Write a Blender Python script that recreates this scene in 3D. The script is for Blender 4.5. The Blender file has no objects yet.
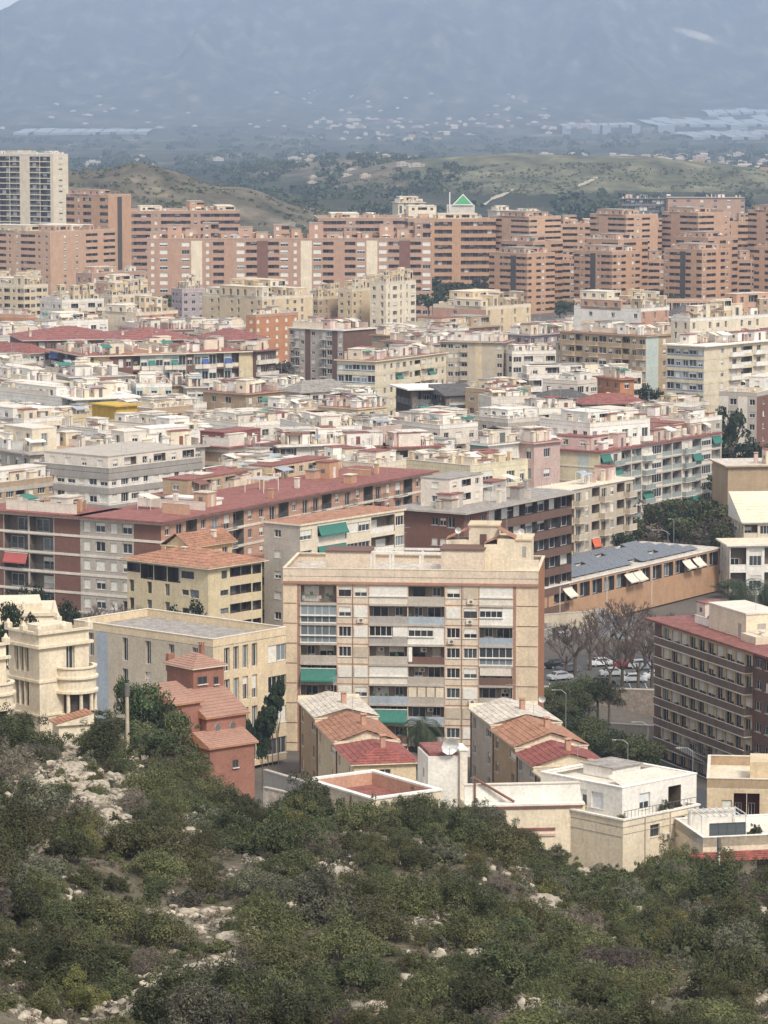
import bpy, math, random
from mathutils import Vector, noise
random.seed(7)
R_ = math.radians
scene = bpy.context.scene
COL = scene.collection
# ------------------------------------------------------------------ camera geometry
CAM_Z = 87.0; FPX = 3425.0; PITCH = math.atan(404.0/FPX)
CP, SP = math.cos(PITCH), math.sin(PITCH)

def ray(px, py):
    x = (px-384.0)/FPX; y = -(py-512.0)/FPX
    return Vector((x, CP + y*SP, -SP + y*CP))

def at_z(px, py, z):
    d = ray(px, py); t = (z-CAM_Z)/d.z
    return Vector((d.x*t, d.y*t, z))

def at_y(px, py, Y):
    d = ray(px, py); t = Y/d.y
    return Vector((d.x*t, Y, CAM_Z + d.z*t))

def span(N, ang, px_end, lo=3.0, hi=130.0):
    """length along direction ang (world) from N until the pixel column px_end"""
    k = (px_end-384.0)/FPX
    dep = N.y*CP + (CAM_Z-N.z)*SP
    den = math.cos(ang) - k*math.sin(ang)*CP
    if abs(den) < 1e-4: return hi
    w = (k*dep - N.x)/den
    return max(lo, min(hi, w)) if w > 0 else lo

def sstep(a, b, x):
    t = max(0.0, min(1.0, (x-a)/(b-a))); return t*t*(3-2*t)

HT = [(0, 78), (60, 66), (100, 55), (150, 43), (190, 34.8), (230, 30.5), (270, 25.6), (300, 21), (320, 17), (340, 12.5), (370, 6), (410, 1), (440, 0)]
def hill_profile(y):
    if y <= HT[0][0]: return HT[0][1]
    for (a, za), (b, zb) in zip(HT, HT[1:]):
        if y <= b:
            return za + (zb-za)*(y-a)/(b-a)
    return 0.0

def ground_z(x, y):
    z = 0.0
    left = 1 - sstep(-30, -12, x)
    mid = 1 - sstep(5, 15, x)
    if y < 520:
        z = hill_profile(y - 26*left)
        k = sstep(200, 260, y)*(1 - sstep(330, 400, y))
        z += k*(2.7*mid + 1.5*left - 2.6*sstep(8, 20, x) - 1.2*sstep(26, 33, x))
    z -= 3.6*sstep(23, 28, x)*sstep(440, 475, y)*(1-sstep(541.5, 545, y))
    dip = sstep(8, 26, x)*sstep(420, 485, y)*(1-sstep(700, 800, y))
    z -= 6.5*dip
    if y > 1750:
        hl = (1-sstep(-200, 25, x))*(1+.18*noise.noise(Vector((x/38, y/60, 4))))*math.exp(-((y-2450)/330)**2)*(44 + 6*noise.noise(Vector((x/60, 2, 2)))) if y < 4200 else 0
        hr = math.exp(-((x-185)/240)**4)*math.exp(-((y-3700)/480)**2)*(36 + 7*noise.noise(Vector((x/90, 5, 2)))) if y < 6000 else 0
        hr2 = math.exp(-((x-520)/200)**2 - ((y-3500)/420)**2)*27 if y < 6000 else 0
        hm = math.exp(-((x+20)/150)**2 - ((y-4300)/500)**2)*24 if y < 6000 else 0
        f = sstep(1750, 2100, y)
        z += f*max(hl, hr, hr2, hm) + f*(noise.noise(Vector((x/170, y/260, 3.1)))*5 + noise.noise(Vector((x/55, y/90, 9.1)))*2)
        z += sstep(6000, 10500, y)*45*(.6+.4*noise.noise(Vector((x/900, y/1500, 4))))
    return z

PATCH = [(100, 790, 48, 14), (62, 778, 30, 14), (150, 760, 26, 8), (30, 790, 20, 12), (236, 943, 24, 9), (180, 988, 44, 15), (128, 1012, 36, 12), (222, 972, 26, 14), (335, 880, 22, 13), (190, 832, 12, 18),
         (112, 822, 14, 12), (585, 872, 22, 7), (478, 972, 12, 18), (520, 1006, 20, 12), (404, 998, 16, 16), (700, 985, 12, 8), (760, 925, 10, 14), (70, 752, 22, 9), (300, 905, 8, 10), (440, 955, 8, 16), (365, 1010, 20, 8), (215, 795, 16, 8), (255, 870, 10, 16), (40, 845, 12, 8), (640, 925, 10, 14), (540, 905, 18, 6), (290, 1000, 14, 12), (15, 965, 10, 12)]
def in_patch(px, py, g=1.0):
    return any(((px-a)/(c*g))**2 + ((py-b)/(d*g))**2 < 1 for a, b, c, d in PATCH)
def to_px(p):
    dep = p[1]*CP + (CAM_Z-p[2])*SP; up = p[1]*SP + (p[2]-CAM_Z)*CP
    return 384+FPX*p[0]/dep, 512-FPX*up/dep

# bare limestone patches on the slope: where they lie in the world
def bare_rock(x, y, z):
    px, py = to_px((x, y, z)); b = 0.0
    for a, c, rx, ry in PATCH:
        d = ((px-a)/rx)**2 + ((py-c)/ry)**2
        if d < 2.0: b = max(b, 1-sstep(.5, 1.9, d))
    n = noise.noise(Vector((x/7.5, y/13, 7.7)))
    return max(b, .7*sstep(.36, .5, n))

def hill_z(x, y):
    """the finished foreground surface, with small relief and broken rock"""
    z = ground_z(x, y)
    if y < 400:
        k = 1 - sstep(320, 390, y)
        z += k*(noise.noise(Vector((x/14, y/14, 1.7)))*1.1 + noise.noise(Vector((x/4.5, y/4.5, 5.7)))*.4)
        if 170 < y < 352:
            b = bare_rock(x, y, z)
            if b > .02: z += b*(abs(noise.noise(Vector((x/2.6, y/3.4, 3))))*1.5 + abs(noise.noise(Vector((x/1.0, y/1.2, 8))))*.6 - .35)
    return z

# ------------------------------------------------------------------ materials
MATS = {}
def nmat(name):
    m = bpy.data.materials.new(name); m.use_nodes = True
    nt = m.node_tree; b = nt.nodes['Principled BSDF']
    return m, nt, b

def link(nt, a, ao, b, bi): nt.links.new(a.outputs[ao], b.inputs[bi])

def surf(name, c, rough=.85, var=.16, scale=.35, streak=.25, grain=.12, dirt=(.16, .13, .11)):
    """weathered wall, roof or ground: broad blotches, vertical rain streaks, fine grain"""
    if name in MATS: return MATS[name]
    m, nt, b = nmat(name)
    N = nt.nodes
    geo = N.new('ShaderNodeNewGeometry')
    n1 = N.new('ShaderNodeTexNoise'); n1.inputs['Scale'].default_value = scale; n1.inputs['Detail'].default_value = 6; n1.inputs['Roughness'].default_value = .65
    link(nt, geo, 'Position', n1, 'Vector')
    r1 = N.new('ShaderNodeValToRGB'); r1.color_ramp.elements[0].position = .3; r1.color_ramp.elements[1].position = .72
    lo = [max(0, x*(1-var)) for x in c]; hi = [min(.95, x*(1+var*.8)) for x in c]
    r1.color_ramp.elements[0].color = (*lo, 1); r1.color_ramp.elements[1].color = (*hi, 1)
    link(nt, n1, 'Fac', r1, 'Fac')
    mp = N.new('ShaderNodeMapping'); mp.inputs['Scale'].default_value = (1.6, 1.6, .16)
    link(nt, geo, 'Position', mp, 'Vector')
    n2 = N.new('ShaderNodeTexNoise'); n2.inputs['Scale'].default_value = 1.0; n2.inputs['Detail'].default_value = 5; n2.inputs['Roughness'].default_value = .7
    link(nt, mp, 'Vector', n2, 'Vector')
    r2 = N.new('ShaderNodeValToRGB'); r2.color_ramp.elements[0].position = .5; r2.color_ramp.elements[1].position = .78
    r2.color_ramp.elements[0].color = (0, 0, 0, 1); r2.color_ramp.elements[1].color = (streak, streak, streak, 1)
    link(nt, n2, 'Fac', r2, 'Fac')
    mx = N.new('ShaderNodeMixRGB'); mx.inputs['Color2'].default_value = (*[d*.5+x*.35 for d, x in zip(dirt, c)], 1)
    link(nt, r2, 'Color', mx, 'Fac'); link(nt, r1, 'Color', mx, 'Color1')
    n3 = N.new('ShaderNodeTexNoise'); n3.inputs['Scale'].default_value = 3.3; n3.inputs['Detail'].default_value = 3
    link(nt, geo, 'Position', n3, 'Vector')
    mr = N.new('ShaderNodeMapRange'); mr.inputs['From Min'].default_value = .3; mr.inputs['From Max'].default_value = .7
    mr.inputs['To Min'].default_value = 1-grain; mr.inputs['To Max'].default_value = 1+grain
    link(nt, n3, 'Fac', mr, 'Value')
    mu = N.new('ShaderNodeMixRGB'); mu.blend_type = 'MULTIPLY'; mu.inputs['Fac'].default_value = 1
    link(nt, mx, 'Color', mu, 'Color1'); link(nt, mr, 'Result', mu, 'Color2')
    oi = N.new('ShaderNodeObjectInfo')
    mr2 = N.new('ShaderNodeMapRange'); mr2.inputs['To Min'].default_value = .94; mr2.inputs['To Max'].default_value = 1.05
    link(nt, oi, 'Random', mr2, 'Value')
    mu2 = N.new('ShaderNodeMixRGB'); mu2.blend_type = 'MULTIPLY'; mu2.inputs['Fac'].default_value = 1
    link(nt, mu, 'Color', mu2, 'Color1'); link(nt, mr2, 'Result', mu2, 'Color2')
    link(nt, mu2, 'Color', b, 'Base Color')
    b.inputs['Roughness'].default_value = rough
    b.inputs['Specular IOR Level'].default_value = .25
    MATS[name] = m
    return m

def brick(name, c1, c2, mortar, sc=1.0):
    if name in MATS: return MATS[name]
    m = surf(name, c1, var=.2, scale=.5, streak=.25, grain=.14)
    return m

def glass_mat(name, c, rough=.12):
    if name in MATS: return MATS[name]
    m, nt, b = nmat(name)
    oi = nt.nodes.new('ShaderNodeObjectInfo')
    r = nt.nodes.new('ShaderNodeValToRGB'); e = r.color_ramp.elements
    e[0].color = (*[x*.45 for x in c], 1); e[1].color = (*[x*1.9 for x in c], 1)
    link(nt, oi, 'Random', r, 'Fac'); link(nt, r, 'Color', b, 'Base Color')
    b.inputs['Roughness'].default_value = rough; b.inputs['Specular IOR Level'].default_value = .6
    MATS[name] = m
    return m

def plain(name, c, rough=.6, metal=0.0):
    if name in MATS: return MATS[name]
    m, nt, b = nmat(name)
    n = nt.nodes.new('ShaderNodeTexNoise'); n.inputs['Scale'].default_value = 2.5; n.inputs['Detail'].default_value = 4
    g = nt.nodes.new('ShaderNodeNewGeometry'); link(nt, g, 'Position', n, 'Vector')
    r = nt.nodes.new('ShaderNodeValToRGB'); e = r.color_ramp.elements
    e[0].position = .3; e[1].position = .7
    e[0].color = (*[x*.86 for x in c], 1); e[1].color = (*[min(.95, x*1.1) for x in c], 1)
    link(nt, n, 'Fac', r, 'Fac'); link(nt, r, 'Color', b, 'Base Color')
    b.inputs['Roughness'].default_value = rough; b.inputs['Metallic'].default_value = metal
    MATS[name] = m
    return m

C = dict(
    cream=(.64, .51, .34), palecream=(.71, .61, .46), white=(.78, .74, .67), offwhite=(.68, .61, .52), yellow=(.64, .53, .34), lemon=(.68, .60, .42), greyteal=(.31, .345, .325),
    ochre=(.55, .36, .06), tan=(.42, .31, .20), beige=(.50, .425, .325), grey=(.36, .33, .30), stone=(.45, .40, .34), darkgrey=(.15, .145, .14),
    brown=(.165, .098, .075), redbrown=(.195, .10, .075), brick=(.48, .29, .18), pinkbrick=(.43, .27, .19), faded_tile=(.37, .215, .16), balconybrown=(.16, .115, .09), palebrick=(.52, .335, .225), orangebrick=(.47, .22, .11),
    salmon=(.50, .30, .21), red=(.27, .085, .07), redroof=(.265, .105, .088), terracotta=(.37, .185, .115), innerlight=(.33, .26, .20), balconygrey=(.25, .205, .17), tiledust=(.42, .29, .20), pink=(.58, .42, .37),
    lavender=(.40, .33, .33), teal=(.22, .38, .36), paleteal=(.47, .53, .49), green=(.04, .17, .13), darkgreen=(.03, .07, .055), blue=(.05, .10, .28), bluegrey=(.36, .40, .44), maroon=(.20, .08, .07),
    mainbeige=(.67, .555, .43), mainpanel=(.69, .55, .39), mainstripe=(.36, .20, .145), mainside=(.40, .18, .09), roofgrey=(.32, .29, .26), rooflight=(.58, .51, .43), roofdark=(.12, .11, .105),
    concrete=(.34, .32, .29), asphalt=(.055, .055, .057), inner=(.19, .15, .115), innerdark=(.075, .062, .055), brickshade=(.20, .14, .11), rail=(.10, .10, .10), whiterail=(.70, .69, .66), schoolorange=(.43, .26, .155), houserose=(.31, .145, .105), awnorange=(.62, .14, .06), awnred=(.42, .10, .09))  # inner tones and brickshade: shade of the recesses put into the colour
def W(k):
    if k in ('green', 'awnorange', 'awnred', 'darkgreen', 'blue'): return plain('fabric_'+k, C[k], .8)
    if k in ('rail', 'whiterail'): return plain('paint_'+k, C[k], .5)
    big = k in ('redroof', 'red', 'terracotta', 'roofgrey', 'rooflight', 'roofdark')
    return surf(('roof_' if big else 'wall_')+k, C[k], var=.36 if big else .14, streak=.6 if big else (.2 if k in ('white', 'offwhite') else .42), grain=.28 if big else .12, scale=.8 if big else .4)
GLASS = glass_mat('window_glass', (.035, .04, .045))
GLASSB = glass_mat('window_glass_pale', (.13, .15, .16))
FRAME = plain('window_frame_white', (.68, .66, .62), .5)
FRAMED = plain('window_frame_brown', (.14, .10, .08), .5)
SHUT = plain('roller_shutter', (.70, .67, .60), .6)
SHUTB = plain('roller_shutter_beige', (.50, .42, .32), .6)
METAL = plain('galvanised_metal', (.42, .43, .44), .45, .6)

# ------------------------------------------------------------------ mesh builder
class MB:
    def __init__(s): s.v = []; s.f = []; s.m = []; s.mats = []
    def slot(s, mat):
        if mat not in s.mats: s.mats.append(mat)
        return s.mats.index(mat)
    def poly(s, pts, mat):
        i = len(s.v); s.v.extend([tuple(p) for p in pts]); s.f.append(tuple(range(i, i+len(pts)))); s.m.append(s.slot(mat))
    def box(s, x0, x1, y0, y1, z0, z1, mat, skip=''):
        p = [(x0, y0, z0), (x1, y0, z0), (x1, y1, z0), (x0, y1, z0), (x0, y0, z1), (x1, y0, z1), (x1, y1, z1), (x0, y1, z1)]
        i = len(s.v); s.v.extend(p); k = s.slot(mat)
        for key, f in (('b', (3, 2, 1, 0)), ('t', (4, 5, 6, 7)), ('f', (0, 1, 5, 4)), ('r', (1, 2, 6, 5)), ('k', (2, 3, 7, 6)), ('l', (3, 0, 4, 7))):
            if key not in skip:
                s.f.append(tuple(i+q for q in f)); s.m.append(k)
    def tube(s, p, q, r0, r1, mat, n=6):
        p, q = Vector(p), Vector(q); d = (q-p).normalized()
        a = d.orthogonal().normalized(); b = d.cross(a)
        i = len(s.v); k = s.slot(mat)
        for c, r in ((p, r0), (q, r1)):
            for j in range(n):
                t = 2*math.pi*j/n; s.v.append(tuple(c + a*(r*math.cos(t)) + b*(r*math.sin(t))))
        for j in range(n):
            s.f.append((i+j, i+(j+1) % n, i+n+(j+1) % n, i+n+j)); s.m.append(k)
        s.f.append(tuple(i+n+j for j in range(n))); s.m.append(k)
    def mesh(s, name):
        me = bpy.data.meshes.new(name); me.from_pydata(s.v, [], s.f)
        for m in s.mats: me.materials.append(m)
        if s.m: me.polygons.foreach_set('material_index', s.m)
        me.update()
        return me

def obj(name, me, parent=None, loc=(0, 0, 0), rz=0.0):
    if isinstance(me, MB): me = me.mesh(name)
    o = bpy.data.objects.new(name, me); COL.objects.link(o)
    o.location = loc; o.rotation_euler = (0, 0, rz)
    if parent is not None: o.parent = parent
    return o

def thing(name, label, cat, loc=(0, 0, 0), rz=0.0, group=None, me=None):
    o = obj(name, me, None, loc, rz)
    o['label'] = label; o['category'] = cat
    if group: o['group'] = group
    return o

def setting(name, me, kind='structure', loc=(0, 0, 0)):
    o = obj(name, me, None, loc); o['kind'] = kind
    return o

CACHE = {}
def cached(key, fn):
    if key not in CACHE: CACHE[key] = fn()
    return CACHE[key]
def q(x, s=.1): return max(s, round(x/s)*s)
# ------------------------------------------------------------------ facade elements (all: origin bottom centre, outward = -y)
def frame_mb(mb, w, h, fr, nx=2, ny=1, t=.07, y=-.02, d=.07):
    mb.box(-w/2, w/2, y, y+d, 0, t, fr); mb.box(-w/2, w/2, y, y+d, h-t, h, fr)
    for i in range(nx+1):
        x = -w/2 + (w-t)*i/nx
        mb.box(x, x+t, y, y+d, t, h-t, fr)
    for j in range(1, ny):
        z = h*j/ny
        mb.box(-w/2+t, w/2-t, y+.005, y+d-.005, z-t/2, z+t/2, fr)

def window_me(w, h, fr, gl, shut=0.0, nx=2, ny=1, sill=True, sh=None):
    w, h = q(w), q(h)
    def f():
        mb = MB(); frame_mb(mb, w, h, fr, nx, ny)
        mb.poly([(-w/2, .03, 0), (w/2, .03, 0), (w/2, .03, h), (-w/2, .03, h)], gl)
        if shut > 0: mb.box(-w/2+.03, w/2-.03, -.04, -.025, h*(1-shut)+.02, h-.02, sh or SHUT)
        if sill: mb.box(-w/2-.1, w/2+.1, -.26, 0.04, -.08, -.005, FRAME)
        return mb.mesh('window')
    return cached(('win', w, h, fr.name, gl.name, shut, nx, ny, sill, (sh or SHUT).name), f)

def frame_me(w, h, fr, nx, ny):
    w, h = q(w), q(h)
    def f():
        mb = MB(); frame_mb(mb, w, h, fr, nx, ny); mb.box(-w/2-.1, w/2+.1, -.26, 0.04, -.08, -.005, FRAME)
        return mb.mesh('window')
    return cached(('fr', w, h, fr.name, nx, ny), f)
def pane_me(w, h, gl):
    w, h = q(w), q(h)
    def f():
        mb = MB(); mb.box(-w/2+.05, w/2-.05, .02, .04, .05, h-.05, gl); return mb.mesh('pane')
    return cached(('pane', w, h, gl.name), f)
def shutter_me(w, h, k, sh):
    w, h = q(w), q(h)
    def f():
        mb = MB(); n = max(2, int(h*k/.16))
        for i in range(n):
            z1 = h-.02-(h*k-.04)*i/n; z0 = h-.02-(h*k-.04)*(i+1)/n
            mb.box(-w/2+.03, w/2-.03, -.05-.012*(i % 2), -.03, z0, z1, sh)
        return mb.mesh('shutter')
    return cached(('shut', w, h, k, sh.name), f)

def balcony_me(w, d, kind, mat, slab):
    w, d = q(w), q(d)
    def f():
        mb = MB(); mb.box(-w/2, w/2, -d, 0, -.16, 0, slab)
        if kind == 'solid':
            mb.box(-w/2, w/2, -d, -d+.1, 0, 1.02, mat); mb.box(-w/2, -w/2+.1, -d+.1, 0, 0, 1.02, mat); mb.box(w/2-.1, w/2, -d+.1, 0, 0, 1.02, mat)
            mb.box(-w/2-.03, w/2+.03, -d-.03, -d+.13, 1.02, 1.08, slab)
        else:
            for z in (.08, .98): mb.box(-w/2, w/2, -d, -d+.05, z, z+.06, mat); mb.box(-w/2, -w/2+.05, -d+.05, 0, z, z+.06, mat); mb.box(w/2-.05, w/2, -d+.05, 0, z, z+.06, mat)
            n = max(4, int(w/.22))
            for i in range(n+1):
                x = -w/2+.01+(w-.05)*i/n; mb.box(x, x+.03, -d+.01, -d+.04, .1, 1.0, mat)
            for s in (-1, 1):
                for i in range(1, 4):
                    y = -d*i/4; x = s*(w/2-.025); mb.box(x-.015, x+.015, y, y+.03, .1, 1.0, mat)
        return mb.mesh('balcony')
    return cached(('balc', w, d, kind, mat.name, slab.name), f)

def railing_me(w, kind, mat):
    w = q(w)
    def f():
        mb = MB()
        if kind == 'solid': mb.box(-w/2, w/2, 0, .12, 0, 1.0, mat); mb.box(-w/2, w/2, -.04, .15, 1.0, 1.06, mat)
        else:
            mb.box(-w/2, w/2, 0, .05, .98, 1.04, mat); mb.box(-w/2, w/2, 0, .05, .06, .1, mat)
            n = max(4, int(w/.2))
            for i in range(n+1):
                x = -w/2+(w-.03)*i/n; mb.box(x, x+.03, .01, .04, .1, .98, mat)
        return mb.mesh('railing')
    return cached(('rail', w, kind, mat.name), f)

def awning_me(w, drop, out, mat):
    w = q(w)
    def f():
        mb = MB(); n = 6
        for i in range(n):
            a, b = i/n, (i+1)/n
            y0, z0 = -out*a, -drop*a + .12*math.sin(math.pi*a)*-1; y1, z1 = -out*b, -drop*b - .12*math.sin(math.pi*b)
            mb.poly([(-w/2, y0, z0), (w/2, y0, z0), (w/2, y1, z1), (-w/2, y1, z1)], mat)
            mb.poly([(-w/2, y0, z0-.03), (w/2, y0, z0-.03), (w/2, y1, z1-.03), (-w/2, y1, z1-.03)], mat)
        mb.box(-w/2, w/2, -out-.03, -out, -drop-.22, -drop-.02, mat)
        mb.box(-w/2, w/2, -.08, .0, -.02, .1, FRAME)
        return mb.mesh('awning')
    return cached(('awn', w, drop, out, mat.name), f)

def air_me():
    def f():
        mb = MB(); mb.box(-.42, .42, -.34, -.02, 0, .6, W('offwhite')); mb.tube((.08, -.345, .3), (.08, -.36, .3), .22, .22, W('darkgrey'), 10)
        return mb.mesh('air_conditioner')
    return cached('air', f)

# facade cell table: char -> (width share or metres, sill height, head height or 'F', depth)
CELL = {'w': (1.35, .95, 2.3, .2), 'W': (.72, .9, 2.35, .2), 's': (1.4, .9, 2.3, .2), 'd': (.75, 1.2, 2.1, .2), 't': (1.05, .75, 2.75, .3),
        'l': (.93, .12, -.38, 1.5), 'e': (.93, .12, -.38, 1.5), 'g': (.95, .95, -.36, .12), 'G': (.96, .12, -.34, .12), 'b': (1.9, .05, 2.25, .25), 'B': (1.9, .05, 2.25, .25),
        'o': (.985, 1.05, -.38, 1.0), 'O': (.82, 1.0, -.42, .8), 'p': (.86, .05, -.5, 1.6), 'x': (.95, .12, -.38, 1.6), 'r': (.985, 1.22, -.5, 1.1), 'n': (.95, .95, 2.2, .2), 'h':(1.0,.95,2.25,.2)}

class Facade:
    """one face of a building: wall cells with real openings, and the parts set into them"""
    def __init__(s, root, wall, side, w, d):
        s.root, s.wall, s.side, s.w, s.d = root, wall, side, w, d
    def pt(s, u, n, v):
        if s.side == 'R': return (u, -n, v)
        if s.side == 'L': return (-n, u, v)
        if s.side == 'E': return (s.w+n, u, v)
        return (u, s.d+n, v)
    def rz(s): return {'R': 0, 'L': -math.pi/2, 'E': math.pi/2, 'K': math.pi}[s.side]
    def quad(s, u0, u1, v0, v1, mat, n=0):
        if u1-u0 < 1e-4 or v1-v0 < 1e-4: return
        s.wall.poly([s.pt(u0, n, v0), s.pt(u1, n, v0), s.pt(u1, n, v1), s.pt(u0, n, v1)], mat)
    def part(s, name, me, u, n, v, parent=None):
        return obj(name, me, parent or s.root, s.pt(u, n, v), s.rz())
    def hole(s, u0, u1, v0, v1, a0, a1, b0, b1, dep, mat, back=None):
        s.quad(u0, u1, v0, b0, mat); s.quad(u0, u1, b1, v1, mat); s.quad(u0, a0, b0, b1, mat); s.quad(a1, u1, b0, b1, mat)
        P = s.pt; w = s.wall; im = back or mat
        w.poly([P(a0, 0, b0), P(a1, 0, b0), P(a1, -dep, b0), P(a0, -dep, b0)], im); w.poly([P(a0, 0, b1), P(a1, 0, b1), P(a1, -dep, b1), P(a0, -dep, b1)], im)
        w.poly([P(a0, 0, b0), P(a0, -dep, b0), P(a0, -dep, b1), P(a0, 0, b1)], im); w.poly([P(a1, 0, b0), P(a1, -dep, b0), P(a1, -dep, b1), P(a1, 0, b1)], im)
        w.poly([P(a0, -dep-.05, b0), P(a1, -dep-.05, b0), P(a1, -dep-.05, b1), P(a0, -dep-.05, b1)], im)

def put_window(F, u, n, v, w, h, o, near, nx=2, ny=1, shut=None, fr=None, gl=None, sh=None):
    fr = fr or o.get('fr', FRAME); gl = gl or (GLASS if random.random() < .8 else GLASSB); sh = sh or o.get('sh', SHUT)
    if shut is None:
        r = random.random(); k = o.get('shp', .55)
        shut = 1.0 if r < k*.45 else (.6 if r < k*.7 else (.35 if r < k else 0))
    if near:
        win = F.part('window', frame_me(w, h, fr, nx, ny), u, n, v)
        obj('pane', pane_me(w, h, gl), win)
        if shut > 0: obj('shutter', shutter_me(w, h, shut, sh), win)
    else:
        win = F.part('window', window_me(w, h, fr, gl, shut, nx, ny, True, sh), u, n, v)
    return win

def facade(F, z0, fh, rows, o, ws=None, near=False):
    """rows: strings, top floor first; the last repeats downward"""
    n = o['n']; W_ = F.w if F.side in 'RK' else F.d
    mat = o['mat']; cm = o.get('cm', {})
    for i in range(n):
        s = rows[min(n-1-i, len(rows)-1)]
        if o.get('ribbon'): s = s.replace('O', 'r').replace('o', 'r')
        k = len(s); wsum = sum(ws) if ws and len(ws) == k else k
        u = 0.0; v0 = z0+i*fh; v1 = v0+fh
        for j, ch in enumerate(s):
            cw = W_*(ws[j]/wsum if ws and len(ws) == k else 1.0/k)
            u0, u1 = u, u+cw; u += cw; uc = (u0+u1)/2
            if ch in '.v:;' or ch not in CELL:
                F.quad(u0, u1, v0, v1, cm.get(ch, mat)); continue
            a, b0, b1, dep = CELL[ch]
            aw = cw*a if a <= 1 else min(a, cw*.8)
            if ch == 'w' and o.get('ww'): aw = min(o['ww'], cw*.85)
            hb = v0+b0*min(1, fh/2.9); ht = (v1+b1) if b1 < 0 else min(v0+b1*fh/2.95, v1-.25)
            inner = o.get('inner', W('inner')) if ch in 'lexpoOGr' else None  # recess faces take a separate tone with their shade painted in
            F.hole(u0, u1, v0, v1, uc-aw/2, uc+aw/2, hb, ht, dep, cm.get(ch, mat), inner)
            h = ht-hb
            if ch in 'wWdtnh': put_window(F, uc, -dep, hb, aw, h, o, near, 2 if aw < 2 else 3)
            elif ch == 's': put_window(F, uc, -dep, hb, aw, h, o, near, 2, 1, 1.0)
            elif ch in 'g': put_window(F, uc, -dep, hb, aw, h, o, near, max(2, int(aw/.9)), 1 if near else 1, 0 if random.random() < .6 else .4)
            elif ch in 'G': put_window(F, uc, -dep, hb, aw, h, o, near, max(2, int(aw/.9)), 2, 0)
            elif ch == 'r':
                put_window(F, uc+random.choice((-.2, .2))*aw, -dep, hb, aw*.5, h, dict(o, shp=.25), False, 2, 1, None, FRAMED, GLASS)
            elif ch in 'oO':
                put_window(F, uc+random.uniform(-.1, .1)*aw, -dep, hb, aw*(.9 if ch == 'o' else .7), h, dict(o, shp=o.get('shp', .2)), False, max(2, int(aw/1.6)), 1)
            elif ch in 'lex':
                ww = min(aw*.55, 2.6); du = random.choice((-1, 1))*(aw-ww)*.3
                put_window(F, uc+du, -dep+.04, hb+.02, ww, min(2.15, h-.1), dict(o, shp=.4), near, 2)
                if ch != 'x': F.part('railing', railing_me(aw-.02, o.get('rk', 'bars'), o.get('rm', W('rail'))), uc, -.14, hb)
                if ch == 'e' or (o.get('awn') and random.random() < o.get('awp', .12)):
                    c = o.get('awn') or ['green']; F.part('awning', awning_me(aw-.1, 1.5, .7, W(random.choice(c))), uc, .02, ht-.05)
            elif ch in 'bB':
                put_window(F, uc, -dep+.04, hb, aw, h, dict(o, shp=.4), near, 2)
                bw = cw*.96 if ch == 'B' else min(cw*.92, 3.4)
                F.part('balcony', balcony_me(bw, o.get('bd', 1.15), o.get('rk', 'solid'), o.get('rm', mat), o.get('slab', W('offwhite'))), uc, 0, v0+.02)
                if o.get('awn') and random.random() < o.get('awp', .12):
                    F.part('awning', awning_me(bw-.2, 1.3, .9, W(random.choice(o['awn']))), uc, .03, v0+2.55)
            elif ch == 'p': pass
            if near and ch in 'ws' and random.random() < .14: F.part('air_conditioner', air_me(), uc+.3, 0, v0+.22)

# ------------------------------------------------------------------ roof pieces
def hut_me(w, d, h, mat, roof, door):
    w, d, h = q(w, .4), q(d, .4), q(h, .3)
    def f():
        mb = MB(); mb.box(0, w, 0, d, 0, h, mat, 'b'); mb.box(-.15, w+.15, -.15, d+.15, h, h+.14, roof)
        if door:
            mb.box(w*.4, w*.4+.9, -.03, 0, 0, 2.0, W(door)); mb.box(-.03, 0, d*.35, d*.35+.8, 1.0, 1.7, W('darkgrey'))
        return mb.mesh('rooftop_hut')
    return cached(('hut', w, d, h, mat.name, roof.name, door), f)
def chimney_me(h, mat):
    h = q(h, .2)
    def f():
        mb = MB(); mb.box(-.3, .3, -.4, .4, 0, h, mat, 'b'); mb.box(-.4, .4, -.5, .5, h+.22, h+.32, mat)
        for x, y in ((-.25, -.35), (.17, -.35), (-.25, .27), (.17, .27)): mb.box(x, x+.08, y, y+.08, h, h+.22, mat)
        return mb.mesh('chimney')
    return cached(('chim', h, mat.name), f)
def antenna_me(h):
    h = q(h, .5)
    def f():
        mb = MB(); mb.tube((0, 0, 0), (0, 0, h), .035, .025, METAL, 4); mb.tube((-.6, 0, h*.92), (.8, 0, h*.92), .02, .02, METAL, 4)
        for i in range(6): x = -.5+.22*i; mb.tube((x, -.28+.02*i, h*.92), (x, .28-.02*i, h*.92), .012, .012, METAL, 3)
        mb.tube((-.3, 0, h*.75), (.4, 0, h*.78), .02, .02, METAL, 4)
        return mb.mesh('tv_antenna')
    return cached(('ant', h), f)
def dish_me(r=.45):
    r = q(r, .05)
    def f():
        mb = MB(); m = plain('dish_white', (.8, .8, .78), .4); mb.tube((0, .1, 0), (0, .1, 1.1), .03, .03, METAL, 5)
        K = 10; ring = []
        for i, (rr, dy) in enumerate(((0, .16), (.55, .10), (1, -.05))):
            ring.append([Vector((rr*r*math.cos(2*math.pi*j/K), dy*r/.45*1.2 - .3*rr*r*math.sin(2*math.pi*j/K)*.9, 1.25 + rr*r*math.sin(2*math.pi*j/K))) for j in range(K)])
        for a, b in zip(ring, ring[1:]):
            for j in range(K): mb.poly([a[j], a[(j+1) % K], b[(j+1) % K], b[j]], m)
        mb.tube((0, -.02, 1.25), (0, -.75*r/.45*.6, 1.2), .015, .015, METAL, 4)
        return mb.mesh('satellite_dish')
    return cached(('dish', r), f)
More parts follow.
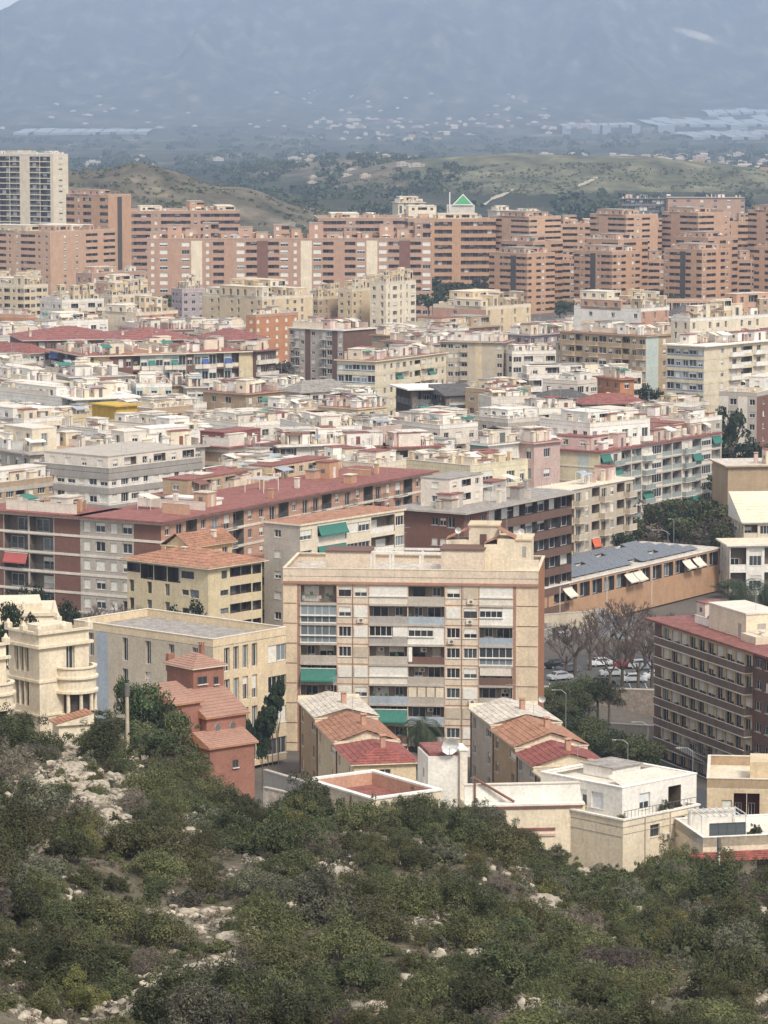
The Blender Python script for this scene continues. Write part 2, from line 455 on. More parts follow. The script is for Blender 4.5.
def tank_me():
    def f():
        mb = MB(); mb.tube((0, 0, .3), (0, 0, 1.7), .62, .6, W('offwhite'), 12); mb.tube((0, 0, 1.7), (0, 0, 1.85), .6, .2, W('offwhite'), 12); mb.box(-.5, .5, -.5, .5, 0, .3, W('concrete'))
        return mb.mesh('water_tank')
    return cached('tank', f)
def pergola_me(w, d):
    w, d = q(w, .5), q(d, .5)
    def f():
        mb = MB(); m = W('whiterail')
        for x in (0, w-.1):
            for y in (0, d-.1): mb.box(x, x+.1, y, y+.1, 0, 2.3, m)
        for y in (0, d-.1): mb.box(0, w, y, y+.1, 2.3, 2.42, m)
        n = int(w/.6)
        for i in range(n+1): x = (w-.06)*i/n; mb.box(x, x+.06, -.15, d+.15, 2.42, 2.5, m)
        return mb.mesh('pergola')
    return cached(('perg', w, d), f)

def clutter(root, rnd, w, d, z, k, pal, big=1.0):
    """stair huts, dividing walls, chimneys, aerials, tanks on a flat roof of w x d"""
    nh = max(1, int(k*.28))
    for i in range(nh):
        hw, hd, hh = rnd.uniform(2.6, 5.0)*big, rnd.uniform(2.6, 4.2)*big, rnd.uniform(2.2, 3.0)
        if hw > w-1.6 or hd > d-1.6: hw, hd = w*.4, d*.4
        x = .8+(w-hw-1.6)*((i+rnd.random()*.8)/nh); y = rnd.uniform(.8, max(.9, d-hd-.8))
        hut = obj('rooftop_hut', hut_me(hw, hd, hh, W(rnd.choice(pal)), W(rnd.choice(('rooflight', 'roofgrey', 'redroof', 'offwhite'))), rnd.choice(('darkgrey', 'maroon', 'offwhite'))), root, (x, y, z))
        if rnd.random() < .5: obj('tv_antenna', antenna_me(rnd.uniform(2, 3.5)), hut, (hw*.5, hd*.5, hh), rnd.uniform(0, 3))
    for i in range(int(k*.3)):
        hw, hd, hh = rnd.uniform(1.2, 2.4), rnd.uniform(1.2, 2.6), rnd.uniform(1.4, 2.4)
        if hw > w-1 or hd > d-1: continue
        obj('roof_shed', hut_me(hw, hd, hh, W(rnd.choice(pal)), W(rnd.choice(('offwhite', 'roofgrey', 'redroof', 'white'))), None), root, (rnd.uniform(.4, w-hw-.4), rnd.uniform(.4, d-hd-.4), z), 0)
    for i in range(int(k*.4)):
        L = rnd.uniform(.3, .9)*d; hh = rnd.uniform(1.1, 1.9); x = rnd.uniform(.6, w-.6)
        mb = MB(); mb.box(0, .14, 0, L, 0, hh, W(rnd.choice(pal))); mb.box(-.04, .18, -.02, L+.02, hh, hh+.07, W('offwhite'))
        obj('terrace_wall', mb, root, (x, rnd.uniform(.2, max(.3, d-L-.2)), z))
    for i in range(int(k*.85)):
        obj('chimney', chimney_me(rnd.uniform(1.0, 2.2), W(rnd.choice(pal))), root, (rnd.uniform(.8, w-.8), rnd.uniform(.8, d-.8), z), rnd.choice((0, math.pi/2)))
    for i in range(int(k*.3)):
        obj('tv_antenna', antenna_me(rnd.uniform(2.5, 4.5)), root, (rnd.uniform(.8, w-.8), rnd.uniform(.8, d-.8), z), rnd.uniform(0, 3))
    for i in range(int(k*.32) if k > 9 else 0):
        pw, pd = rnd.uniform(.18, .5)*w, rnd.uniform(.25, .7)*d; e = .012*(i+1)
        mb = MB(); mb.box(0, pw, 0, pd, 0, .03+e, W(rnd.choice(('terracotta', 'redroof', 'offwhite', 'rooflight', 'roofgrey', 'tiledust'))), 'b')
        obj('terrace_floor', mb, root, (rnd.uniform(.3, max(.4, w-pw-.3)), rnd.uniform(.3, max(.4, d-pd-.3)), z))
    for i in range(int(k*.2)):
        aw, ad = rnd.uniform(2, 4), rnd.uniform(1.8, 3)
        if aw > w-1 or ad > d-1: continue
        mb = MB(); c = W(rnd.choice(('white', 'palecream', 'tan', 'green', 'offwhite', 'redbrown', 'bluegrey')))
        mb.poly([(0, 0, 2.0), (aw, 0, 2.0), (aw, ad, 2.6), (0, ad, 2.6)], c); mb.box(0, aw, -.02, 0, 1.8, 2.0, c)
        for x in (0, aw-.06): mb.box(x, x+.06, .02, .08, 0, 2.0, W('whiterail')); mb.box(x, x+.06, ad-.08, ad-.02, 0, 2.58, W('whiterail'))
        obj('sunshade', mb, root, (rnd.uniform(.4, w-aw-.4), rnd.uniform(.3, d-ad-.3), z))
    for i in range(int(k*.12)):
        mb = MB(); mb.tube((0, 0, 0), (0, 0, 1.9), .03, .03, METAL, 4); mb.tube((3, 0, 0), (3, 0, 1.9), .03, .03, METAL, 4); mb.tube((0, 0, 1.85), (3, 0, 1.85), .012, .012, METAL, 3)
        for j in range(4):
            x = .15+j*.7; mb.box(x, x+.55, -.01, .01, 1.85-rnd.uniform(.5, 1.0), 1.84, W(rnd.choice(('white', 'white', 'pink', 'bluegrey', 'palecream'))))
        obj('washing_line', mb, root, (rnd.uniform(.3, max(.4, w-3.3)), rnd.uniform(.4, d-.4), z), 0)
    for i in range(int(k*.14)):
        obj('satellite_dish', dish_me(rnd.choice((.4, .5))), root, (rnd.uniform(.6, w-.6), rnd.uniform(.6, d*.5), z), rnd.uniform(-.9, .2))
    for i in range(int(k*.12)):
        obj('water_tank', tank_me(), root, (rnd.uniform(1, w-1), rnd.uniform(1, d-1), z))
    if k >= 5 and rnd.random() < .45:
        pw, pd = min(w*.4, 5), min(d*.4, 4)
        obj('pergola', pergola_me(pw, pd), root, (rnd.uniform(.5, w-pw-.5), rnd.uniform(.4, d-pd-.4), z))

def parapet_mb(w, d, z, h, mat, cap, t=.22):
    mb = MB()
    mb.box(0, w, 0, t, z, z+h, mat, 'b'); mb.box(0, w, d-t, d, z, z+h, mat, 'b'); mb.box(0, t, t, d-t, z, z+h, mat, 'b'); mb.box(w-t, w, t, d-t, z, z+h, mat, 'b')
    e = .06
    mb.box(-e, w+e, -e, t+e, z+h, z+h+.09, cap); mb.box(-e, w+e, d-t-e, d+e, z+h, z+h+.09, cap); mb.box(-e, t+e, t+e, d-t-e, z+h, z+h+.09, cap); mb.box(w-t-e, w+e, t+e, d-t-e, z+h, z+h+.09, cap)
    return mb

def tile_rows(mb, a, b, c, d_, mat, n):
    """sloping roof plane a-b (eaves) to d-c (ridge) with raised tile courses so the slope catches light"""
    a, b, c, d_ = map(Vector, (a, b, c, d_))
    nn = (b-a).cross(d_-a).normalized()
    if nn.z < 0: nn = -nn
    for i in range(n):
        t0, t1 = i/n, (i+1)/n
        mb.poly([a.lerp(d_, t0)+nn*.07, b.lerp(c, t0)+nn*.07, b.lerp(c, t1)+nn*.02, a.lerp(d_, t1)+nn*.02], mat)
        mb.poly([a.lerp(d_, t0)+nn*.0, b.lerp(c, t0)+nn*.0, b.lerp(c, t0)+nn*.07, a.lerp(d_, t0)+nn*.07], mat)

def pitched(root, kind, w, d, z, ov, rise, mat, under, axis='x'):
    mb = MB()
    x0, x1, y0, y1 = -ov, w+ov, -ov, d+ov
    mb.box(x0, x1, y0, y1, z, z+.14, under)
    zb = z+.14; n = 7
    if kind == 'hip':
        m = min(x1-x0, y1-y0)/2
        if x1-x0 >= y1-y0: r0, r1 = ((x0+m, (y0+y1)/2, zb+rise), (x1-m, (y0+y1)/2, zb+rise))
        else: r0, r1 = (((x0+x1)/2, y0+m, zb+rise), ((x0+x1)/2, y1-m, zb+rise))
        A, B_, Cc, D = (x0, y0, zb), (x1, y0, zb), (x1, y1, zb), (x0, y1, zb)
        if x1-x0 >= y1-y0:
            tile_rows(mb, A, B_, r1, r0, mat, n); tile_rows(mb, Cc, D, r0, r1, mat, n); tile_rows(mb, B_, Cc, r1, r1, mat, n); tile_rows(mb, D, A, r0, r0, mat, n)
        else:
            tile_rows(mb, A, B_, r0, r0, mat, n); tile_rows(mb, Cc, D, r1, r1, mat, n); tile_rows(mb, B_, Cc, r1, r0, mat, n); tile_rows(mb, D, A, r0, r1, mat, n)
    elif kind == 'gable':
        if axis == 'x':
            ym = (y0+y1)/2; a, b = (x0, ym, zb+rise), (x1, ym, zb+rise)
            tile_rows(mb, (x0, y0, zb), (x1, y0, zb), b, a, mat, n); tile_rows(mb, (x1, y1, zb), (x0, y1, zb), a, b, mat, n)
            for x in (0, w): mb.poly([(x, 0, zb), (x, d, zb), (x, ym, zb+rise*.92)], under)
        else:
            xm = (x0+x1)/2; a, b = (xm, y0, zb+rise), (xm, y1, zb+rise)
            tile_rows(mb, (x0, y1, zb), (x0, y0, zb), a, b, mat, n); tile_rows(mb, (x1, y0, zb), (x1, y1, zb), b, a, mat, n)
            for y in (0, d): mb.poly([(0, y, zb), (w, y, zb), (xm, y, zb+rise*.92)], under)
    elif kind == 'shed':   # falls toward -y
        tile_rows(mb, (x0, y0, zb), (x1, y0, zb), (x1, y1, zb+rise), (x0, y1, zb+rise), mat, n+3)
        for x in (x0, x1): mb.poly([(x, y0, zb), (x, y1, zb), (x, y1, zb+rise)], under)
        mb.poly([(x0, y1, zb), (x1, y1, zb), (x1, y1, zb+rise), (x0, y1, zb+rise)], under)
    elif kind == 'shedx':  # rises toward +x
        tile_rows(mb, (x0, y1, zb), (x0, y0, zb), (x1, y0, zb+rise), (x1, y1, zb+rise), mat, n+3)
        for y in (y0, y1): mb.poly([(x0, y, zb), (x1, y, zb), (x1, y, zb+rise)], under)
        mb.poly([(x1, y0, zb), (x1, y1, zb), (x1, y1, zb+rise), (x1, y0, zb+rise)], under)
    return obj('roof', mb, root)

PALS = {'white': ('white', 'white', 'offwhite', 'palecream'), 'mixed': ('white', 'white', 'offwhite', 'palecream', 'pink', 'palecream'), 'cream': ('palecream', 'cream', 'palecream', 'offwhite'), 'brick': ('palebrick', 'brick', 'palebrick', 'offwhite'), 'grey': ('offwhite', 'grey', 'stone', 'white')}
BCOUNT = [0]; FOOT = []
def bld(name, label, px, py, zt, a=52, xl=None, xr=None, wl=None, wr=None, z0=None, n=6, R='ws', L='ws', Rw=None, Lw=None, col='cream', colL=None,
        band=None, roof='flat', rc='rooflight', rise=2.2, ov=.7, par=None, parh=.9, k=4, pal='mixed', cat='apartment block', group=None, near=False,
        rk='solid', rm=None, inner=None, cm=None, awn=None, awp=.07, sh=None, shp=.55, fr=None, axis='x', pent=None, N=None, eave=None, bd=1.15, ribbon=False):
    BCOUNT[0] += 1
    rnd = random.Random(hash(label) % 1 + sum(map(ord, label))); random.seed(sum(map(ord, label))*3+5)
    A = R_(a)
    if N is None: N = at_z(px, py, zt)
    w = wr if wr else (span(N, A, xr) if xr is not None else 12.0)
    d = wl if wl else (span(N, A+math.pi/2, xl) if xl is not None else 12.0)
    if not wl and a < 12: d = max(d, 13.0)
    elif not wl and a < 32: d = max(d, 8.5)
    if not wr and a > 62: w = max(w, 8.5)
    if z0 is None: z0 = ground_z(N.x, N.y)
    H = zt-z0; fh = H/n
    FOOT.append((N.x, N.y, A, w, d, label, zt))
    t = thing(name, label, cat, (N.x, N.y, z0), A, group)
    mat = W(col); wall = MB()
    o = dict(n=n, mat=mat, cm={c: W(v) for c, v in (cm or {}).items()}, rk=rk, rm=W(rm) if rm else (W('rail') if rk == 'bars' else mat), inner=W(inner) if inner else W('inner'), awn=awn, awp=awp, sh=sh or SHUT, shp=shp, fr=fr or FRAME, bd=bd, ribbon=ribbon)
    def rows(s, length, cellw=3.3):
        if isinstance(s, (list, tuple)): return list(s)
        if s.startswith('='): return [s[1:]]
        cnt = max(1, round(length/cellw))
        if cnt > 26: cnt = 26
        return [''.join(s[i % len(s)] for i in range(cnt))]
    facade(Facade(t, wall, 'R', w, d), 0, fh, rows(R, w), o, Rw, near)
    oL = dict(o); 
    if colL: oL['mat'] = W(colL)
    facade(Facade(t, wall, 'L', w, d), 0, fh, rows(L, d), oL, Lw, near)
    wall.poly([(w, 0, 0), (w, d, 0), (w, d, H), (w, 0, H)], mat); wall.poly([(0, d, 0), (w, d, 0), (w, d, H), (0, d, H)], mat)
    obj('wall', wall, t)
    if band:
        bm = W(band[0]); hh = band[1]; pr = band[2] if len(band) > 2 else .12
        for i in range(1, n+1):
            z = i*fh-hh/2 if i < n else n*fh-hh
            mb = MB(); mb.box(-pr, w+.02, -pr, -.004, z, z+hh, bm); mb.box(-pr, -.004, -.004, d, z, z+hh, bm); obj('floor_band', mb, t)
    rmat = W(rc); zr = H
    if roof == 'flat':
        e = ov if par is None else 0.0
        mb = MB(); th = .3 if par is None else .12
        fm = W(eave) if eave else (mat if par is None else rmat)
        mb.box(-e, w+e, -e, d+e, H+.003, H+th, fm); mb.poly([(-e+.05, -e+.05, H+th+.01), (w+e-.05, -e+.05, H+th+.01), (w+e-.05, d+e-.05, H+th+.01), (-e+.05, d+e-.05, H+th+.01)], rmat)
        obj('roof', mb, t); zr = H+th+.01
        if par: obj('parapet', parapet_mb(w, d, H+th, parh, W(par), W('offwhite')), t)
    else:
        pitched(t, roof, w, d, H, ov, rise, rmat, W(eave) if eave else mat, axis); zr = H+.2
    if pent:
        for (x0, x1, y0, y1, hgt, pc, prc) in pent:
            X0, X1, Y0, Y1 = x0*w, x1*w, y0*d, y1*d
            mb = MB(); pm = W(pc); pt = obj('penthouse', bpy.data.meshes.new('penthouse'), t, (X0, Y0, zr))
            nf = max(1, round(hgt/3)); fo = dict(o, n=nf, mat=pm)
            facade(Facade(pt, mb, 'R', X1-X0, Y1-Y0), 0, hgt/nf, rows('wO', X1-X0, 4), fo); facade(Facade(pt, mb, 'L', X1-X0, Y1-Y0), 0, hgt/nf, rows('w', Y1-Y0, 4), fo)
            mb.poly([(X1-X0, 0, 0), (X1-X0, Y1-Y0, 0), (X1-X0, Y1-Y0, hgt), (X1-X0, 0, hgt)], pm); mb.poly([(0, Y1-Y0, 0), (X1-X0, Y1-Y0, 0), (X1-X0, Y1-Y0, hgt), (0, Y1-Y0, hgt)], pm)
            mb.box(-.1, X1-X0+.1, -.1, Y1-Y0+.1, hgt+.002, hgt+.18, W(prc))
            pt.data = mb.mesh('penthouse')
    if k and roof == 'flat': clutter(t, rnd, w, d, zr, k if group else k*2.0, PALS[pal])
    elif k:
        for i in range(max(1, k//3)): obj('chimney', chimney_me(1.6, W(rnd.choice(PALS[pal]))), t, (rnd.uniform(1, w-1), rnd.uniform(1, d-1), H+.3))
        if k > 4: obj('tv_antenna', antenna_me(3.5), t, (w*.5, d*.5, H+.8))
    return t, w, d, H
# ================================================================== brick estates and towers at the far edge of the city (D ~ 1400-1900)
def Z(py, D): return CAM_Z + D*(-(py-108.0))/FPX
G_BR = 'brick apartment blocks at the far edge of the city'
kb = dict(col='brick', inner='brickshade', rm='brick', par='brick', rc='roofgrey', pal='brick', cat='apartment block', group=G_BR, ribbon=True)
bld('apartment_tower', 'pale twin-bay high-rise tower with ribbed cream piers, alone at the left edge', 53, 156, Z(156, 1900), 58, xl=-12, xr=68, n=19, L='=vxlvlxv', R='=vdv', Lw=[.5, 1.9, 1.9, 1.7, 1.9, 1.9, 2], col='palecream', cm={'v': 'palecream'}, inner='innerdark', rc='roofgrey', par='offwhite', k=14, pal='white', cat='tower block', rk='bars', rm='grey')
def stepb(label, px, py, D, a, xl, xr, n, R, L, k=8, pent=None, **kw):
    o = dict(kb); o.update(kw)
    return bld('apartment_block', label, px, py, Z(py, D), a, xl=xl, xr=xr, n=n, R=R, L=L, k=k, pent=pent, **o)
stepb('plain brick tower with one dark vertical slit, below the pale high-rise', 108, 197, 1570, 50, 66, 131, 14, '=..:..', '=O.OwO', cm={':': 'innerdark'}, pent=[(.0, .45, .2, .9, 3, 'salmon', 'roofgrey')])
stepb('broad dark brick block with continuous balcony strips, behind the plain brick tower', 131, 213, 1640, 8, 126, 240, 11, '=OOwOOOwOOOO', 'O', k=14, col='pinkbrick', rm='pinkbrick', par='pinkbrick', pent=[(.55, .68, .2, .8, 5, 'brick', 'roofgrey'), (.1, .3, .3, .8, 2.6, 'palecream', 'rooflight'), (.8, .96, .2, .8, 2.8, 'cream', 'offwhite')])
stepb('warm brick corner block with punched windows and balconies, nearest the left edge of the estate', 50, 234, 1440, 52, -30, 115, 12, '=..w.w.OO.OO', '=wwOOwwOwww.', k=14, col='palebrick', par='palebrick', rm='palebrick', pent=[(.0, .3, .3, .8, 3, 'cream', 'rooflight'), (.5, .9, .2, .7, 2.6, 'offwhite', 'offwhite'), (.2,.45,.1,.4,3,'palebrick','rooflight')])
stepb('low rosy brick block with white balcony awnings, stepping below the corner block', 92, 276, 1330, 50, 76, 146, 6, 'wO', 'w', k=8, col='pinkbrick', par='pinkbrick', rm='offwhite', pent=[(.1, .5, .2, .8, 3, 'salmon', 'rooflight')])
stepb('longest brick slab, white shutters in rows and pale vertical stair strips', 147, 241, 1420, 3, 143, 432, 10, '=sW.WvsO.WO:OWsvWO.OWvWO:OW', 'sW', k=60, col='pinkbrick', rm='pinkbrick', par='pinkbrick', cm={'v': 'palecream', ':': 'redbrown'}, shp=.9,
      pent=[(.01+i*.062, .01+i*.062+(.035, .05, .042, .055)[i % 4], .05+.1*(i % 3), .6+.1*(i % 4), (3.2, 6.4, 4.4, 7.2, 2.8, 5.4)[i % 6], ('brick', 'salmon', 'palebrick', 'pinkbrick')[i % 4], 'roofgrey') for i in range(16)])
stepb('mauve brick slab with dark continuous balcony lines, behind the right half of the longest slab', 318, 220, 1630, 4, 314, 458, 10, '=OOOwOOOwOOOOwOO', 'O', k=14, col='pinkbrick', rm='pinkbrick', par='pinkbrick', pent=[(.1, .3, .2, .8, 2.6, 'cream', 'offwhite'), (.66, .86, .3, .8, 6, 'palecream', 'rooflight')])
stepb('brick block with sweeping rounded balcony bands, above the dark park trees', 408, 221, 1560, 6, 405, 496, 10, '=OOwOO.oooo', 'O', k=10, col='brick', pent=[(.35, .8, .3, .8, 3, 'cream', 'offwhite')])
def cluster(px, off, y, lab, D=1440):
    i = int(px/87) % 3; pr, pl = (('=O.OwOO', '=OO:OO.O'), ('=OwO.wO', '=OOw:OwO'), ('=wOO.Ow', '=O.O:OOw'))[i]
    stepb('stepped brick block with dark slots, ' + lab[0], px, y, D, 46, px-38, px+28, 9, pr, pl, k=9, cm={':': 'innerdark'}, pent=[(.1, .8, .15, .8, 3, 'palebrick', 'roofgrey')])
    stepb('upper brick terrace set back behind the stepped front, ' + lab[1], px+6, y-12, D+30, 46, px-26, px+36, 10, ('=OO.OO', '=wOO.O', '=O.OwO')[i], ('=O.OO', '=OO.w', '=.OwO')[i], k=9, pent=[(.15, .6, .2, .8, 3, 'salmon', 'roofgrey')])
    stepb('tall rear brick tower, ' + lab[2], px+off+14, y-37, D+110, 40, px+off-22, px+off+46, 14, ('=O.OO', '=OwO.', '=OO.w')[i], '=OO.O', k=9, col='palebrick', par='palebrick', rm='palebrick', pent=[(.0, .5, .1, .8, 3, 'palebrick', 'roofgrey')])
def link_wing(x0, x1, y, D, label, n=11):
    stepb(label, x0, y, D, 2, x0-3, x1, n, '=OO.OOwOO', '=O', k=9, col='palebrick', par='palebrick', rm='palebrick', pent=[(.05, .3, .2, .8, 3, 'brick', 'roofgrey'), (.4, .62, .2, .8, 4.5, 'palebrick', 'roofgrey'), (.75, .95, .2, .8, 2.8, 'salmon', 'rooflight')])
cluster(527, -12, 256, ('beside the park trees', 'beside the park trees', 'just right of the rounded-balcony block'))
cluster(612, 0, 254, ('second of the row from the park', 'second from the park', 'over the second block from the park'))
cluster(702, -18, 252, ('third of the row from the park', 'third from the park', 'over the third block from the park'))
cluster(792, -22, 250, ('cut by the right edge of the picture', 'at the right edge', 'rightmost of the rear brick towers'))
link_wing(540, 600, 226, 1590, 'brick wing filling the gap between the first and second stepped blocks from the park')
link_wing(628, 690, 229, 1595, 'brick wing filling the gap between the second and third stepped blocks')
link_wing(716, 775, 224, 1590, 'brick wing filling the gap right of the third stepped block')
link_wing(545, 585, 262, 1490, 'low brick wing with a dark foot, between the first and second stepped blocks', 7)
link_wing(632, 676, 262, 1490, 'low brick wing with a dark foot, between the second and third stepped blocks', 7)
link_wing(722, 768, 262, 1490, 'low brick wing with a dark foot, right of the third stepped block', 7)
bld('arcade_building', 'low brick arcade with dark openings joining the feet of the stepped blocks', 575, 302, Z(302, 1410), 0, wr=95, wl=12, n=1, R='O', col='brick', inner='innerdark', par='brick', parh=.5, k=0, cat='building', rm='brick')
bld('office_building', 'long low dark violet block at the foot of the green hill', 622, 199, Z(199, 2500), 0, wr=38, wl=20, n=4, R='o', col='darkgrey', rc='roofdark', k=3, cat='office block')
bld('office_building', 'long low dull reddish block at the foot of the green hill', 668, 198, Z(198, 2480), 0, wr=56, wl=20, n=5, R='.d.', col='pinkbrick', rc='roofgrey', k=2, cat='office block')
bld('office_building', 'white low commercial block right of the green triangle sign', 497, 211, Z(211, 1960), 20, wl=14, xr=516, n=3, R='W', col='offwhite', k=3, cat='office block')
bld('office_building', 'pale glass-fronted commercial block between the brick towers', 517, 214, Z(214, 1900), 10, wl=14, xr=544, n=4, R='W', col='white', k=6, cat='office block')
bld('office_building', 'cream stepped block rising behind the mauve brick slab', 398, 203, Z(203, 1900), 10, wl=18, xr=425, n=5, R='wO', col='palecream', k=6, cat='office block', pent=[(.1, .8, .2, .8, 3, 'cream', 'offwhite')])

# ================================================================== cream post-modern stepped blocks (D ~ 1100-1250)
G_CR = 'cream stepped apartment blocks in front of the brick estate'
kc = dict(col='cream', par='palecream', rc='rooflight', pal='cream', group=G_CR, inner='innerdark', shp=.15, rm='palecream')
def cb(label, px, py, zt, a, xl, xr, n=7, R='wt.t', L='tw.', k=10, **kw):
    o = dict(kc); o.update(kw); k = int(k*2.6); n += 1
    rr = random.Random(sum(map(ord, label))); pl = list(o.get('pent') or [])
    for i in range(9):      # little stepped turrets along both roof edges
        u = rr.uniform(0, .86); v = rr.choice((0.01, 0.02, rr.uniform(.1, .8))); pl.append((u, u+rr.uniform(.07, .14), v, v+rr.uniform(.12, .22), rr.uniform(2.2, 6.2), rr.choice(('cream', 'palecream', 'cream', 'tan')), rr.choice(('palecream', 'cream', 'offwhite'))))
    o['pent'] = pl; bld('apartment_block', label, px, py, zt, a, xl=xl, xr=xr, n=n, R=R, L=L, k=k, **o)
cb('cream stepped block crowded with little turrets, nearest the orange brick block', 262, 300, 22, 44, 202, 313, pent=[(.0, .3, .1, .7, 4, 'cream', 'palecream'), (.4, .7, .2, .8, 6, 'palecream', 'cream'), (.75, 1, .1, .6, 3, 'cream', 'palecream'), (.05,.4,.5,.95,3,'palecream','offwhite')], k=16)
cb('buff stepped block with small dark windows, left step of the rising trio', 318, 300, 20, 54, 306, 352, n=6, L='w', col='tan', colL='tan', par='cream', pent=[(.1, .7, .1, .8, 3, 'cream', 'palecream')], k=8)
cb('buff and cream block, middle step of the rising trio', 352, 292, 23, 54, 338, 386, n=7, pent=[(.1, .6, .1, .8, 3.5, 'cream', 'palecream'), (.65, .95, .2, .8, 5, 'palecream', 'cream')], k=9)
cb('white-arched cream block, highest step of the rising trio beside the park trees', 386, 285, 26, 54, 370, 416, n=8, R='tWt', pent=[(.1, .6, .1, .8, 3, 'cream', 'palecream'), (.65, 1, .2, .8, 4, 'palecream', 'offwhite')], k=9, col='palecream')
cb('orange-walled block with cream gable steps, in front of the park trees', 486, 310, 22, 50, 433, 531, n=7, R='=t.t.t.t', L='=...w..', colL='salmon', pent=[(.0, .5, .1, .6, 3, 'palecream', 'cream'), (.3, .9, .5, .95, 5, 'cream', 'palecream')], k=12)
cb('white stepped terrace block with a rosy end wall of tall pilasters', 641, 312, 24, 48, 574, 669, n=7, R='=t.t.t', L='=w.w.w.', col='salmon', colL='white', par='white', pal='white', pent=[(.0, .6, .3, .9, 3, 'salmon', 'rooflight'), (.1, .6, .55, .95, 5.5, 'palecream', 'offwhite')], k=12)
cb('big white and peach stepped block, behind the white fascia block', 690, 322, 26, 40, 671, 800, n=8, R='t.tw', L='t', col='palecream', par='white', pal='white', pent=[(.1, .4, .2, .8, 4, 'palecream', 'offwhite'), (.45, .75, .2, .8, 7, 'salmon', 'rooflight'), (.8, 1, .2, .9, 5, 'salmon', 'offwhite')], k=14)
bld('house', 'grey slate hip-roofed house between the two white stepped blocks', 672, 318, 17, 8, xr=708, wl=14, n=5, R='wO', col='stone', roof='hip', rc='roofdark', rise=4, k=2, cat='house')
cb('pale cream block with long terraces, at the left edge below the warm brick corner block', 24, 288, 22, 52, -30, 48, n=7, R='OW', L='Ow', k=10, pent=[(.1, .6, .1, .8, 3, 'palecream', 'offwhite')])
cb('cream block with white awnings, just right of the left-edge cream block', 62, 303, 21, 40, 40, 104, n=6, R='BO', L='w', k=12, col='offwhite', par='white', pal='white', pent=[(.2, .7, .2, .8, 3, 'bluegrey', 'offwhite')])
cb('yellow-cream turreted block beside a tree, left of the mauve wall', 112, 298, 21, 40, 100, 152, n=6, R='tw', L='w', k=10, pent=[(.1, .5, .1, .7, 5, 'cream', 'palecream'), (.6, .95, .2, .8, 3, 'palecream', 'offwhite')])
cb('cream block with a rosy brick arcaded side, over the red-roofed houses', 136, 316, 20, 48, 102, 178, n=6, R='=t.t.t.t', L='=.w.w', col='orangebrick', colL='palecream', k=10, pent=[(.0, .6, .3, .9, 3, 'palecream', 'offwhite')])
cb('mauve-fronted narrow block left of the turreted cream block', 182, 292, 21, 30, 176, 205, n=7, R='w', L='w', col='lavender', par='lavender', k=4)
stepb('two-tone brick and cream low block with balconies, beneath the plain brick tower', 108, 284, 1260, 40, 96, 148, 6, 'Ow', 'w', k=6, col='salmon', par='cream', rm='cream', pent=[(.2, .6, .2, .8, 3, 'palecream', 'offwhite')])

# ================================================================== middle city (D ~ 620-1100)
def ab(label, px, py, zt, a, xl, xr, n=6, R='ws', L='w.', col='cream', **kw):
    return bld('apartment_block', label, px, py, zt, a, xl=xl, xr=xr, n=n, R=R, L=L, col=col, **kw)
ab('orange brick apartment block dotted with white windows, beside a dark round tree', 256, 318, 19, 50, 246, 298, 7, '=s.s.s.s.s', 's', 'orangebrick', k=4, rc='redroof', par='brick', shp=1)
ab('brown block with white fascia and a tan gable wall, right of the dark round tree', 343, 331, 22, 50, 289, 376, 8, '=..:..', '=W:gB.w:wBW', 'brown', colL='stone', eave='white', rc='rooflight', k=8, rk='bars', cm={':': 'brown'}, ov=.5, shp=.6)
ab('tan gable-walled block with reddish roof, right of the white-fascia brown block', 386, 336, 21, 50, 372, 400, 7, '=..w.', '.w', 'tan', rc='redroof', k=5)
ab('cream block banded with white, its corner facing the viewer, above the white canopy roof', 375, 362, 22, 60, 337, 446, 7, '=.wwBBwlBBww', '=gWggW', 'palecream', colL='bluegrey', band=('lemon', .9, .06), rc='redroof', k=9, ov=.6, awn=['green'], awp=.1)
ab('beige slab with a blank central wall and one window column, beside the white terraces', 503, 343, 23, 74, 440, 512, 9, '=w.w', '=w..v.BwWB', 'beige', rc='redroof', k=8, cm={'v': 'cream'}, pal='mixed')
ab('white terraced block with long shaded balconies, below the park-side towers', 512, 355, 20, 16, 505, 556, 7, 'WO', 'O.', 'offwhite', rc='roofgrey', k=8, par='white', pal='white')
ab('white block stepping down in long white terraces, left of the dark hipped pavilion', 529, 379, 18, 18, 520, 642, 6, 'oWO', 'o', 'white', rc='rooflight', k=8, par='white', pal='white', rm='white', pent=[(.05, .5, .3, .9, 3, 'white', 'roofgrey'), (.0,.3,.2,.6,3,'offwhite','white')])
ab('tan block with many balconies and a pale blank stair column, left of the yellow-cornered block', 646, 337, 27, 46, 560, 671, 9, '=vw', '=BwlBwgBwlBw', 'tan', cm={'v': 'paleteal'}, rc='redroof', k=10, ov=.5, awn=['green', 'awnorange'], awp=.08)
ab('white-fascia block with a pale yellow corner and grey glazed side, behind the tall tree', 704, 347, 27, 50, 667, 800, 9, '=.wBlBwBl', '=wgWwg', 'palecream', colL='bluegrey', eave='white', rc='white', k=9, ov=.9, band=('lemon', .8, .06), rm='white')
ab('grey and white block with brown brick side, over the dark conifers', 757, 397, 18, 64, 719, 810, 6, '.w', '=wvWv', 'redbrown', cm={'v': 'offwhite'}, colL='stone', rc='roofgrey', k=6, par='stone', pent=[(.2, .8, .1, .5, 4, 'white', 'offwhite')])
ab('narrow beige block with balconies glimpsed left of the white-fascia block', 600, 345, 24, 48, 556, 606, 8, 'Bw', 'Bwl', 'beige', k=6, rc='roofgrey')
ab('brownish block with pinkish roof huts, beyond the cream banded block', 432, 345, 20, 40, 384, 474, 6, 'wB', 'wB', 'stone', rc='redroof', k=14)
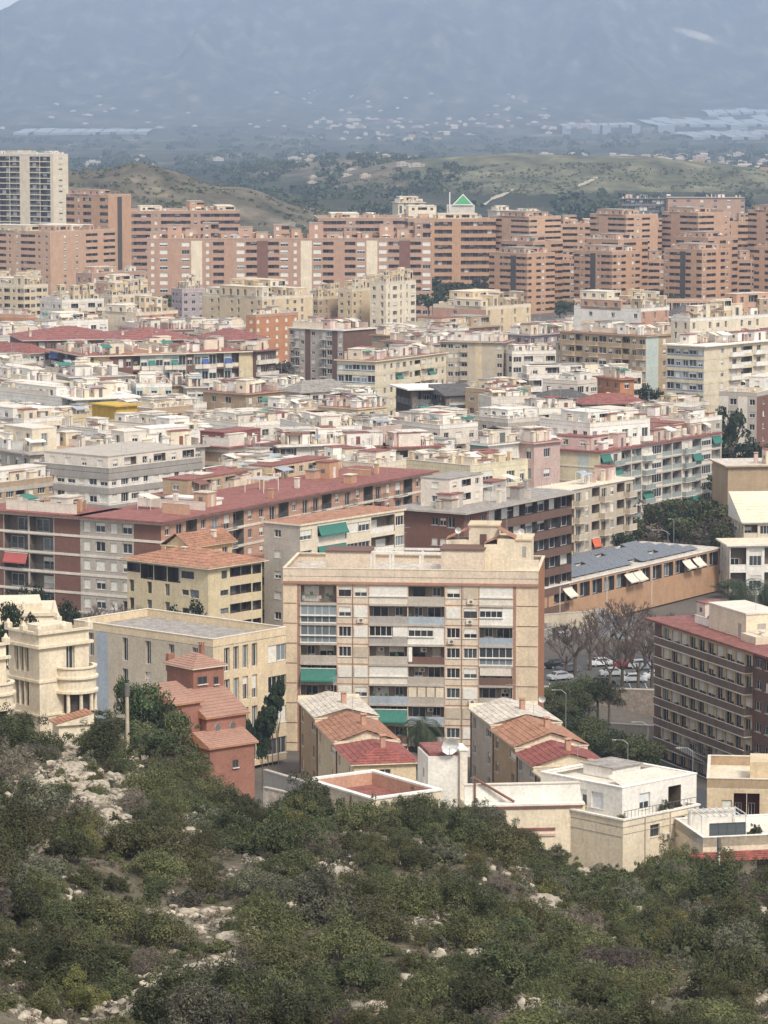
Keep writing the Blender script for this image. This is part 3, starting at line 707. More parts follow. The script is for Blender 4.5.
ab('dull tan block crowded with roof rooms, in front of the orange-walled stepped block', 446, 330, 18, 48, 398, 500, 6, 'Bw', 'w', 'tan', rc='roofgrey', k=14, pent=[(.1, .5, .2, .7, 3, 'cream', 'redroof'), (.55,.9,.1,.6,3,'tan','roofgrey')])
ab('grey-mauve block with cluttered terrace roof, behind the beige slab', 530, 336, 19, 48, 500, 575, 6, 'Bw', 'w', 'lavender', rc='roofgrey', k=14)
ab('pinkish block with white roof sheds, in front of the grey slate house', 590, 350, 18, 40, 553, 610, 5, 'Bw', 'w', 'pink', rc='redroof', k=12)
ab('red-roofed tan house row, left of the white-fascia brown block', 228, 341, 19, 40, 193, 268, 6, 'wB', 'w', 'pink', roof='hip', rc='redroof', rise=3, k=5, eave='white')
ab('dark balcony end block with stacked white slabs, beside the dark round tree', 256, 352, 20, 55, 238, 276, 6, 'B', '.', 'brown', rc='redroof', k=4, rm='offwhite', ov=.8)
bld('apartment_block', 'long block with two yellow wall panels and teal balconies under a flat cream-edged roof', 86, 357, 20, 24, xl=50, xr=254, n=5, R='=.vv.swlBBgBBgwBBglBlvv', L='=llll', col='redbrown', colL='darkgrey', cm={'v': 'yellow', 'B': 'paleteal', 'g': 'offwhite'}, rc='redroof', eave='palecream', k=16, ov=1.0, rm='offwhite', awn=['green', 'blue'], awp=.2)
ab('broad red hip-roofed block with white gutter line, behind the yellow-panelled block', 24, 341, 20, 14, 10, 128, 6, 'wO', 'w', 'redbrown', roof='hip', rc='redroof', rise=3.2, k=8, eave='white')
ab('second red hip-roofed block, its right end among white roof huts', 118, 341, 20, 14, 104, 196, 6, 'Ow', 'w', 'brown', roof='hip', rc='redroof', rise=3, k=8, eave='white')
ab('red hip-roofed corner block with white fascia, at the left edge', 30, 354, 19, 50, -30, 50, 6, '=wBwl', 'wO', 'offwhite', roof='hip', rc='redroof', rise=2.4, k=6, eave='white')
ab('orange plastered block at the left edge under the cream terraces', 28, 318, 19, 60, -30, 36, 6, 'w', '=..w..', 'orangebrick', rc='rooflight', k=6, par='salmon')
ab('white terraced block with many small roof rooms, below the cream awning block', 60, 324, 18, 30, 36, 108, 6, 'WB', 'w', 'white', k=14, pal='white', par='white', pent=[(.1, .6, .2, .7, 3, 'white', 'offwhite')])
ab('maroon and cream block among red roofs, centre of the left rooftops', 150, 331, 17, 30, 118, 200, 5, 'wB', 'w', 'pink', rc='redroof', k=14)
ab('ochre yellow plastered stair block standing above white rooftops', 116, 407, 20.5, 40, 92, 137, 6, '.', '.', 'ochre', rc='ochre', k=0, pal='cream')
ab('white block with a long teal glazed band under a curved white eave', 76, 400, 18.5, 24, 58, 138, 6, 'gg', 'g', 'paleteal', eave='white', rc='white', k=4, ov=1.2)
ab('teal balcony block with cream piers, right of the ochre stair block', 136, 388, 19, 10, 132, 172, 6, '=BvBvB', 'w', 'paleteal', cm={'v': 'palecream'}, rc='rooflight', k=6, rm='teal', par='white')
ab('plain tan gable wall beside the teal balcony block', 172, 386, 19, 10, 170, 187, 6, '=...', 'w', 'tan', rc='redroof', k=3)
ab('grey balcony block with dark railings, between two tan walls', 187, 388, 19, 12, 184, 206, 6, '=BB', 'w', 'offwhite', rc='roofgrey', k=4, rm='bluegrey')
ab('tan brick block with red-tiled terrace roof and grey balconies', 246, 395, 19, 50, 203, 284, 6, '=wBBw', '=..B.w.', 'tan', rc='redroof', k=8, ov=.5)
ab('white balcony block under a grey hipped roof, right of the tan brick block', 300, 393, 18, 40, 282, 352, 5, '=lBBlw', 'wB', 'offwhite', roof='hip', rc='roofgrey', rise=2.5, k=5, rm='white')
ab('mauve-grey balcony block in the shade of the cream banded block', 345, 402, 17, 48, 322, 384, 5, 'Bw', 'wB', 'lavender', rc='roofgrey', k=10)
bld('pavilion_building', 'flat white canopy roof over a dark upper floor', 412, 390, 18, 16, xl=396, xr=452, n=5, R='=llll', L='l', col='darkgrey', rc='white', eave='white', k=0, ov=1.6, cat='building')
bld('pavilion_building', 'dark slate shed roof building right of the white canopy', 446, 396, 17, 20, xl=432, xr=478, n=5, R='=o', L='o', col='darkgrey', roof='shed', rc='roofdark', rise=2.0, k=0, cat='building')
bld('pavilion_building', 'dark brown hip roof over a shaded gallery, in front of the tan balcony block', 584, 405, 17, 12, xl=574, xr=648, n=5, R='=xxxx', L='x', col='brown', roof='hip', rc='redroof', rise=2.2, k=3, eave='brown', cat='building')
bld('pavilion_building', 'black shallow hip roof with cream huts before it, left of the brown hip roof', 540, 399, 17, 12, xl=532, xr=592, n=5, R='=xxxx', L='x', col='darkgrey', roof='hip', rc='roofdark', rise=1.8, k=3, eave='stone', cat='building')
ab('brick and cream little block with a square chimney room, beside the dark shallow roof', 620, 380, 19, 30, 596, 634, 6, 'w', 'w', 'orangebrick', k=4, rc='redroof')
# ------------------------------------------------------------------ dense white and cream rooftops (D ~ 650-850)
ab('white house cluster with black doorways, under the curved white eave', 62, 402, 17.5, 40, -20, 92, 5, 'wB', 'd.w', 'white', k=12, pal='white', par='white', pent=[(.1, .45, .1, .6, 3, 'white', 'offwhite'), (.55, .9, .3, .8, 3, 'offwhite', 'white')])
ab('cream-white block with a tall dark doorway, at the left edge', 24, 424, 19, 44, -30, 62, 6, 'd.d', 'w', 'palecream', k=12, pal='white', par='white', pent=[(.0, .5, .2, .7, 3, 'white', 'offwhite'),(.5,.95,.1,.5,2.7,'palecream','white')])
ab('white flat-roofed block beneath the ochre stair block', 98, 436, 19, 44, 62, 150, 6, 'wB', 'w', 'white', k=3, pal='white', par='white')
ab('white block with a blank gable and a dark arched door, behind the maroon penthouse', 170, 436, 19.5, 40, 144, 210, 6, 'd..', '=..d', 'white', k=10, pal='white', par='white', pent=[(.05, .55, .1, .6, 3.3, 'white', 'white')])
ab('grey-roofed block carrying a big cream cube room, left edge', 30, 455, 20, 38, -40, 110, 6, 'w', 'w', 'stone', k=8, pal='white', rc='roofgrey', pent=[(.12, .42, .1, .5, 4.4, 'palecream', 'offwhite')])
ab('grey-roofed block with a pale cubic room and white sheds, behind the grey corner block', 118, 453, 20, 38, 92, 205, 6, 'w', 'w', 'stone', k=10, pal='white', rc='roofgrey', pent=[(.1, .35, .1, .6, 3.6, 'offwhite', 'offwhite'), (.45, .9, .3, .9, 3.6, 'white', 'white')])
bld('apartment_block', 'grey and white striped corner block with a glazed penthouse row', 109, 474, 19.4, 52, xl=34, xr=202, n=6, R=['wWdwsWwsd'], L=['WWsWWdW'], col='white', band=('grey', 1.15, .16), rc='roofdark', k=10, pal='grey', par='grey', pent=[(.03, .97, .05, .9, 2.9, 'offwhite', 'stone')], near=False)
ab('tan brick block with a low white penthouse and brown parapets, left edge', -6, 489, 17, 52, -40, 57, 6, '=wWlwWw', 'w', 'tan', band=('stone', .8, .1), rc='roofgrey', k=8, par='tan', pent=[(.2, .9, .15, .7, 2.8, 'white', 'offwhite')])
ab('maroon-topped block with white balcony bands and a blank tan gable', 229, 449, 19.5, 52, 190, 278, 6, '=lwlwl', '=..B', 'maroon', colL='tan', band=('offwhite', .8, .14), rc='redroof', k=10, rm='white', pent=[(.05, .8, .2, .8, 2.7, 'maroon', 'redroof')])
ab('white block with long flat eaves and glazed top floor, right of the maroon block', 280, 447, 19, 20, 268, 348, 6, 'gW', 'w', 'offwhite', rc='rooflight', eave='white', k=10, pal='white', ov=1.0, pent=[(.1, .6, .3, .9, 2.8, 'white', 'rooflight'), (.6,.95,.2,.7,2.8,'white','offwhite')])
ab('white block with grey terraces and a row of roof rooms, above the long red roof', 318, 432, 19, 24, 280, 362, 6, 'wB', 'w', 'white', rc='rooflight', k=14, pal='white', par='white', pent=[(.2, .7, .2, .7, 2.8, 'white', 'offwhite')])
ab('block with blue-grey shaded balconies beneath a long brown roof edge', 336, 449, 18.5, 20, 326, 392, 6, 'll', 'w', 'bluegrey', rc='redroof', eave='redbrown', k=6, ov=.9, inner='innerdark')
ab('cream block with red-tiled roof edge, left of the yellow block', 392, 449, 18.5, 20, 378, 442, 6, 'lW', 'w', 'palecream', rc='redroof', eave='redroof', k=10, ov=.6, pent=[(.3, .8, .3, .9, 2.7, 'palecream', 'offwhite')])
ab('lemon yellow block with dark shutters, between the long red roof and the striped balcony block', 470, 471, 17.5, 46, 398, 528, 5, '=gg.Ww', '=...w..', 'lemon', rc='rooflight', k=10, par='lemon', pal='cream', awn=['green'], awp=.2)
ab('white block with a dark teal gable, above the lemon block', 488, 446, 18.5, 46, 470, 520, 6, '=..w', '=...', 'white', colL='teal', rc='roofgrey', k=6, pal='white')
ab('pinkish-cream block with a brown door, right of the teal gable', 534, 444, 18.5, 46, 512, 560, 6, '=.d.', 'w', 'pink', rc='redroof', k=8)
ab('white block bristling with chimneys, under the white canopy roof', 440, 430, 18, 40, 392, 478, 6, 'wB', 'w', 'offwhite', k=18, pal='white', par='white', rc='roofgrey', pent=[(.2, .55, .1, .6, 2.8, 'white', 'offwhite'), (.6, .9, .3, .8, 2.8, 'pink', 'offwhite')])
ab('grey-white block with paired white roof rooms, left of the black shallow roof', 508, 424, 17.5, 40, 470, 545, 6, 'wB', 'w', 'stone', k=16, pal='white', par='offwhite', rc='roofgrey', pent=[(.1, .5, .1, .6, 2.8, 'white', 'white'), (.55, .9, .1, .6, 2.8, 'white', 'offwhite')])
ab('white block with stepped white roof rooms, under the brown hip roof', 590, 428, 18, 40, 540, 650, 6, 'wB', 'w', 'white', k=18, pal='white', par='white', pent=[(.05, .4, .1, .6, 3, 'white', 'white'), (.5, .9, .2, .7, 3, 'white', 'offwhite')])
ab('mauve-roofed low block with drying terraces, left of the chimney-covered block', 372, 432, 17.5, 36, 344, 402, 5, 'wB', 'w', 'pink', k=14, rc='roofgrey', par='pink')
ab('low white block with laundry terraces, below the tan brick block', 238, 428, 18, 40, 200, 282, 6, 'Bw', 'w', 'offwhite', k=16, pal='white', par='white', pent=[(.1, .5, .2, .7, 2.7, 'white', 'offwhite')])
ab('cream block with red awning strips, behind the white curved eave', 30, 384, 18, 30, -20, 66, 5, 'Bw', 'w', 'palecream', k=12, pal='white', rc='rooflight', pent=[(.3, .7, .2, .7, 2.8, 'white', 'offwhite')])
ab('pale block half hidden behind the ochre stair block', 70, 378, 17.5, 24, 40, 132, 5, 'wB', 'w', 'offwhite', k=12, pal='white', rc='roofgrey')
ab('grey block with white parapets, in front of the dark conifers', 690, 424, 16, 50, 660, 722, 6, 'w', 'w', 'stone', k=8, pal='white', par='white', rc='redroof')
ab('white low block beneath the tall tree, left of the grey block', 656, 418, 16, 46, 622, 680, 5, 'w', 'w', 'palecream', k=10, pal='white', rc='redroof')
# ------------------------------------------------------------------ the long red roofs and their neighbours
LONGKW = dict(z0=0, n=6, col='redbrown', cm={'s': 'stone', 'W': 'stone', 'w': 'salmon', 'B': 'salmon', 'l': 'stone'}, band=('offwhite', .42, .1), rc='redroof', eave='redroof', pal='brick', rk='bars', rm='rail', shp=.75, near=True)
bld('apartment_block', 'long red-roofed brown brick block with white window strips on its end wall', 161, 523, 19.2, 60, xl=80, xr=432, R='=wBlwBBlwwBlwBBlwBwlBwBlwB', L=['=.WsWs'], Lw=[5.4, 1.9, 2.2, 1.9, 2.2], k=4, ov=1.0, awn=['green'], awp=.06, **LONGKW)
NL = at_z(161, 523, 19.2); LL = span(NL, R_(150), 80)+.02
bld('apartment_block', 'brown brick wing with stacked balconies, one with a red awning, at the left edge', 0, 0, 19.2, 60, N=NL+Vector((math.cos(R_(150)), math.sin(R_(150)), 0))*LL, xl=-22, wr=10.5, R='=...', L=['=ll.', '=ll.', '=le.', '=ll.'], Lw=[4.6, 4.2, 6], k=3, ov=.98, awn=['awnred'], awp=0, **LONGKW)
ab('tan wall row under a second red roof, behind the long red-roofed block', 196, 499, 18.6, 58, 150, 368, 6, '=.:.:.:..:.:', '=..:', 'tan', cm={':': 'stone'}, rc='redroof', k=10, ov=.4, pal='cream', pent=[(.02, .35, .25, .8, 2.7, 'tan', 'redroof'), (.5, .85, .3, .8, 2.7, 'cream', 'redroof')])
ab('red-brown roofed row with small white chimneys, third row behind the long red roof', 222, 486, 18, 58, 196, 330, 6, '=w.w.w', 'w', 'pink', rc='redroof', k=8, ov=.4)
ab('white tarpaulin-roofed low block between the red roofs', 212, 501, 20.4, 60, 166, 222, 6, '=..', '=...', 'white', rc='white', k=0, pal='white', ov=.2)
bld('apartment_block', 'white plastered block with green awnings and a grey blank gable', 300, 526, 20.2, 52, xl=264, xr=404, n=6, R='=h.ehhlh', Rw=[1.6, .6, 4.2, 1.6, 1.6, 3.6, 1.2], L='=..d.', col='palecream', colL='stone', rc='terracotta', eave='palecream', k=0, ov=.25, near=True, rk='solid', rm='white', shp=.5)  # left gable: its shade is put into the greyer wall colour
bld('apartment_block', 'dark brown brick block with a grey roof slab and pale roof cube', 464, 514, 18.3, 58, xl=397, xr=572, n=7, R='=wwooooooo', L='=.wdd....', col='redbrown', cm={'o': 'brown'}, rc='roofgrey', eave='stone', k=4, pal='grey', ov=1.1, z0=-6.0, rm='brown', inner='innerdark', near=False, awn=['awnorange', 'awnred'], pent=[(.12, .42, .42, .85, 4.8, 'offwhite', 'roofgrey')])
bld('apartment_block', 'cream balcony block with white awning roof, right of the dark brown block', 566, 491, 13.6, 56, xl=536, xr=633, n=6, R='=lBwlBwlB', L='w', col='beige', rc='palecream', eave='white', k=3, ov=.3, z0=-6.2, rm='beige', rk='solid', awn=['awnorange'], awp=.05)
bld('apartment_block', 'striped balcony block with red roof, white huts and green awnings, above the hillside trees', 600, 453, 13.2, 56, xl=524, xr=721, n=6, R='=lBllBgllBlgl', L='=.;..B..', col='offwhite', colL='lemon', cm={';': 'paleteal'}, band=('offwhite', .3, .1), rc='redroof', eave='redroof', k=24, ov=.5, z0=-6.0, rm='greyteal', awn=['green', 'green'], awp=.14, shp=.6, inner='grey', pal='mixed', near=False, pent=[(.02,.16,.15,.6,2.7,'pink','redroof'),(.3,.42,.2,.6,2.7,'white','redroof'),(.55,.68,.2,.7,2.7,'palecream','redroof'),(.72,.88,.2,.7,2.8,'cream','redroof')])
bld('blank_building', 'plain tan block with a single small window, rising behind the yellow-roofed school', 728, 467, Z(467, 716), 8, xr=815, wl=14, n=5, R=['.....', '.....', 'd....'], L='.', col='tan', rc='rooflight', k=1, cat='building', z0=-3)
bld('school_building', 'yellow sloping-roofed school with white glazed terraces, right edge', 744, 523, Z(523, 680), 6, xr=815, wl=12, z0=-5, n=3, R='=lWlWl', L='w', col='palecream', roof='shed', rc='palecream', rise=4.8, ov=.6, k=0, eave='white', cat='school', near=False)
bld('terrace_building', 'white flat-roofed annex with awnings in front of the yellow-roofed school', 730, 546, Z(546, 655), 6, xr=815, wl=9, z0=-6.4, n=2, R='=lWlWl', L='w', col='white', rc='palecream', eave='white', k=0, ov=.8, cat='building')

# ------------------------------------------------------------------ the tight infill between the bigger blocks
def inside(p, f, g=.6):
    dx, dy = p[0]-f[0], p[1]-f[1]; c, s_ = math.cos(f[2]), math.sin(f[2]); u, v = dx*c+dy*s_, -dx*s_+dy*c
    return -g < u < f[3]+g and -g < v < f[4]+g
def rect_points(f, n=4):
    c, s_ = math.cos(f[2]), math.sin(f[2]); out = []
    for i in range(n+1):
        for j in range(n+1):
            u, v = f[3]*i/n, f[4]*j/n; out.append((f[0]+u*c-v*s_, f[1]+u*s_+v*c))
    return out
def infill():
    rr = random.Random(404); base = list(FOOT); used = set(); n = 0
    looks = [('white', 'white-walled', 'white'), ('palecream', 'pale cream', 'white'), ('offwhite', 'off-white', 'white'), ('pink', 'pinkish', 'mixed'), ('tan', 'tan', 'cream'), ('stone', 'grey', 'grey'), ('cream', 'cream', 'mixed'), ('redbrown', 'dark brown', 'mixed'), ('orangebrick', 'orange brick', 'mixed'), ('salmon', 'salmon', 'mixed'), ('yellow', 'yellow', 'cream')]
    tops = [('rooflight', 'pale roof terrace'), ('redroof', 'red roof terrace'), ('redroof', 'red roof terrace'), ('roofgrey', 'grey roof terrace'), ('terracotta', 'orange tiled terrace'), ('white', 'white roof deck')]
    for tries in range(9000):
        if n >= 78: break
        px, py = rr.uniform(-25, 790), rr.uniform(326, 486); zt = rr.uniform(14.2, 18.8)
        if (px > 690 and py > 395) or (px > 520 and py > 424) or (px > 395 and py > 455): continue
        if any(x0-26 < px < x1+10 and y0 < py < y1 for x0, x1, y0, y1 in ((40, 262, 345, 392), (250, 300, 312, 352), (285, 382, 325, 380), (330, 450, 352, 402), (440, 512, 338, 385), (398, 480, 380, 408), (560, 670, 335, 372), (660, 770, 345, 392), (90, 140, 398, 432), (572, 650, 398, 418))): continue
        N = at_z(px, py, zt); a = R_(rr.choice((52, 52, 55, 48, 20, 30))); w, d = rr.uniform(8, 17), rr.uniform(8, 15)
        f = (N.x, N.y, a, w, d, '', zt)
        near = [b for b in FOOT if abs(b[0]-N.x) < 110 and abs(b[1]-N.y) < 110]
        pts = rect_points(f)
        if any(inside(p, b) for b in near for p in pts) or any(inside(p, f) for b in near for p in rect_points(b, 8)): continue
        # named by the authored block that stands next to it
        best = min(base, key=lambda b: (b[0]+b[3]*.5*math.cos(b[2])-b[4]*.5*math.sin(b[2])-N.x)**2 + (b[1]+b[3]*.5*math.sin(b[2])+b[4]*.5*math.cos(b[2])-N.y)**2)
        h = best[5].split(',')[0]
        for cut in (' with ', ' under ', ' in front', ' stepping', ' dotted', ' crowded', ' beneath', ' joining', ' carrying', ' below', ' rising', ' beside', ' glimpsed', ' bristling', ' banded', ' at the', ' on ', ' over ', ' standing', ' half', ' left of', ' above', ' right of', ' behind', ' among', ' between'): h = h.split(cut)[0]
        rel = 'in front of' if N.y < best[1]+best[4]*.3 else 'behind'
        lk = rr.sample(looks, 6)+[('white', 'white-walled', 'white')]*0; tp = rr.choice(tops); lab = None
        if rr.random() < .3: lk.insert(0, looks[rr.randrange(3)])
        for c_, word, pal in lk:
            t_ = 'narrow %s block with %s, %s the %s' % (word, tp[1], rel, h)
            if len(t_.split()) <= 16 and t_ not in used: lab = t_; break
        if lab is None: continue
        used.add(lab); n += 1
        R_pat = rr.choice(('wB', 'lB', 'ws', 'Bw', 'gw', 'W.', 'lw')); L_pat = rr.choice(('w', 'w.', 'B', '.', 'sw'))
        ab(lab, px, py, zt, math.degrees(a), None, None, rr.choice((5, 6)), R_pat, L_pat, c_, wl=d, wr=w, N=N, rc=tp[0], k=rr.choice((6, 8, 10)), pal=pal, par=rr.choice((None, 'white', c_)), awn=['green', 'awnred', 'blue'] if rr.random() < .4 else None, ov=rr.choice((.3, .6, 1.0)), rk=rr.choice(('solid', 'bars')), rm=rr.choice(('white', 'offwhite', 'rail', None)))
    return n
INF = infill()
# ================================================================== main slab with glazed and open balconies
def wxy(x, y, z): return Vector((x, y, z))
def box_part(name, root, x0, x1, y0, y1, z0, z1, mat, parent=None, skip=''):
    mb = MB(); mb.box(x0, x1, y0, y1, z0, z1, mat, skip); return obj(name, mb, parent or root)

def main_slab():
    random.seed(99)
    Nl = at_y(283, 569, 460); zt = Nl.z
    Nr = at_z(538.5, 572.4, zt)
    dx = Nr - Nl; L = dx.length; A = math.atan2(dx.y, dx.x)
    z0 = -1.6; H = zt-z0; n = 9; fh = (H-1.9)/n; D = 16.0
    t = thing('apartment_building', 'big beige eight-storey slab with mixed open and glazed balconies, facing the row houses', 'apartment block', (Nl.x, Nl.y, z0), A)
    wall = MB(); F = Facade(t, wall, 'R', L, D)
    P, S, ST = W('mainbeige'), W('mainpanel'), W('mainstripe')
    wm, gr = W('white'), W('offwhite')
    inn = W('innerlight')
    # columns: end panel | stripe | A balcony | w | s | B balcony | C balcony | w | w | D balcony | stripe | end panel
    cols = [('end', 14), ('stripe', 3), ('bal', 37), ('win', 16), ('win', 16), ('bal', 39), ('bal', 37), ('win', 17), ('win', 17), ('bal', 34), ('stripe', 3), ('end', 22)]
    tot = sum(c[1] for c in cols)
    # per floor, top first: what fills each of the four balcony stacks and the four window stacks
    bal = [('o', 'g', 'n', 's'), ('G', 'x', 'x', 'h'), ('G', 'q', 'h', 'x'), ('x', 'x', 'b', 'G'), ('a', 'g', 'x', 'm'), ('x', 'x', 'y', 'x'), ('x', 'a', 'x', 'x'), ('x', 'x', 'x', 'x'), ('x', 'x', 'x', 'x')]
    win = [('h', 'H', 'H', 'S'), ('H', 'S', 'S', 'h'), ('w', 'S', 'w', 'H'), ('w', 'S', 'w', 'w'), ('S', 'S', 'w', 'H'), ('S', 'H', 'w', 'S'), ('w', 'S', 'S', 'S'), ('w', 'S', 'w', 'S'), ('S', 'w', 'w', 'S')]
    u = 0; bi = wi = 0; edges = []
    for kind, wpx in cols:
        cw = L*wpx/tot; u0, u1 = u, u+cw; u = u1; uc = (u0+u1)/2; edges.append((kind, u0, u1))
        if kind in ('end', 'stripe'):
            F.quad(u0, u1, 0, H-1.9, S if kind == 'end' else ST)
            if kind == 'end':
                for i in range(1, n):
                    box_part('panel_joint', t, u0+.05, u1-.05, -.035, .0-.003, i*fh-.05, i*fh+.05, W('brown'))
            continue
        for i in range(n):
            top = n-1-i; v0 = i*fh; v1 = v0+fh
            if kind == 'win':
                c = win[top][wi]
                aw = cw*.78
                F.hole(u0, u1, v0, v1, uc-aw/2, uc+aw/2, v0+1.0, v0+2.35, .16, P)
                sh = {'S': 1.0, 'H': .6, 'h': .35, 'w': 0}[c]
                put_window(F, uc, -.16, v0+1.0, aw, 1.35, dict(sh=SHUT), True, 2 if c != 'w' else 3, 1, sh, FRAME if c != 'h' else FRAMED, GLASS)
                if c == 'S': box_part('shutter_panel', t, uc-aw/2-.05, uc+aw/2+.05, -.12, -.004, v0+.95, v0+2.4, SHUT if top % 3 else SHUTB)
                if random.random() < .22: obj('air_conditioner', air_me(), t, (uc+random.uniform(-.4, .4), 0, v0+.25))
                continue
            c = bal[top][bi]
            a0, a1, b0, b1 = u0+.06, u1-.06, v0+.12, v1-.22
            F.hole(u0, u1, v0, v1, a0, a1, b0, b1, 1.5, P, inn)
            aw = a1-a0; hh = b1-b0
            # inner wall: door window, blind, patches
            if c not in 'Gg':
                ww = random.uniform(1.6, 2.2); du = random.choice((-.22, .2))*aw
                put_window(F, uc+du, -1.46, b0+.02, ww, 2.1, dict(sh=SHUT), True, 2, 1, random.choice((0, 0, .35, 1)), FRAME if random.random() < .7 else FRAMED, GLASS)
                put_window(F, uc-du*1.2, -1.46, b0+.9, 1.1, 1.2, dict(sh=SHUTB), True, 2, 1, random.choice((0, 1, .6)), FRAME, GLASS)
            if c in 'Ggh' or c == 's' or c == 'q':
                k = max(3, int(aw/.85))
                if c == 'G':
                    put_window(F, uc, -.06, b0+1.0, aw, hh-1.0, {}, True, k, 1, 0, FRAME, GLASSB if random.random() < .5 else GLASS)
                    put_window(F, uc, -.06, b0, aw, .95, {}, True, k, 1, 0, FRAME, GLASSB)
                elif c == 'g':
                    put_window(F, uc, -.06, b0+1.0, aw, hh-1.0, dict(sh=SHUT), True, k, 1, random.choice((1, .6)), FRAME, GLASSB)
                    box_part('railing', t, a0, a1, -.02, .1, b0-.1, b0+1.0, gr)
                elif c == 's':
                    put_window(F, uc, -.06, b0+1.0, aw, hh-1.0, dict(sh=SHUT), True, k, 1, 1, FRAME, GLASSB)
                    box_part('railing', t, a0, a1, -.02, .1, b0-.1, b0+1.0, gr)
                elif c == 'q':
                    put_window(F, uc-aw*.2, -.06, b0+1.0, aw*.6, hh-1.0, {}, True, 4, 1, 0, FRAME, GLASS)
                    box_part('sliding_panel', t, uc+aw*.12, a1, -.0, .06, b0+1.0, b1, wm)
                    box_part('railing', t, a0, a1, -.02, .1, b0-.1, b0+1.0, W('grey'))
                else:
                    put_window(F, uc-aw*.15, -.06, b0+1.0, aw*.7, hh-1.1, {}, True, 4, 1, .35, FRAME, GLASS)
                    box_part('sliding_panel', t, uc+aw*.2, a1, 0, .06, b0+1.0, b1, wm)
                    box_part('railing', t, a0, a1, -.02, .1, b0-.1, b0+1.0, wm if random.random() < .5 else W('darkgreen'))
            elif c in 'oxabmny':
                dark = random.random() < .4
                box_part('railing', t, a0-.05, a1+.05, -.06, .06, b0-.16, b0+1.0, W(('grey', 'stone', 'bluegrey', 'brown', 'stone')[(top*3+bi*2) % 5])) if c != 'o' else F.part('railing', railing_me(aw, 'bars', W('rail')), uc, -.05, b0)
                if random.random() < .5:
                    for j in range(random.randint(2, 5)):
                        xx = random.uniform(a0+.2, a1-.7); box_part('laundry', t, xx, xx+random.uniform(.3, .7), .07, .1, b0+random.uniform(.1, .5), b0+.95, W(random.choice(('white', 'bluegrey', 'pink', 'offwhite', 'darkgrey'))))
                for j in range(random.randint(0, 4)):
                    xx = random.uniform(a0, a1-.4); box_part('planter', t, xx, xx+random.uniform(.2, .45), .0, .2, b0+1.0, b0+1.0+random.uniform(.15, .45), plain('potted_green', (.05, .09, .03), .9))
                if random.random() < .4: obj('air_conditioner', air_me(), t, (random.uniform(a0+.5, a1-.5), 1.3, b0+1.5))
                if c == 'a': F.part('awning', awning_me(aw-.1, 1.5, .8, W('green')), uc, .04, b1-.5)
                if c == 'm': box_part('blind', t, a0+.1, a1-.1, -.1, -.06, b0+1.3, b1, W('offwhite'))
                if c == 'y':
                    for j in range(4): box_part('blind', t, a0+aw*j/4+.06, a0+aw*(j+1)/4-.06, -.1, -.06, b0+.95, b1-.1, W('palecream'))
                if c == 'b': box_part('blind', t, a0+.05, a0+.55, -.1, -.06, b0+.3, b1-.1, W('white')); box_part('laundry', t, uc-.3, uc+.8, .12, .17, b0+.15, b0+.8, W('white'))
        if kind == 'win': wi += 1
        else: bi += 1
    # slab edges between floors and the parapet zone
    for i in range(1, n):
        for kind, u0, u1 in edges:
            if kind == 'bal': box_part('balcony_slab', t, u0-.02, u1+.02, -.16, -.004, i*fh-.2, i*fh+.1, W('stone'))
            if kind == 'win': box_part('floor_band', t, u0+.02, u1-.02, -.04, -.004, i*fh-.05, i*fh+.06, W('mainstripe'))
    F.quad(0, L, H-1.9, H, P)
    box_part('cornice', t, -.25, L+.02, -.28, -.004, H-1.95, H-1.6, ST)
    for uu in [e[1] for e in edges if e[0] == 'win'] + [e[2] for e in edges if e[0] == 'win' ]:
        box_part('drain_pipe', t, uu-.04, uu+.04, -.10, -.01, .5, H-2, W('salmon'))
    E = W('mainside')
    wall.poly([(L, 0, 0), (L, D, 0), (L, D, H), (L, 0, H)], E); wall.poly([(0, 0, 0), (0, D, 0), (0, D, H), (0, 0, H)], S); wall.poly([(0, D, 0), (L, D, 0), (L, D, H), (0, D, H)], P)
    obj('wall', wall, t)
    mb = MB(); mb.box(0, L, 0, D, H-1.0, H-.9, W('rooflight')); obj('roof', mb, t)
    obj('parapet', parapet_mb(L, D, H-.01, .12, P, W('palecream'), .3), t)
    box_part('plinth', t, .02, L-.02, .02, D-.02, -6.5, -.003, W('stone'))
    # rooftop: lift house, pergola beams, sloping-roofed flats, stair rooms
    sc = L/256.0
    def X(px): return (px-283)*sc
    Zr = H-.9
    hb = MB(); hb.box(X(325), X(370), 1.2, 6, Zr, Zr+3.2, P); hb.box(X(324), X(371), 1.0, 6.2, Zr+3.2, Zr+3.4, W('brown')); obj('rooftop_hut', hb, t)
    hb = MB(); hb.box(X(441), X(484), 1.2, 6, Zr, Zr+3.6, P); hb.box(X(440), X(485), 1.0, 6.2, Zr+3.6, Zr+3.8, W('brown')); obj('rooftop_hut', hb, t)
    pb = MB()
    for a in (370, 389, 419): pb.box(X(a), X(a)+.28, 1.2, 1.5, Zr, Zr+3.0, wm); pb.box(X(a), X(a)+.28, 5.2, 5.5, Zr, Zr+3.0, wm)
    pb.box(X(370), X(442), 1.15, 1.55, Zr+3.0, Zr+3.3, wm); pb.box(X(370), X(442), 5.15, 5.55, Zr+3.0, Zr+3.3, wm); obj('pergola', pb, t)
    hb = MB(); hb.box(X(466), X(496), 6.4, 11, Zr, Zr+6.3, W('palecream')); hb.box(X(477), X(484), 6.37, 6.4, Zr+2.2, Zr+5.2, W('brown')); hb.box(X(465), X(497), 6.2, 11.2, Zr+6.3, Zr+6.5, W('cream')); obj('rooftop_hut', hb, t)
    hb = MB(); hb.box(X(496), X(530), 4, 10, Zr, Zr+4.7, W('palecream'))
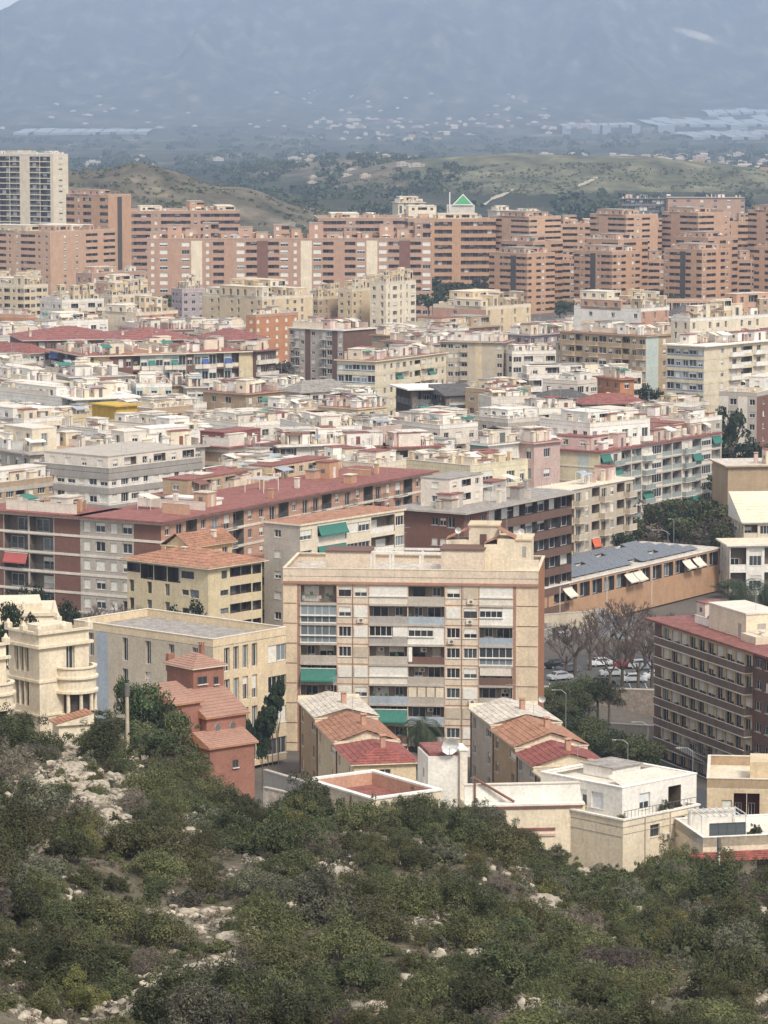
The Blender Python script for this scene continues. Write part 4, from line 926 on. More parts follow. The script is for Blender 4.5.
    hb.box(X(506), X(510), 3.97, 4, Zr+2.9, Zr+3.6, W('brown')); hb.box(X(521), X(525), 3.97, 4, Zr+2.4, Zr+3.9, W('grey')); hb.box(X(495), X(531), 3.8, 10.2, Zr+4.7, Zr+4.9, W('cream')); obj('rooftop_hut', hb, t)
    for (a, b, za, zb, yy) in ((443, 468, 4.4, 6.0, 6.2), (496, 514, 6.2, 4.9, 3.6), (483, 497, 4.2, 5.0, 3.4)):
        rb = MB(); tile_rows(rb, (X(a), yy, Zr+za), (X(a), yy+4, Zr+za), (X(b), yy+4, Zr+zb), (X(b), yy, Zr+zb), W('terracotta'), 5); rb.box(X(a), X(b), yy+.1, yy+3.9, Zr, Zr+min(za, zb)-.05, W('palecream')); obj('sloping_roof', rb, t)
    obj('parapet', (lambda m: (m.box(X(512), L, .3, .5, H, H+1.6, W('palecream')), m)[1])(MB()), t)
    for a in (486, 505, 488, 402): obj('tv_antenna', antenna_me(4.5), t, (X(a), 5, Zr+4.5 if a > 440 else Zr+2), random.random())
    for a, yy in ((456, 5), (520, 4.5)): obj('satellite_dish', dish_me(.45), t, (X(a), yy, Zr+4.6))
    obj('satellite_dish', dish_me(.5), t, (L+.5, 1.5, 7.8))
main_slab()

# ================================================================== near blocks on the city grid
bld('apartment_block', 'yellow four-storey block with terracotta roofs and dark ribbon balconies', 208, 569, 14.6, 50, xl=127, xr=262, n=5, R=['=wooO', '=dooO'], Rw=[1.2, 2, 2, 2], L=['=nxxxo', '=hd.t.t.t', '=hd.t.t.t'], col='yellow', colL='yellow', rc='terracotta', roof='hip', rise=2.0, ov=.8, eave='palecream', k=4, pal='cream', near=True, rm='palecream', inner='innerdark', shp=.1, fr=FRAMED, cm={'o': 'cream'})
bld('apartment_block', 'narrow cream balcony wing with a white eave, joined to the yellow block', 247, 561, 13.6, 56, xl=238, xr=276, n=5, R='=O', L='=.', col='cream', rc='terracotta', roof='flat', ov=1.0, eave='white', k=0, near=True, rm='cream', inner='innerdark')
bld('house', 'small cream gabled roof house with terracotta tiles, behind the yellow block', 190, 548, 16.4, 50, xl=166, xr=232, n=6, R='w', L='=..', col='yellow', rc='terracotta', roof='gable', axis='x', rise=2, ov=.7, k=3, pal='cream', cat='house')
bld('institute_building', 'cream institutional block with tall narrow windows and a grey corner bay', 213, 648, 17.2, 49, xl=74, xr=286, n=4, R=['=tttt.hh'], L=['.t.t.t.t.:t:'], col='cream', colL='beige', cm={':': 'bluegrey'}, rc='roofgrey', par='cream', parh=1.0, k=0, pal='cream', near=True, cat='institution', shp=.15)
bld('apartment_block', 'dark brick block with cream balcony bays and red roof, at the right edge', 776, 659, 10.4, 21, xl=655, wr=14, n=7, z0=-11.0, R='=w.w', L=['.n.n.BBBBBBBBBB.'], Lw=[1, 1.2, .7, 1.2, .6, 2, 2, 2, 2, 2, 2, 2, 2, 2, 2, 1.6], col='brown', cm={'B': 'cream', 'l': 'cream'}, rc='redroof', eave='redroof', k=2, ov=1.2, near=True, rk='solid', rm='balconybrown', bd=1.3, shp=.3,
    pent=[])
bld('sports_hall', 'long orange-brick school hall with slanted white awnings and a solar-panelled roof', 540, 590, 2.0, 57, xr=719, wl=17, z0=-6.2, n=2, R=['=OOOOOOOOOOOOOO', '=..............'], L='w', col='schoolorange', rc='rooflight', par=None, ov=.15, eave='white', k=0, rm='schoolorange', inner='innerdark', cat='school', near=False, shp=0)
# roof room of the right-edge block, on its red roof
def add_part_world(root_label, fn):
    for o in bpy.data.objects:
        if o.get('label') == root_label: return fn(o)
def right_block(o):
    # local: x along R (world 21 deg), y along the street facade (away), z from the ground
    H = 10.4+11.0+.32
    mb = MB(); c = W('palecream')
    mb.box(3.2, 9.0, 15.5, 27.5, H, H+3.6, c, 'b'); mb.box(3.05, 9.15, 15.35, 27.65, H+3.6, H+3.85, W('offwhite'))
    mb.box(3.17, 3.2, 17, 18, H+.1, H+2.1, W('grey')); mb.box(5, 6.4, 15.47, 15.5, H+1.4, H+2.2, W('grey'))
    obj('rooftop_hut', mb, o)
    mb = MB(); mb.box(2.2, 8, 10.5, 15.2, H, H+1.1, W('palecream'), 'b'); obj('terrace_wall', mb, o)
    for x, y in ((5, 30), (4, 12), (7, 8)): obj('chimney', chimney_me(1.4, W('offwhite')), o, (x, y, H))
    obj('tv_antenna', antenna_me(3.5), o, (6, 18, H+3.8)); obj('satellite_dish', dish_me(.45), o, (4, 29, H))
add_part_world('dark brick block with cream balcony bays and red roof, at the right edge', right_block)

def school(o):
    H = 8.2+.31; L = 0
    for c in o.children:
        if c.name.startswith('roof'): L = max(v.co.x for v in c.data.vertices)
    pm, nt, b = nmat('solar_panel'); b.inputs['Base Color'].default_value = (.085, .095, .115, 1); b.inputs['Roughness'].default_value = .3
    def f():
        mb = MB(); mb.poly([(-1.5, -.9, .25), (1.5, -.9, .25), (1.5, .9, .85), (-1.5, .9, .85)], pm)
        for x in (-1.52, -.5, .5, 1.47): mb.poly([(x, -.9, .26), (x+.05, -.9, .26), (x+.05, .9, .86), (x, .9, .86)], W('whiterail'))
        mb.poly([(-1.5, .9, 0), (1.5, .9, 0), (1.5, .9, .84), (-1.5, .9, .84)], METAL)
        return mb.mesh('solar_panel')
    me = f(); k = 0
    for r in range(5):
        n = int((L-4)/3.25)
        for i in range(n):
            if (i*7+r*5) % 11 == 0: continue
            if k >= 98: break
            obj('solar_panel', me, o, (2.6+i*3.25, 2.2+r*3.0, H)); k += 1
    aw = awning_me(3.2, 1.3, 1.5, plain('fabric_cream', (.70, .62, .50), .8))
    for x in (.14, .47, .52, .80, .86): obj('awning', aw, o, (L*x, -.05, 7.4))
    for x in (.1, .35, .6): box_part('drain_pipe', o, L*x, L*x+.12, -.14, -.004, .5, 8.0, W('offwhite'))
add_part_world('long orange-brick school hall with slanted white awnings and a solar-panelled roof', school)

# ================================================================== terraced row houses in front of the main slab
def row_house(label, X, Y, a, w, d, zt, z0, wallc, roofc, rise, seed, kind='gable'):
    random.seed(seed)
    t = thing('row_house', label, 'house', (X, Y, z0), R_(a), 'terraced row houses below the main slab')
    H = zt-z0; wall = MB(); o = dict(n=3, mat=W(wallc), inner=W('inner'), shp=.3, cm={})
    facade(Facade(t, wall, 'L', w, d), 0, H/3, ['d.w', 'w.w', 'w.w'], o, None, True)
    facade(Facade(t, wall, 'R', w, d), 0, H/3, ['.w.', 'w.w', 'w.w'], o, None, True)
    wall.poly([(w, 0, 0), (w, d, 0), (w, d, H), (w, 0, H)], o['mat']); wall.poly([(0, d, 0), (w, d, 0), (w, d, H), (0, d, H)], o['mat'])
    obj('wall', wall, t)
    pitched(t, kind, w, d, H, .45, rise, W(roofc), W('palecream'), 'y' if kind == 'gable' else 'x')
    box_part('drain_pipe', t, -.16, -.004, d*.97, d*.97+.14, .3, H-.1, W('redbrown'))
    obj('chimney', chimney_me(1.8, W('salmon')), t, (w*.55, d*.3, H+rise*.55)); obj('tv_antenna', antenna_me(3), t, (w*.5, d*.7, H+rise*.8))
    obj('parapet', (lambda m: (m.box(-.3, w+.3, d-.12, d+.1, H+.15, H+.8, W('palecream')), m)[1])(MB()), t)
    return t
def rows(X0, Y0, a, specs, w):
    A = R_(a+90); s = 0
    for sp in specs:
        d = sp[0]
        row_house(sp[1], X0+math.cos(A)*s, Y0+math.sin(A)*s, a, w, d-.25, sp[2], sp[3], sp[4], sp[5], sp[6], int(s*10)+int(X0*3), *sp[7:])
        s += d
rows(-3.6, 405, 11, [(12, 'row house with a faded red tiled roof, nearest of the left row', 8.6, 0, 'cream', 'red', 1.5, 'hip'), (14, 'row house with an orange terracotta roof, middle of the left row', 9.0, 0, 'cream', 'terracotta', 1.5), (13, 'row house with a pale grey cement roof, farthest of the left row', 9.7, 0, 'tan', 'rooflight', 1.1)], 7.6)
rows(20.5, 395, 12, [(11, 'row house with a bleached sand roof, nearest of the right row', 7.6, 0, 'tan', 'beige', 1.3, 'hip'), (9, 'row house with a small dark red roof, second of the right row', 8.2, 0, 'stone', 'red', 1.4), (12.5, 'row house with an orange terracotta roof, third of the right row', 8.9, 0, 'tan', 'terracotta', 1.7), (12, 'row house with a pale grey cement roof, farthest of the right row', 9.5, 0, 'stone', 'rooflight', 1.2)], 8.6)

# ================================================================== white and cream house on the hill's shoulder
PLANT_SPOTS = []
def hill_house():
    random.seed(5)
    N = at_y(623, 821, 322); zt = N.z; z0 = 12.5; A = R_(43); H = zt-z0
    t = thing('hill_house', 'white flat-roofed penthouse house over a cream storey, with wide roof terraces', 'house', (N.x, N.y, z0), A)
    cr, wh = W('palecream'), W('white')
    w = span(N, A, 699); d = 17.0
    wall = MB(); o = dict(n=2, mat=cr, shp=0, cm={}, fr=FRAMED)
    facade(Facade(t, wall, 'R', w, d), 0, H/2, ['=.d.w.', '=.w.w.'], o, None, True)
    facade(Facade(t, wall, 'L', w, d), 0, H/2, ['=.....', '=...w.'], o, None, True)
    wall.poly([(w, 0, 0), (w, d, 0), (w, d, H), (w, 0, H)], cr); wall.poly([(0, d, 0), (w, d, 0), (w, d, H), (0, d, H)], cr)
    obj('wall', wall, t)
    mb = MB(); mb.box(0, w, 0, d, H-.75, H-.62, W('offwhite')); obj('terrace_floor', mb, t)
    mb = MB(); mb.box(-.12, w+.12, -.12, .25, H, H+.16, wh); mb.box(-.12, .25, .25, d, H, H+.16, wh); mb.box(w-.25, w+.12, .25, d, H, H+.16, wh); obj('parapet', mb, t)
    # penthouse
    u = obj('penthouse', bpy.data.meshes.new('penthouse'), t, (1.6, 1.6, H-.62))
    pw, pd, ph = w-.2, 11.0, 3.1; mb = MB(); o2 = dict(n=1, mat=wh, shp=1, cm={}, sh=plain('shutter_white', (.66, .67, .68), .5))
    facade(Facade(u, mb, 'R', pw, pd), 0, ph, ['=W.p.'], o2, [3.6, .6, 1.1, 4]); facade(Facade(u, mb, 'L', pw, pd), 0, ph, ['=WW..'], o2, [2.2, 3, 1.2, 2])
    mb.poly([(pw, 0, 0), (pw, pd, 0), (pw, pd, ph), (pw, 0, ph)], wh); mb.poly([(0, pd, 0), (pw, pd, 0), (pw, pd, ph), (0, pd, ph)], wh)
    mb.poly([(0, 0, ph-.35), (pw, 0, ph-.35), (pw, pd, ph-.35), (0, pd, ph-.35)], W('offwhite')); u.data = mb.mesh('penthouse')
    pp = parapet_mb(pw, pd, ph+.003, .25, wh, wh, .35); obj('penthouse_parapet', pp, u)
    mb = MB(); mb.box(4.5, 8.5, 5.5, 9.5, ph-.3, ph+.75, wh); mb.box(4.3, 8.7, 5.3, 9.7, ph+.75, ph+.88, W('roofgrey')); obj('rooftop_hut', mb, u)
    mb = MB(); tile_rows(mb, (.4, .4, ph+.26), (pw-.4, .4, ph+.26), (pw-2, 4, ph+.6), (2, 4, ph+.6), W('offwhite'), 5); obj('roof', mb, u)
    for i in range(3): box_part('drain_pipe', t, w*(.28+.33*i), w*(.28+.33*i)+.09, -.1, -.004, .2, H-.1, W('stone'))
    box_part('cable', t, .1, w-.1, -.04, -.004, H-1.35, H-1.31, W('grey')); box_part('drain_pipe', t, -.1, -.004, d*.42, d*.42+.1, .2, H-.1, W('stone')); box_part('cable', t, -.04, -.004, .1, d-.1, H-1.6, H-1.56, W('grey'))
    obj('air_conditioner', air_me(), t, (w*.55, 0, H-2.6)); obj('air_conditioner', air_me(), t, (0, d*.66, H-2.4), -math.pi/2)
    mb = MB(); rw = w-.4
    for i in range(int(rw/.5)): mb.box(.2+i*.5, .23+i*.5, .02, .05, H+.16, H+.85, W('rail'))
    mb.box(.2, .2+rw, .01, .06, H+.85, H+.9, W('rail')); obj('railing', mb, t)
    for x, y in ((.8, .8), (w*.62, .7), (.7, 7.5), (.7, 12), (w*.8, .7)): PLANT_SPOTS.append((N.x+x*math.cos(A)-y*math.sin(A), N.y+x*math.sin(A)+y*math.cos(A), zt-.12))
    # planters on the terrace
    for x, y in ((.8, .8), (w*.62, .7), (.7, 7.5), (.7, 12), (w*.8, .7)):
        mb = MB(); mb.box(x-.3, x+.3, y-.25, y+.25, H-.62, H-.1, W('terracotta')); obj('planter', mb, t)
    return N
NH = hill_house()

def left_terrace():
    # low cream house with a red-floored roof terrace and white coping
    N = at_y(372, 800, 318); zt = N.z; A = R_(34); z0 = zt-5
    w, d = 8.0, span(N, A+math.pi/2, 305)
    t = thing('terrace_house', 'low cream house with a red-tiled roof terrace inside white parapets', 'house', (N.x, N.y, z0), A)
    cr, wh = W('palecream'), W('white'); H = zt-z0
    wall = MB(); o = dict(n=1, mat=cr, shp=0, cm={})
    facade(Facade(t, wall, 'R', w, d), 0, H, ['=..w.'], o, None, True); facade(Facade(t, wall, 'L', w, d), 0, H, ['=...w..'], o, None, True)
    wall.poly([(w, 0, 0), (w, d, 0), (w, d, H), (w, 0, H)], cr); wall.poly([(0, d, 0), (w, d, 0), (w, d, H), (0, d, H)], cr)
    obj('wall', wall, t)
    mb = MB(); mb.box(.5, w-.5, .5, d-.5, H-1.3, H-1.2, W('redroof')); obj('terrace_floor', mb, t)
    mb = MB()
    for (x0, x1, y0, y1) in ((-.1, w+.1, -.1, .5), (-.1, w+.1, d-.5, d+.1), (-.1, .5, .5, d-.5), (w-.5, w+.1, .5, d-.5)): mb.box(x0, x1, y0, y1, H-.003, H+.18, wh); mb.box(max(x0, 0.003), min(x1, w-.003), max(y0, .003), min(y1, d-.003), H-1.5, H-.004, W('salmon'))
    obj('parapet', mb, t)
    box_part('drain_pipe', t, -.12, -.004, d*.3, d*.3+.12, .3, H-.2, W('redbrown'))
left_terrace()

def stair_tower():
    N = at_y(428, 757, 330); zt = N.z; A = R_(10); z0 = zt-9
    t = thing('stair_tower', 'bright white stair tower with a dish on top, between the two row-house rows', 'tower', (N.x, N.y, z0), A)
    wh = W('white'); H = zt-z0; w = span(N, A, 459); d = 5.5
    mb = MB(); mb.box(0, w, 0, d, 0, H, wh); obj('wall', mb, t)
    mb = MB(); mb.box(.2, w-.2, .3, d+.5, H+.003, H+.35, W('redroof')); obj('roof', mb, t)
    mb = MB(); mb.box(w+.02, w+.75, -.5, d*.4, 0, H+.6, W('offwhite')); mb.box(w-.1, w+.85, -.6, d*.5, H+.6, H+.75, wh); obj('pilaster', mb, t)
    mb = MB(); mb.box(-.03, 0, d*.35, d*.35+.7, H-2.4, H-1.5, W('grey')); obj('window', mb, t)
    mb = MB(); mb.box(-4.2, -.02, .8, d, 0, H-3.6, wh); mb.box(-4.4, -.02, .6, d+.2, H-3.6, H-3.4, W('offwhite')); obj('side_wing', mb, t)
    obj('satellite_dish', dish_me(.9), t, (w*.66, -.7, H-.1), .1)
    N2 = at_y(466, 797, 326); z2 = N2.z
    t2 = thing('roof_terrace', 'long white terrace wall over a cream retaining wall with red gutter lines', 'terrace', (N2.x, N2.y, z2-6), R_(6))
    L2 = span(N2, R_(6), 585)
    mb = MB(); mb.box(0, L2, 1.2, 1.45, 5.0, 6.0+.9, wh); mb.box(-.05, L2, 1.1, 1.55, 6.9, 7.02, W('offwhite')); obj('parapet', mb, t2)
    mb = MB(); mb.box(0, L2, 0, 8, 0, 5.0, W('palecream')); obj('wall', mb, t2)
    mb = MB(); mb.box(0, L2, -.12, 1.0, 5.003, 5.2, wh); obj('ledge', mb, t2)
    for z, c in ((4.75, 'redbrown'), (2.6, 'redroof'), (2.0, 'pink')):
        mb = MB(); mb.box(0, L2*(.98 if z > 4 else .75), -.14, -.004, z, z+.22, W(c)); obj('gutter', mb, t2)
    mb = MB(); mb.tube((1.0, 1.0, 7.6), (4.8, .6, 5.3), .14, .14, W('redbrown'), 6); mb.tube((1.0, 1.0, 5.2), (1.0, 1.0, 7.6), .1, .1, W('redbrown'), 6); obj('stair_rail', mb, t2)
stair_tower()

def right_terrace():
    N = at_y(703, 838, 318); zt = N.z; A = R_(12); z0 = zt-5.5; H = 5.5
    t = thing('terrace_house', 'cream terrace house with a red awning over a dark opening, right of the white penthouse', 'house', (N.x, N.y, z0), A)
    w, d = 13, 9; cr = W('palecream'); wall = MB(); o = dict(n=1, mat=cr, shp=0, cm={}, inner=W('innerdark'))
    facade(Facade(t, wall, 'R', w, d), 0, H-.9, ['=.p.w'], o, [3.2, 2.8, 1.2, 4], True)
    F = Facade(t, wall, 'R', w, d); F.quad(0, w, H-.9, H, cr)
    wall.poly([(0, 0, 0), (0, d, 0), (0, d, H), (0, 0, H)], cr); wall.poly([(w, 0, 0), (w, d, 0), (w, d, H), (w, 0, H)], cr); wall.poly([(0, d, 0), (w, d, 0), (w, d, H), (0, d, H)], cr)
    obj('wall', wall, t)
    mb = MB(); mb.box(.25, w-.25, .25, d-.25, H-1.0, H-.9, W('offwhite')); obj('terrace_floor', mb, t)
    obj('parapet', parapet_mb(w, d, H-.9, .9, W('white'), W('white')), t)
    mb = MB(); tile_rows(mb, (-1.6, -1.6, H-2.0), (6.6, -1.6, H-2.0), (6.6, -.02, H-1.4), (-1.6, -.02, H-1.4), W('red'), 5); obj('awning', mb, t)
    obj('pergola', pergola_me(4.5, 3.5), t, (.6, 2.5, H-.9))
    mb = MB(); mb.box(.5, 5.2, 6.3, 6.6, H-.9, H+1.4, W('white')); obj('terrace_wall', mb, t)
    mb = MB(); frame_mb(mb, 3.6, 2.0, W('rail'), 4, 1, .06); mb.poly([(-1.75, .03, .05), (1.75, .03, .05), (1.75, .03, 1.95), (-1.75, .03, 1.95)], GLASSB); obj('glass_screen', mb, t, (2.8, 1.2, H-.9))
    for x in (5.6, 7.4, 9): PLANT_SPOTS.append((N.x+x*math.cos(A)-1.3*math.sin(A), N.y+x*math.sin(A)+1.3*math.cos(A), zt-.32))
    for x in (5.6, 7.4, 9): 
        mb = MB(); mb.box(x-.3, x+.3, 1.0, 1.6, H-.9, H-.3, W('terracotta')); obj('planter', mb, t)
    t2, w2, d2, H2 = bld('orange_house', 'orange plastered house with cream coping and a dark doorway, at the right edge', 707, 789, 15.8, -6, xr=800, wl=13, z0=4, n=3, R=['=dxx.ww'], L='.', col='cream', colL='cream', rc='palecream', par='tan', parh=1.0, k=0, cat='house', inner='maroon', near=True)
    mb = MB(); mb.box(4.5, 11, 3, 8, H2+.2, H2+2.4, W('cream')); obj('rooftop_hut', mb, t2)
right_terrace()

# ================================================================== rosy brick house with many small roofs
def brick_house():
    N = at_y(203, 676, 383); A = R_(40)
    t = thing('brick_house', 'rosy brick house with stacked terracotta roofs and porthole windows, below the pines', 'house', (N.x, N.y, 8.0), A)
    hb, tc = W('houserose'), W('faded_tile')
    def blk(x0, x1, y0, y1, zb, zt, roof, rise):
        mb = MB(); mb.box(x0, x1, y0, y1, zb-8, zt-8, hb, 'b'); obj('wall', mb, t)
        if roof == 'hip':
            r = pitched(t, 'hip', x1-x0, y1-y0, 0, .5, rise, tc, W('palecream')); r.location = (x0, y0, zt-8)
        elif roof == 'shed':
            r = pitched(t, 'shed', x1-x0, y1-y0, 0, .5, rise, tc, W('orangebrick')); r.location = (x0, y0, zt-8)
    z = N.z
    def zz(py): return CAM_Z - 383*(py-108)/FPX
    blk(-1.5, 4.5, 0.5, 7.5, 8, zz(672), 'hip', 1.3)       # tower
    blk(-3.5, 4.2, -5.5, .4, 8, zz(716), 'shed', 2.6)      # middle wing
    blk(-5.5, 3.2, -9.0, -5.6, 8, zz(742), 'shed', 1.4)    # lower wing
    blk(-8.5, -3.6, -4, 2.5, 8, zz(700), 'shed', 1.6)      # side wing
    F = FRAME
    for (x, z_) in ((-1.3, zz(727)), (1.6, zz(727))):
        mb = MB(); mb.tube((x, -5.56, z_-8), (x, -5.5, z_-8), .62, .62, W('white'), 12); mb.tube((x, -5.60, z_-8), (x, -5.565, z_-8), .42, .42, W('darkgrey'), 12); obj('porthole_window', mb, t)
    for (x, y, z_, w_, h_) in ((.2, .44, zz(680), 1.8, .9), (-.6, -9.06, zz(756), 1.1, .9), (2.9, .44, zz(682), .9, .9)):
        o = obj('window', frame_me(w_, h_, FRAMED, 2, 1), t, (x, y-.02, z_-8-h_)); obj('pane', pane_me(w_, h_, GLASS), o)
    o = obj('window', frame_me(1.6, 1.9, FRAME, 2, 1), t, (-8.56, -1, zz(742)-8), -math.pi/2); obj('pane', pane_me(1.6, 1.9, GLASSB), o)
    mb = MB(); mb.box(-1.0, .2, 7.7, 8.5, zz(680)-8, zz(662)-8, hb); obj('chimney', mb, t)
    obj('chimney', chimney_me(1.6, hb), t, (3.5, 5, zz(668)-8))
    t.scale = (.72, .72, 1)
brick_house()

# ================================================================== cream villa with round bays, left edge
def villa():
    cr, pc = W('cream'), W('palecream')
    def wing(label, pxc, pyt, D, first):
        # main block with a half-round glazed bay at its right front corner
        N = at_y(pxc, pyt, D); zt = N.z; A = R_(42); z0 = zt-11.8; H = 11.8
        t = thing('villa', label, 'villa', (N.x, N.y, z0), A, 'cream villa wings with round bays')
        w, d = 6.2, 5.2; wall = MB(); o = dict(n=3, mat=pc, shp=0, cm={}, inner=W('innerdark'), fr=FRAME)
        facade(Facade(t, wall, 'L', w, d), 0, (H-1.4)/3, ['=.ttt.', '=.ttt.', '=.ttt.'], o, [1, 1, 1, 1, .8], True)
        facade(Facade(t, wall, 'R', w, d), 0, (H-1.4)/3, ['=.t.', '=...', '=...'], o, [1.2, 1, 2.2], True)
        F = Facade(t, wall, 'L', w, d); F.quad(0, d, H-1.4, H, pc); F = Facade(t, wall, 'R', w, d); F.quad(0, w, H-1.4, H, pc)
        wall.poly([(w, 0, 0), (w, d, 0), (w, d, H), (w, 0, H)], pc); wall.poly([(0, d, 0), (w, d, 0), (w, d, H), (0, d, H)], pc)
        obj('wall', wall, t)
        for z, e, hh in ((H-1.5, .35, .3), (H-.1, .3, .25), ((H-1.4)*2/3-.15, .12, .25), ((H-1.4)/3-.1, .12, .2)):
            mb = MB(); mb.box(-e, w+e, -e, -.004, z, z+hh, pc); mb.box(-e, -.004, -.004, d+e, z, z+hh, pc); obj('cornice', mb, t)
        mb = MB(); mb.box(.3, w-.3, .3, d-.3, H-.9, H-.8, W('rooflight')); mb.box(1.2, w-1.2, 1.2, d-1.2, H-.8, H+.5, pc); obj('roof', mb, t)
        for (x, y) in ((0, 0), (w, 0), (0, d), (w, d), (w*.5, 0), (0, d*.5)):
            mb = MB(); mb.box(x-.3, x+.3, y-.3, y+.3, H+.16, H+.6, pc); mb.tube((x, y, H+.6), (x, y, H+1.0), .25, .08, pc, 8); obj('finial', mb, t)
        # round bay
        cx, cy, r = w*.72, .2, 2.2; K = 15; hb = 7.0; wb = 3.3; wt = 5.6
        mb = MB()
        def ring(k, rr, z): a = math.pi + math.pi*k/K; return (cx+rr*math.cos(a), cy+rr*math.sin(a), z)
        for k in range(K):
            mb.poly([ring(k, r, 0), ring(k+1, r, 0), ring(k+1, r, wb), ring(k, r, wb)], pc)
            mb.poly([ring(k, r, wt), ring(k+1, r, wt), ring(k+1, r, hb), ring(k, r, hb)], pc)
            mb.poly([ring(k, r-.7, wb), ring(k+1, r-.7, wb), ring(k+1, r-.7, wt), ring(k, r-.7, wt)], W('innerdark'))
            mb.poly([ring(k, r, wb), ring(k+1, r, wb), ring(k+1, r-.7, wb), ring(k, r-.7, wb)], pc); mb.poly([ring(k, r, wt), ring(k+1, r, wt), ring(k+1, r-.7, wt), ring(k, r-.7, wt)], pc)
            for z, e, hh in ((wt-.05, .22, .25), (hb, .25, .2), (wb, .15, .2), (hb+1.05, .15, .15)):
                mb.poly([ring(k, r+e, z), ring(k+1, r+e, z), ring(k+1, r+e, z+hh), ring(k, r+e, z+hh)], pc); mb.poly([ring(k, r-.3, z+hh), ring(k+1, r-.3, z+hh), ring(k+1, r+e, z+hh), ring(k, r+e, z+hh)], pc); mb.poly([ring(k, r-.3, z), ring(k+1, r-.3, z), ring(k+1, r+e, z), ring(k, r+e, z)], pc)
            mb.poly([ring(k, r, hb+.2), ring(k+1, r, hb+.2), ring(k+1, r, hb+1.05), ring(k, r, hb+1.05)], pc); mb.poly([ring(k, r-.3, hb+.2), ring(k+1, r-.3, hb+.2), ring(k+1, r-.3, hb+1.05), ring(k, r-.3, hb+1.05)], pc)
            mb.poly([ring(k, r, hb+.1), ring(k+1, r, hb+.1), (cx, cy, hb+.1)], W('rooflight'))
        obj('round_bay', mb, t)
        for k in range(0, K+1, 3):
            x, y, _ = ring(k, r-.12, 0); mb = MB(); mb.tube((x, y, wb+.2), (x, y, wt-.02), .2, .17, pc, 8); obj('column', mb, t)
        return t
    wing('cream villa wing with an arched window and a round columned bay beside the pines', 39, 634, 338, True)
    wing('cream villa wing cut by the left edge, only its round bay in view', -46, 650, 330, False)
    N = at_y(14, 618, 362); z0 = 18
    t = thing('villa', 'rear cream villa block with a stepped balustrade, behind the round-bay wings', 'villa', (N.x-8, N.y, z0), R_(8)); H = N.z-z0
    mb = MB(); mb.box(0, 12.5, 0, 9, 0, H, pc); obj('wall', mb, t)
    for z, e in ((H-1, .3), (H+.003, .2)):
        mb = MB(); mb.box(-e, 12.5+e, -e, 9+e, z, z+.35, pc) if z > H else mb.box(-e, 12.5+e, -e, -.004, z, z+.35, pc); obj('cornice', mb, t)
    mb = MB(); mb.box(1, 11, 1, 8, H+.36, H+1.2, pc); obj('roof', mb, t)
    for x in (.2, 3, 6, 9, 12.3):
        mb = MB(); mb.tube((x, .2, H+.36), (x, .2, H+1.6), .4, .1, pc, 8); obj('finial', mb, t)
    # small terracotta lean-to in front of the bay
    N = at_y(80, 720, 331)
    t = thing('lean_to', 'little terracotta lean-to roof at the foot of the round bay', 'shed', (N.x-2, N.y-1, N.z-3), R_(20))
    mb = MB(); mb.box(0, 3.2, 0, 2.4, 0, 2.6, pc); obj('wall', mb, t)
    r = pitched(t, 'shedx', 3.2, 2.4, 2.62, .3, .9, W('terracotta'), pc)
villa()
import numpy as np
# ================================================================== leaves, crowns, shrubs
def leaf_mat():
    m, nt, b = nmat('leaf')
    a = nt.nodes.new('ShaderNodeAttribute'); a.attribute_name = 'leafcol'
    oi = nt.nodes.new('ShaderNodeObjectInfo'); hs = nt.nodes.new('ShaderNodeHueSaturation')
    mr = nt.nodes.new('ShaderNodeMapRange'); mr.inputs['To Min'].default_value = .55; mr.inputs['To Max'].default_value = 1.2
    mh = nt.nodes.new('ShaderNodeMapRange'); mh.inputs['To Min'].default_value = .475; mh.inputs['To Max'].default_value = .515
    link(nt, oi, 'Random', mr, 'Value'); link(nt, mr, 'Result', hs, 'Value'); link(nt, oi, 'Random', mh, 'Value'); link(nt, mh, 'Result', hs, 'Hue')
    link(nt, a, 'Color', hs, 'Color'); link(nt, hs, 'Color', b, 'Base Color')
    b.inputs['Roughness'].default_value = .65; b.inputs['Specular IOR Level'].default_value = .2
    return m
LEAF = leaf_mat()
BARK = surf('bark', (.11, .085, .065), scale=3, streak=.1)

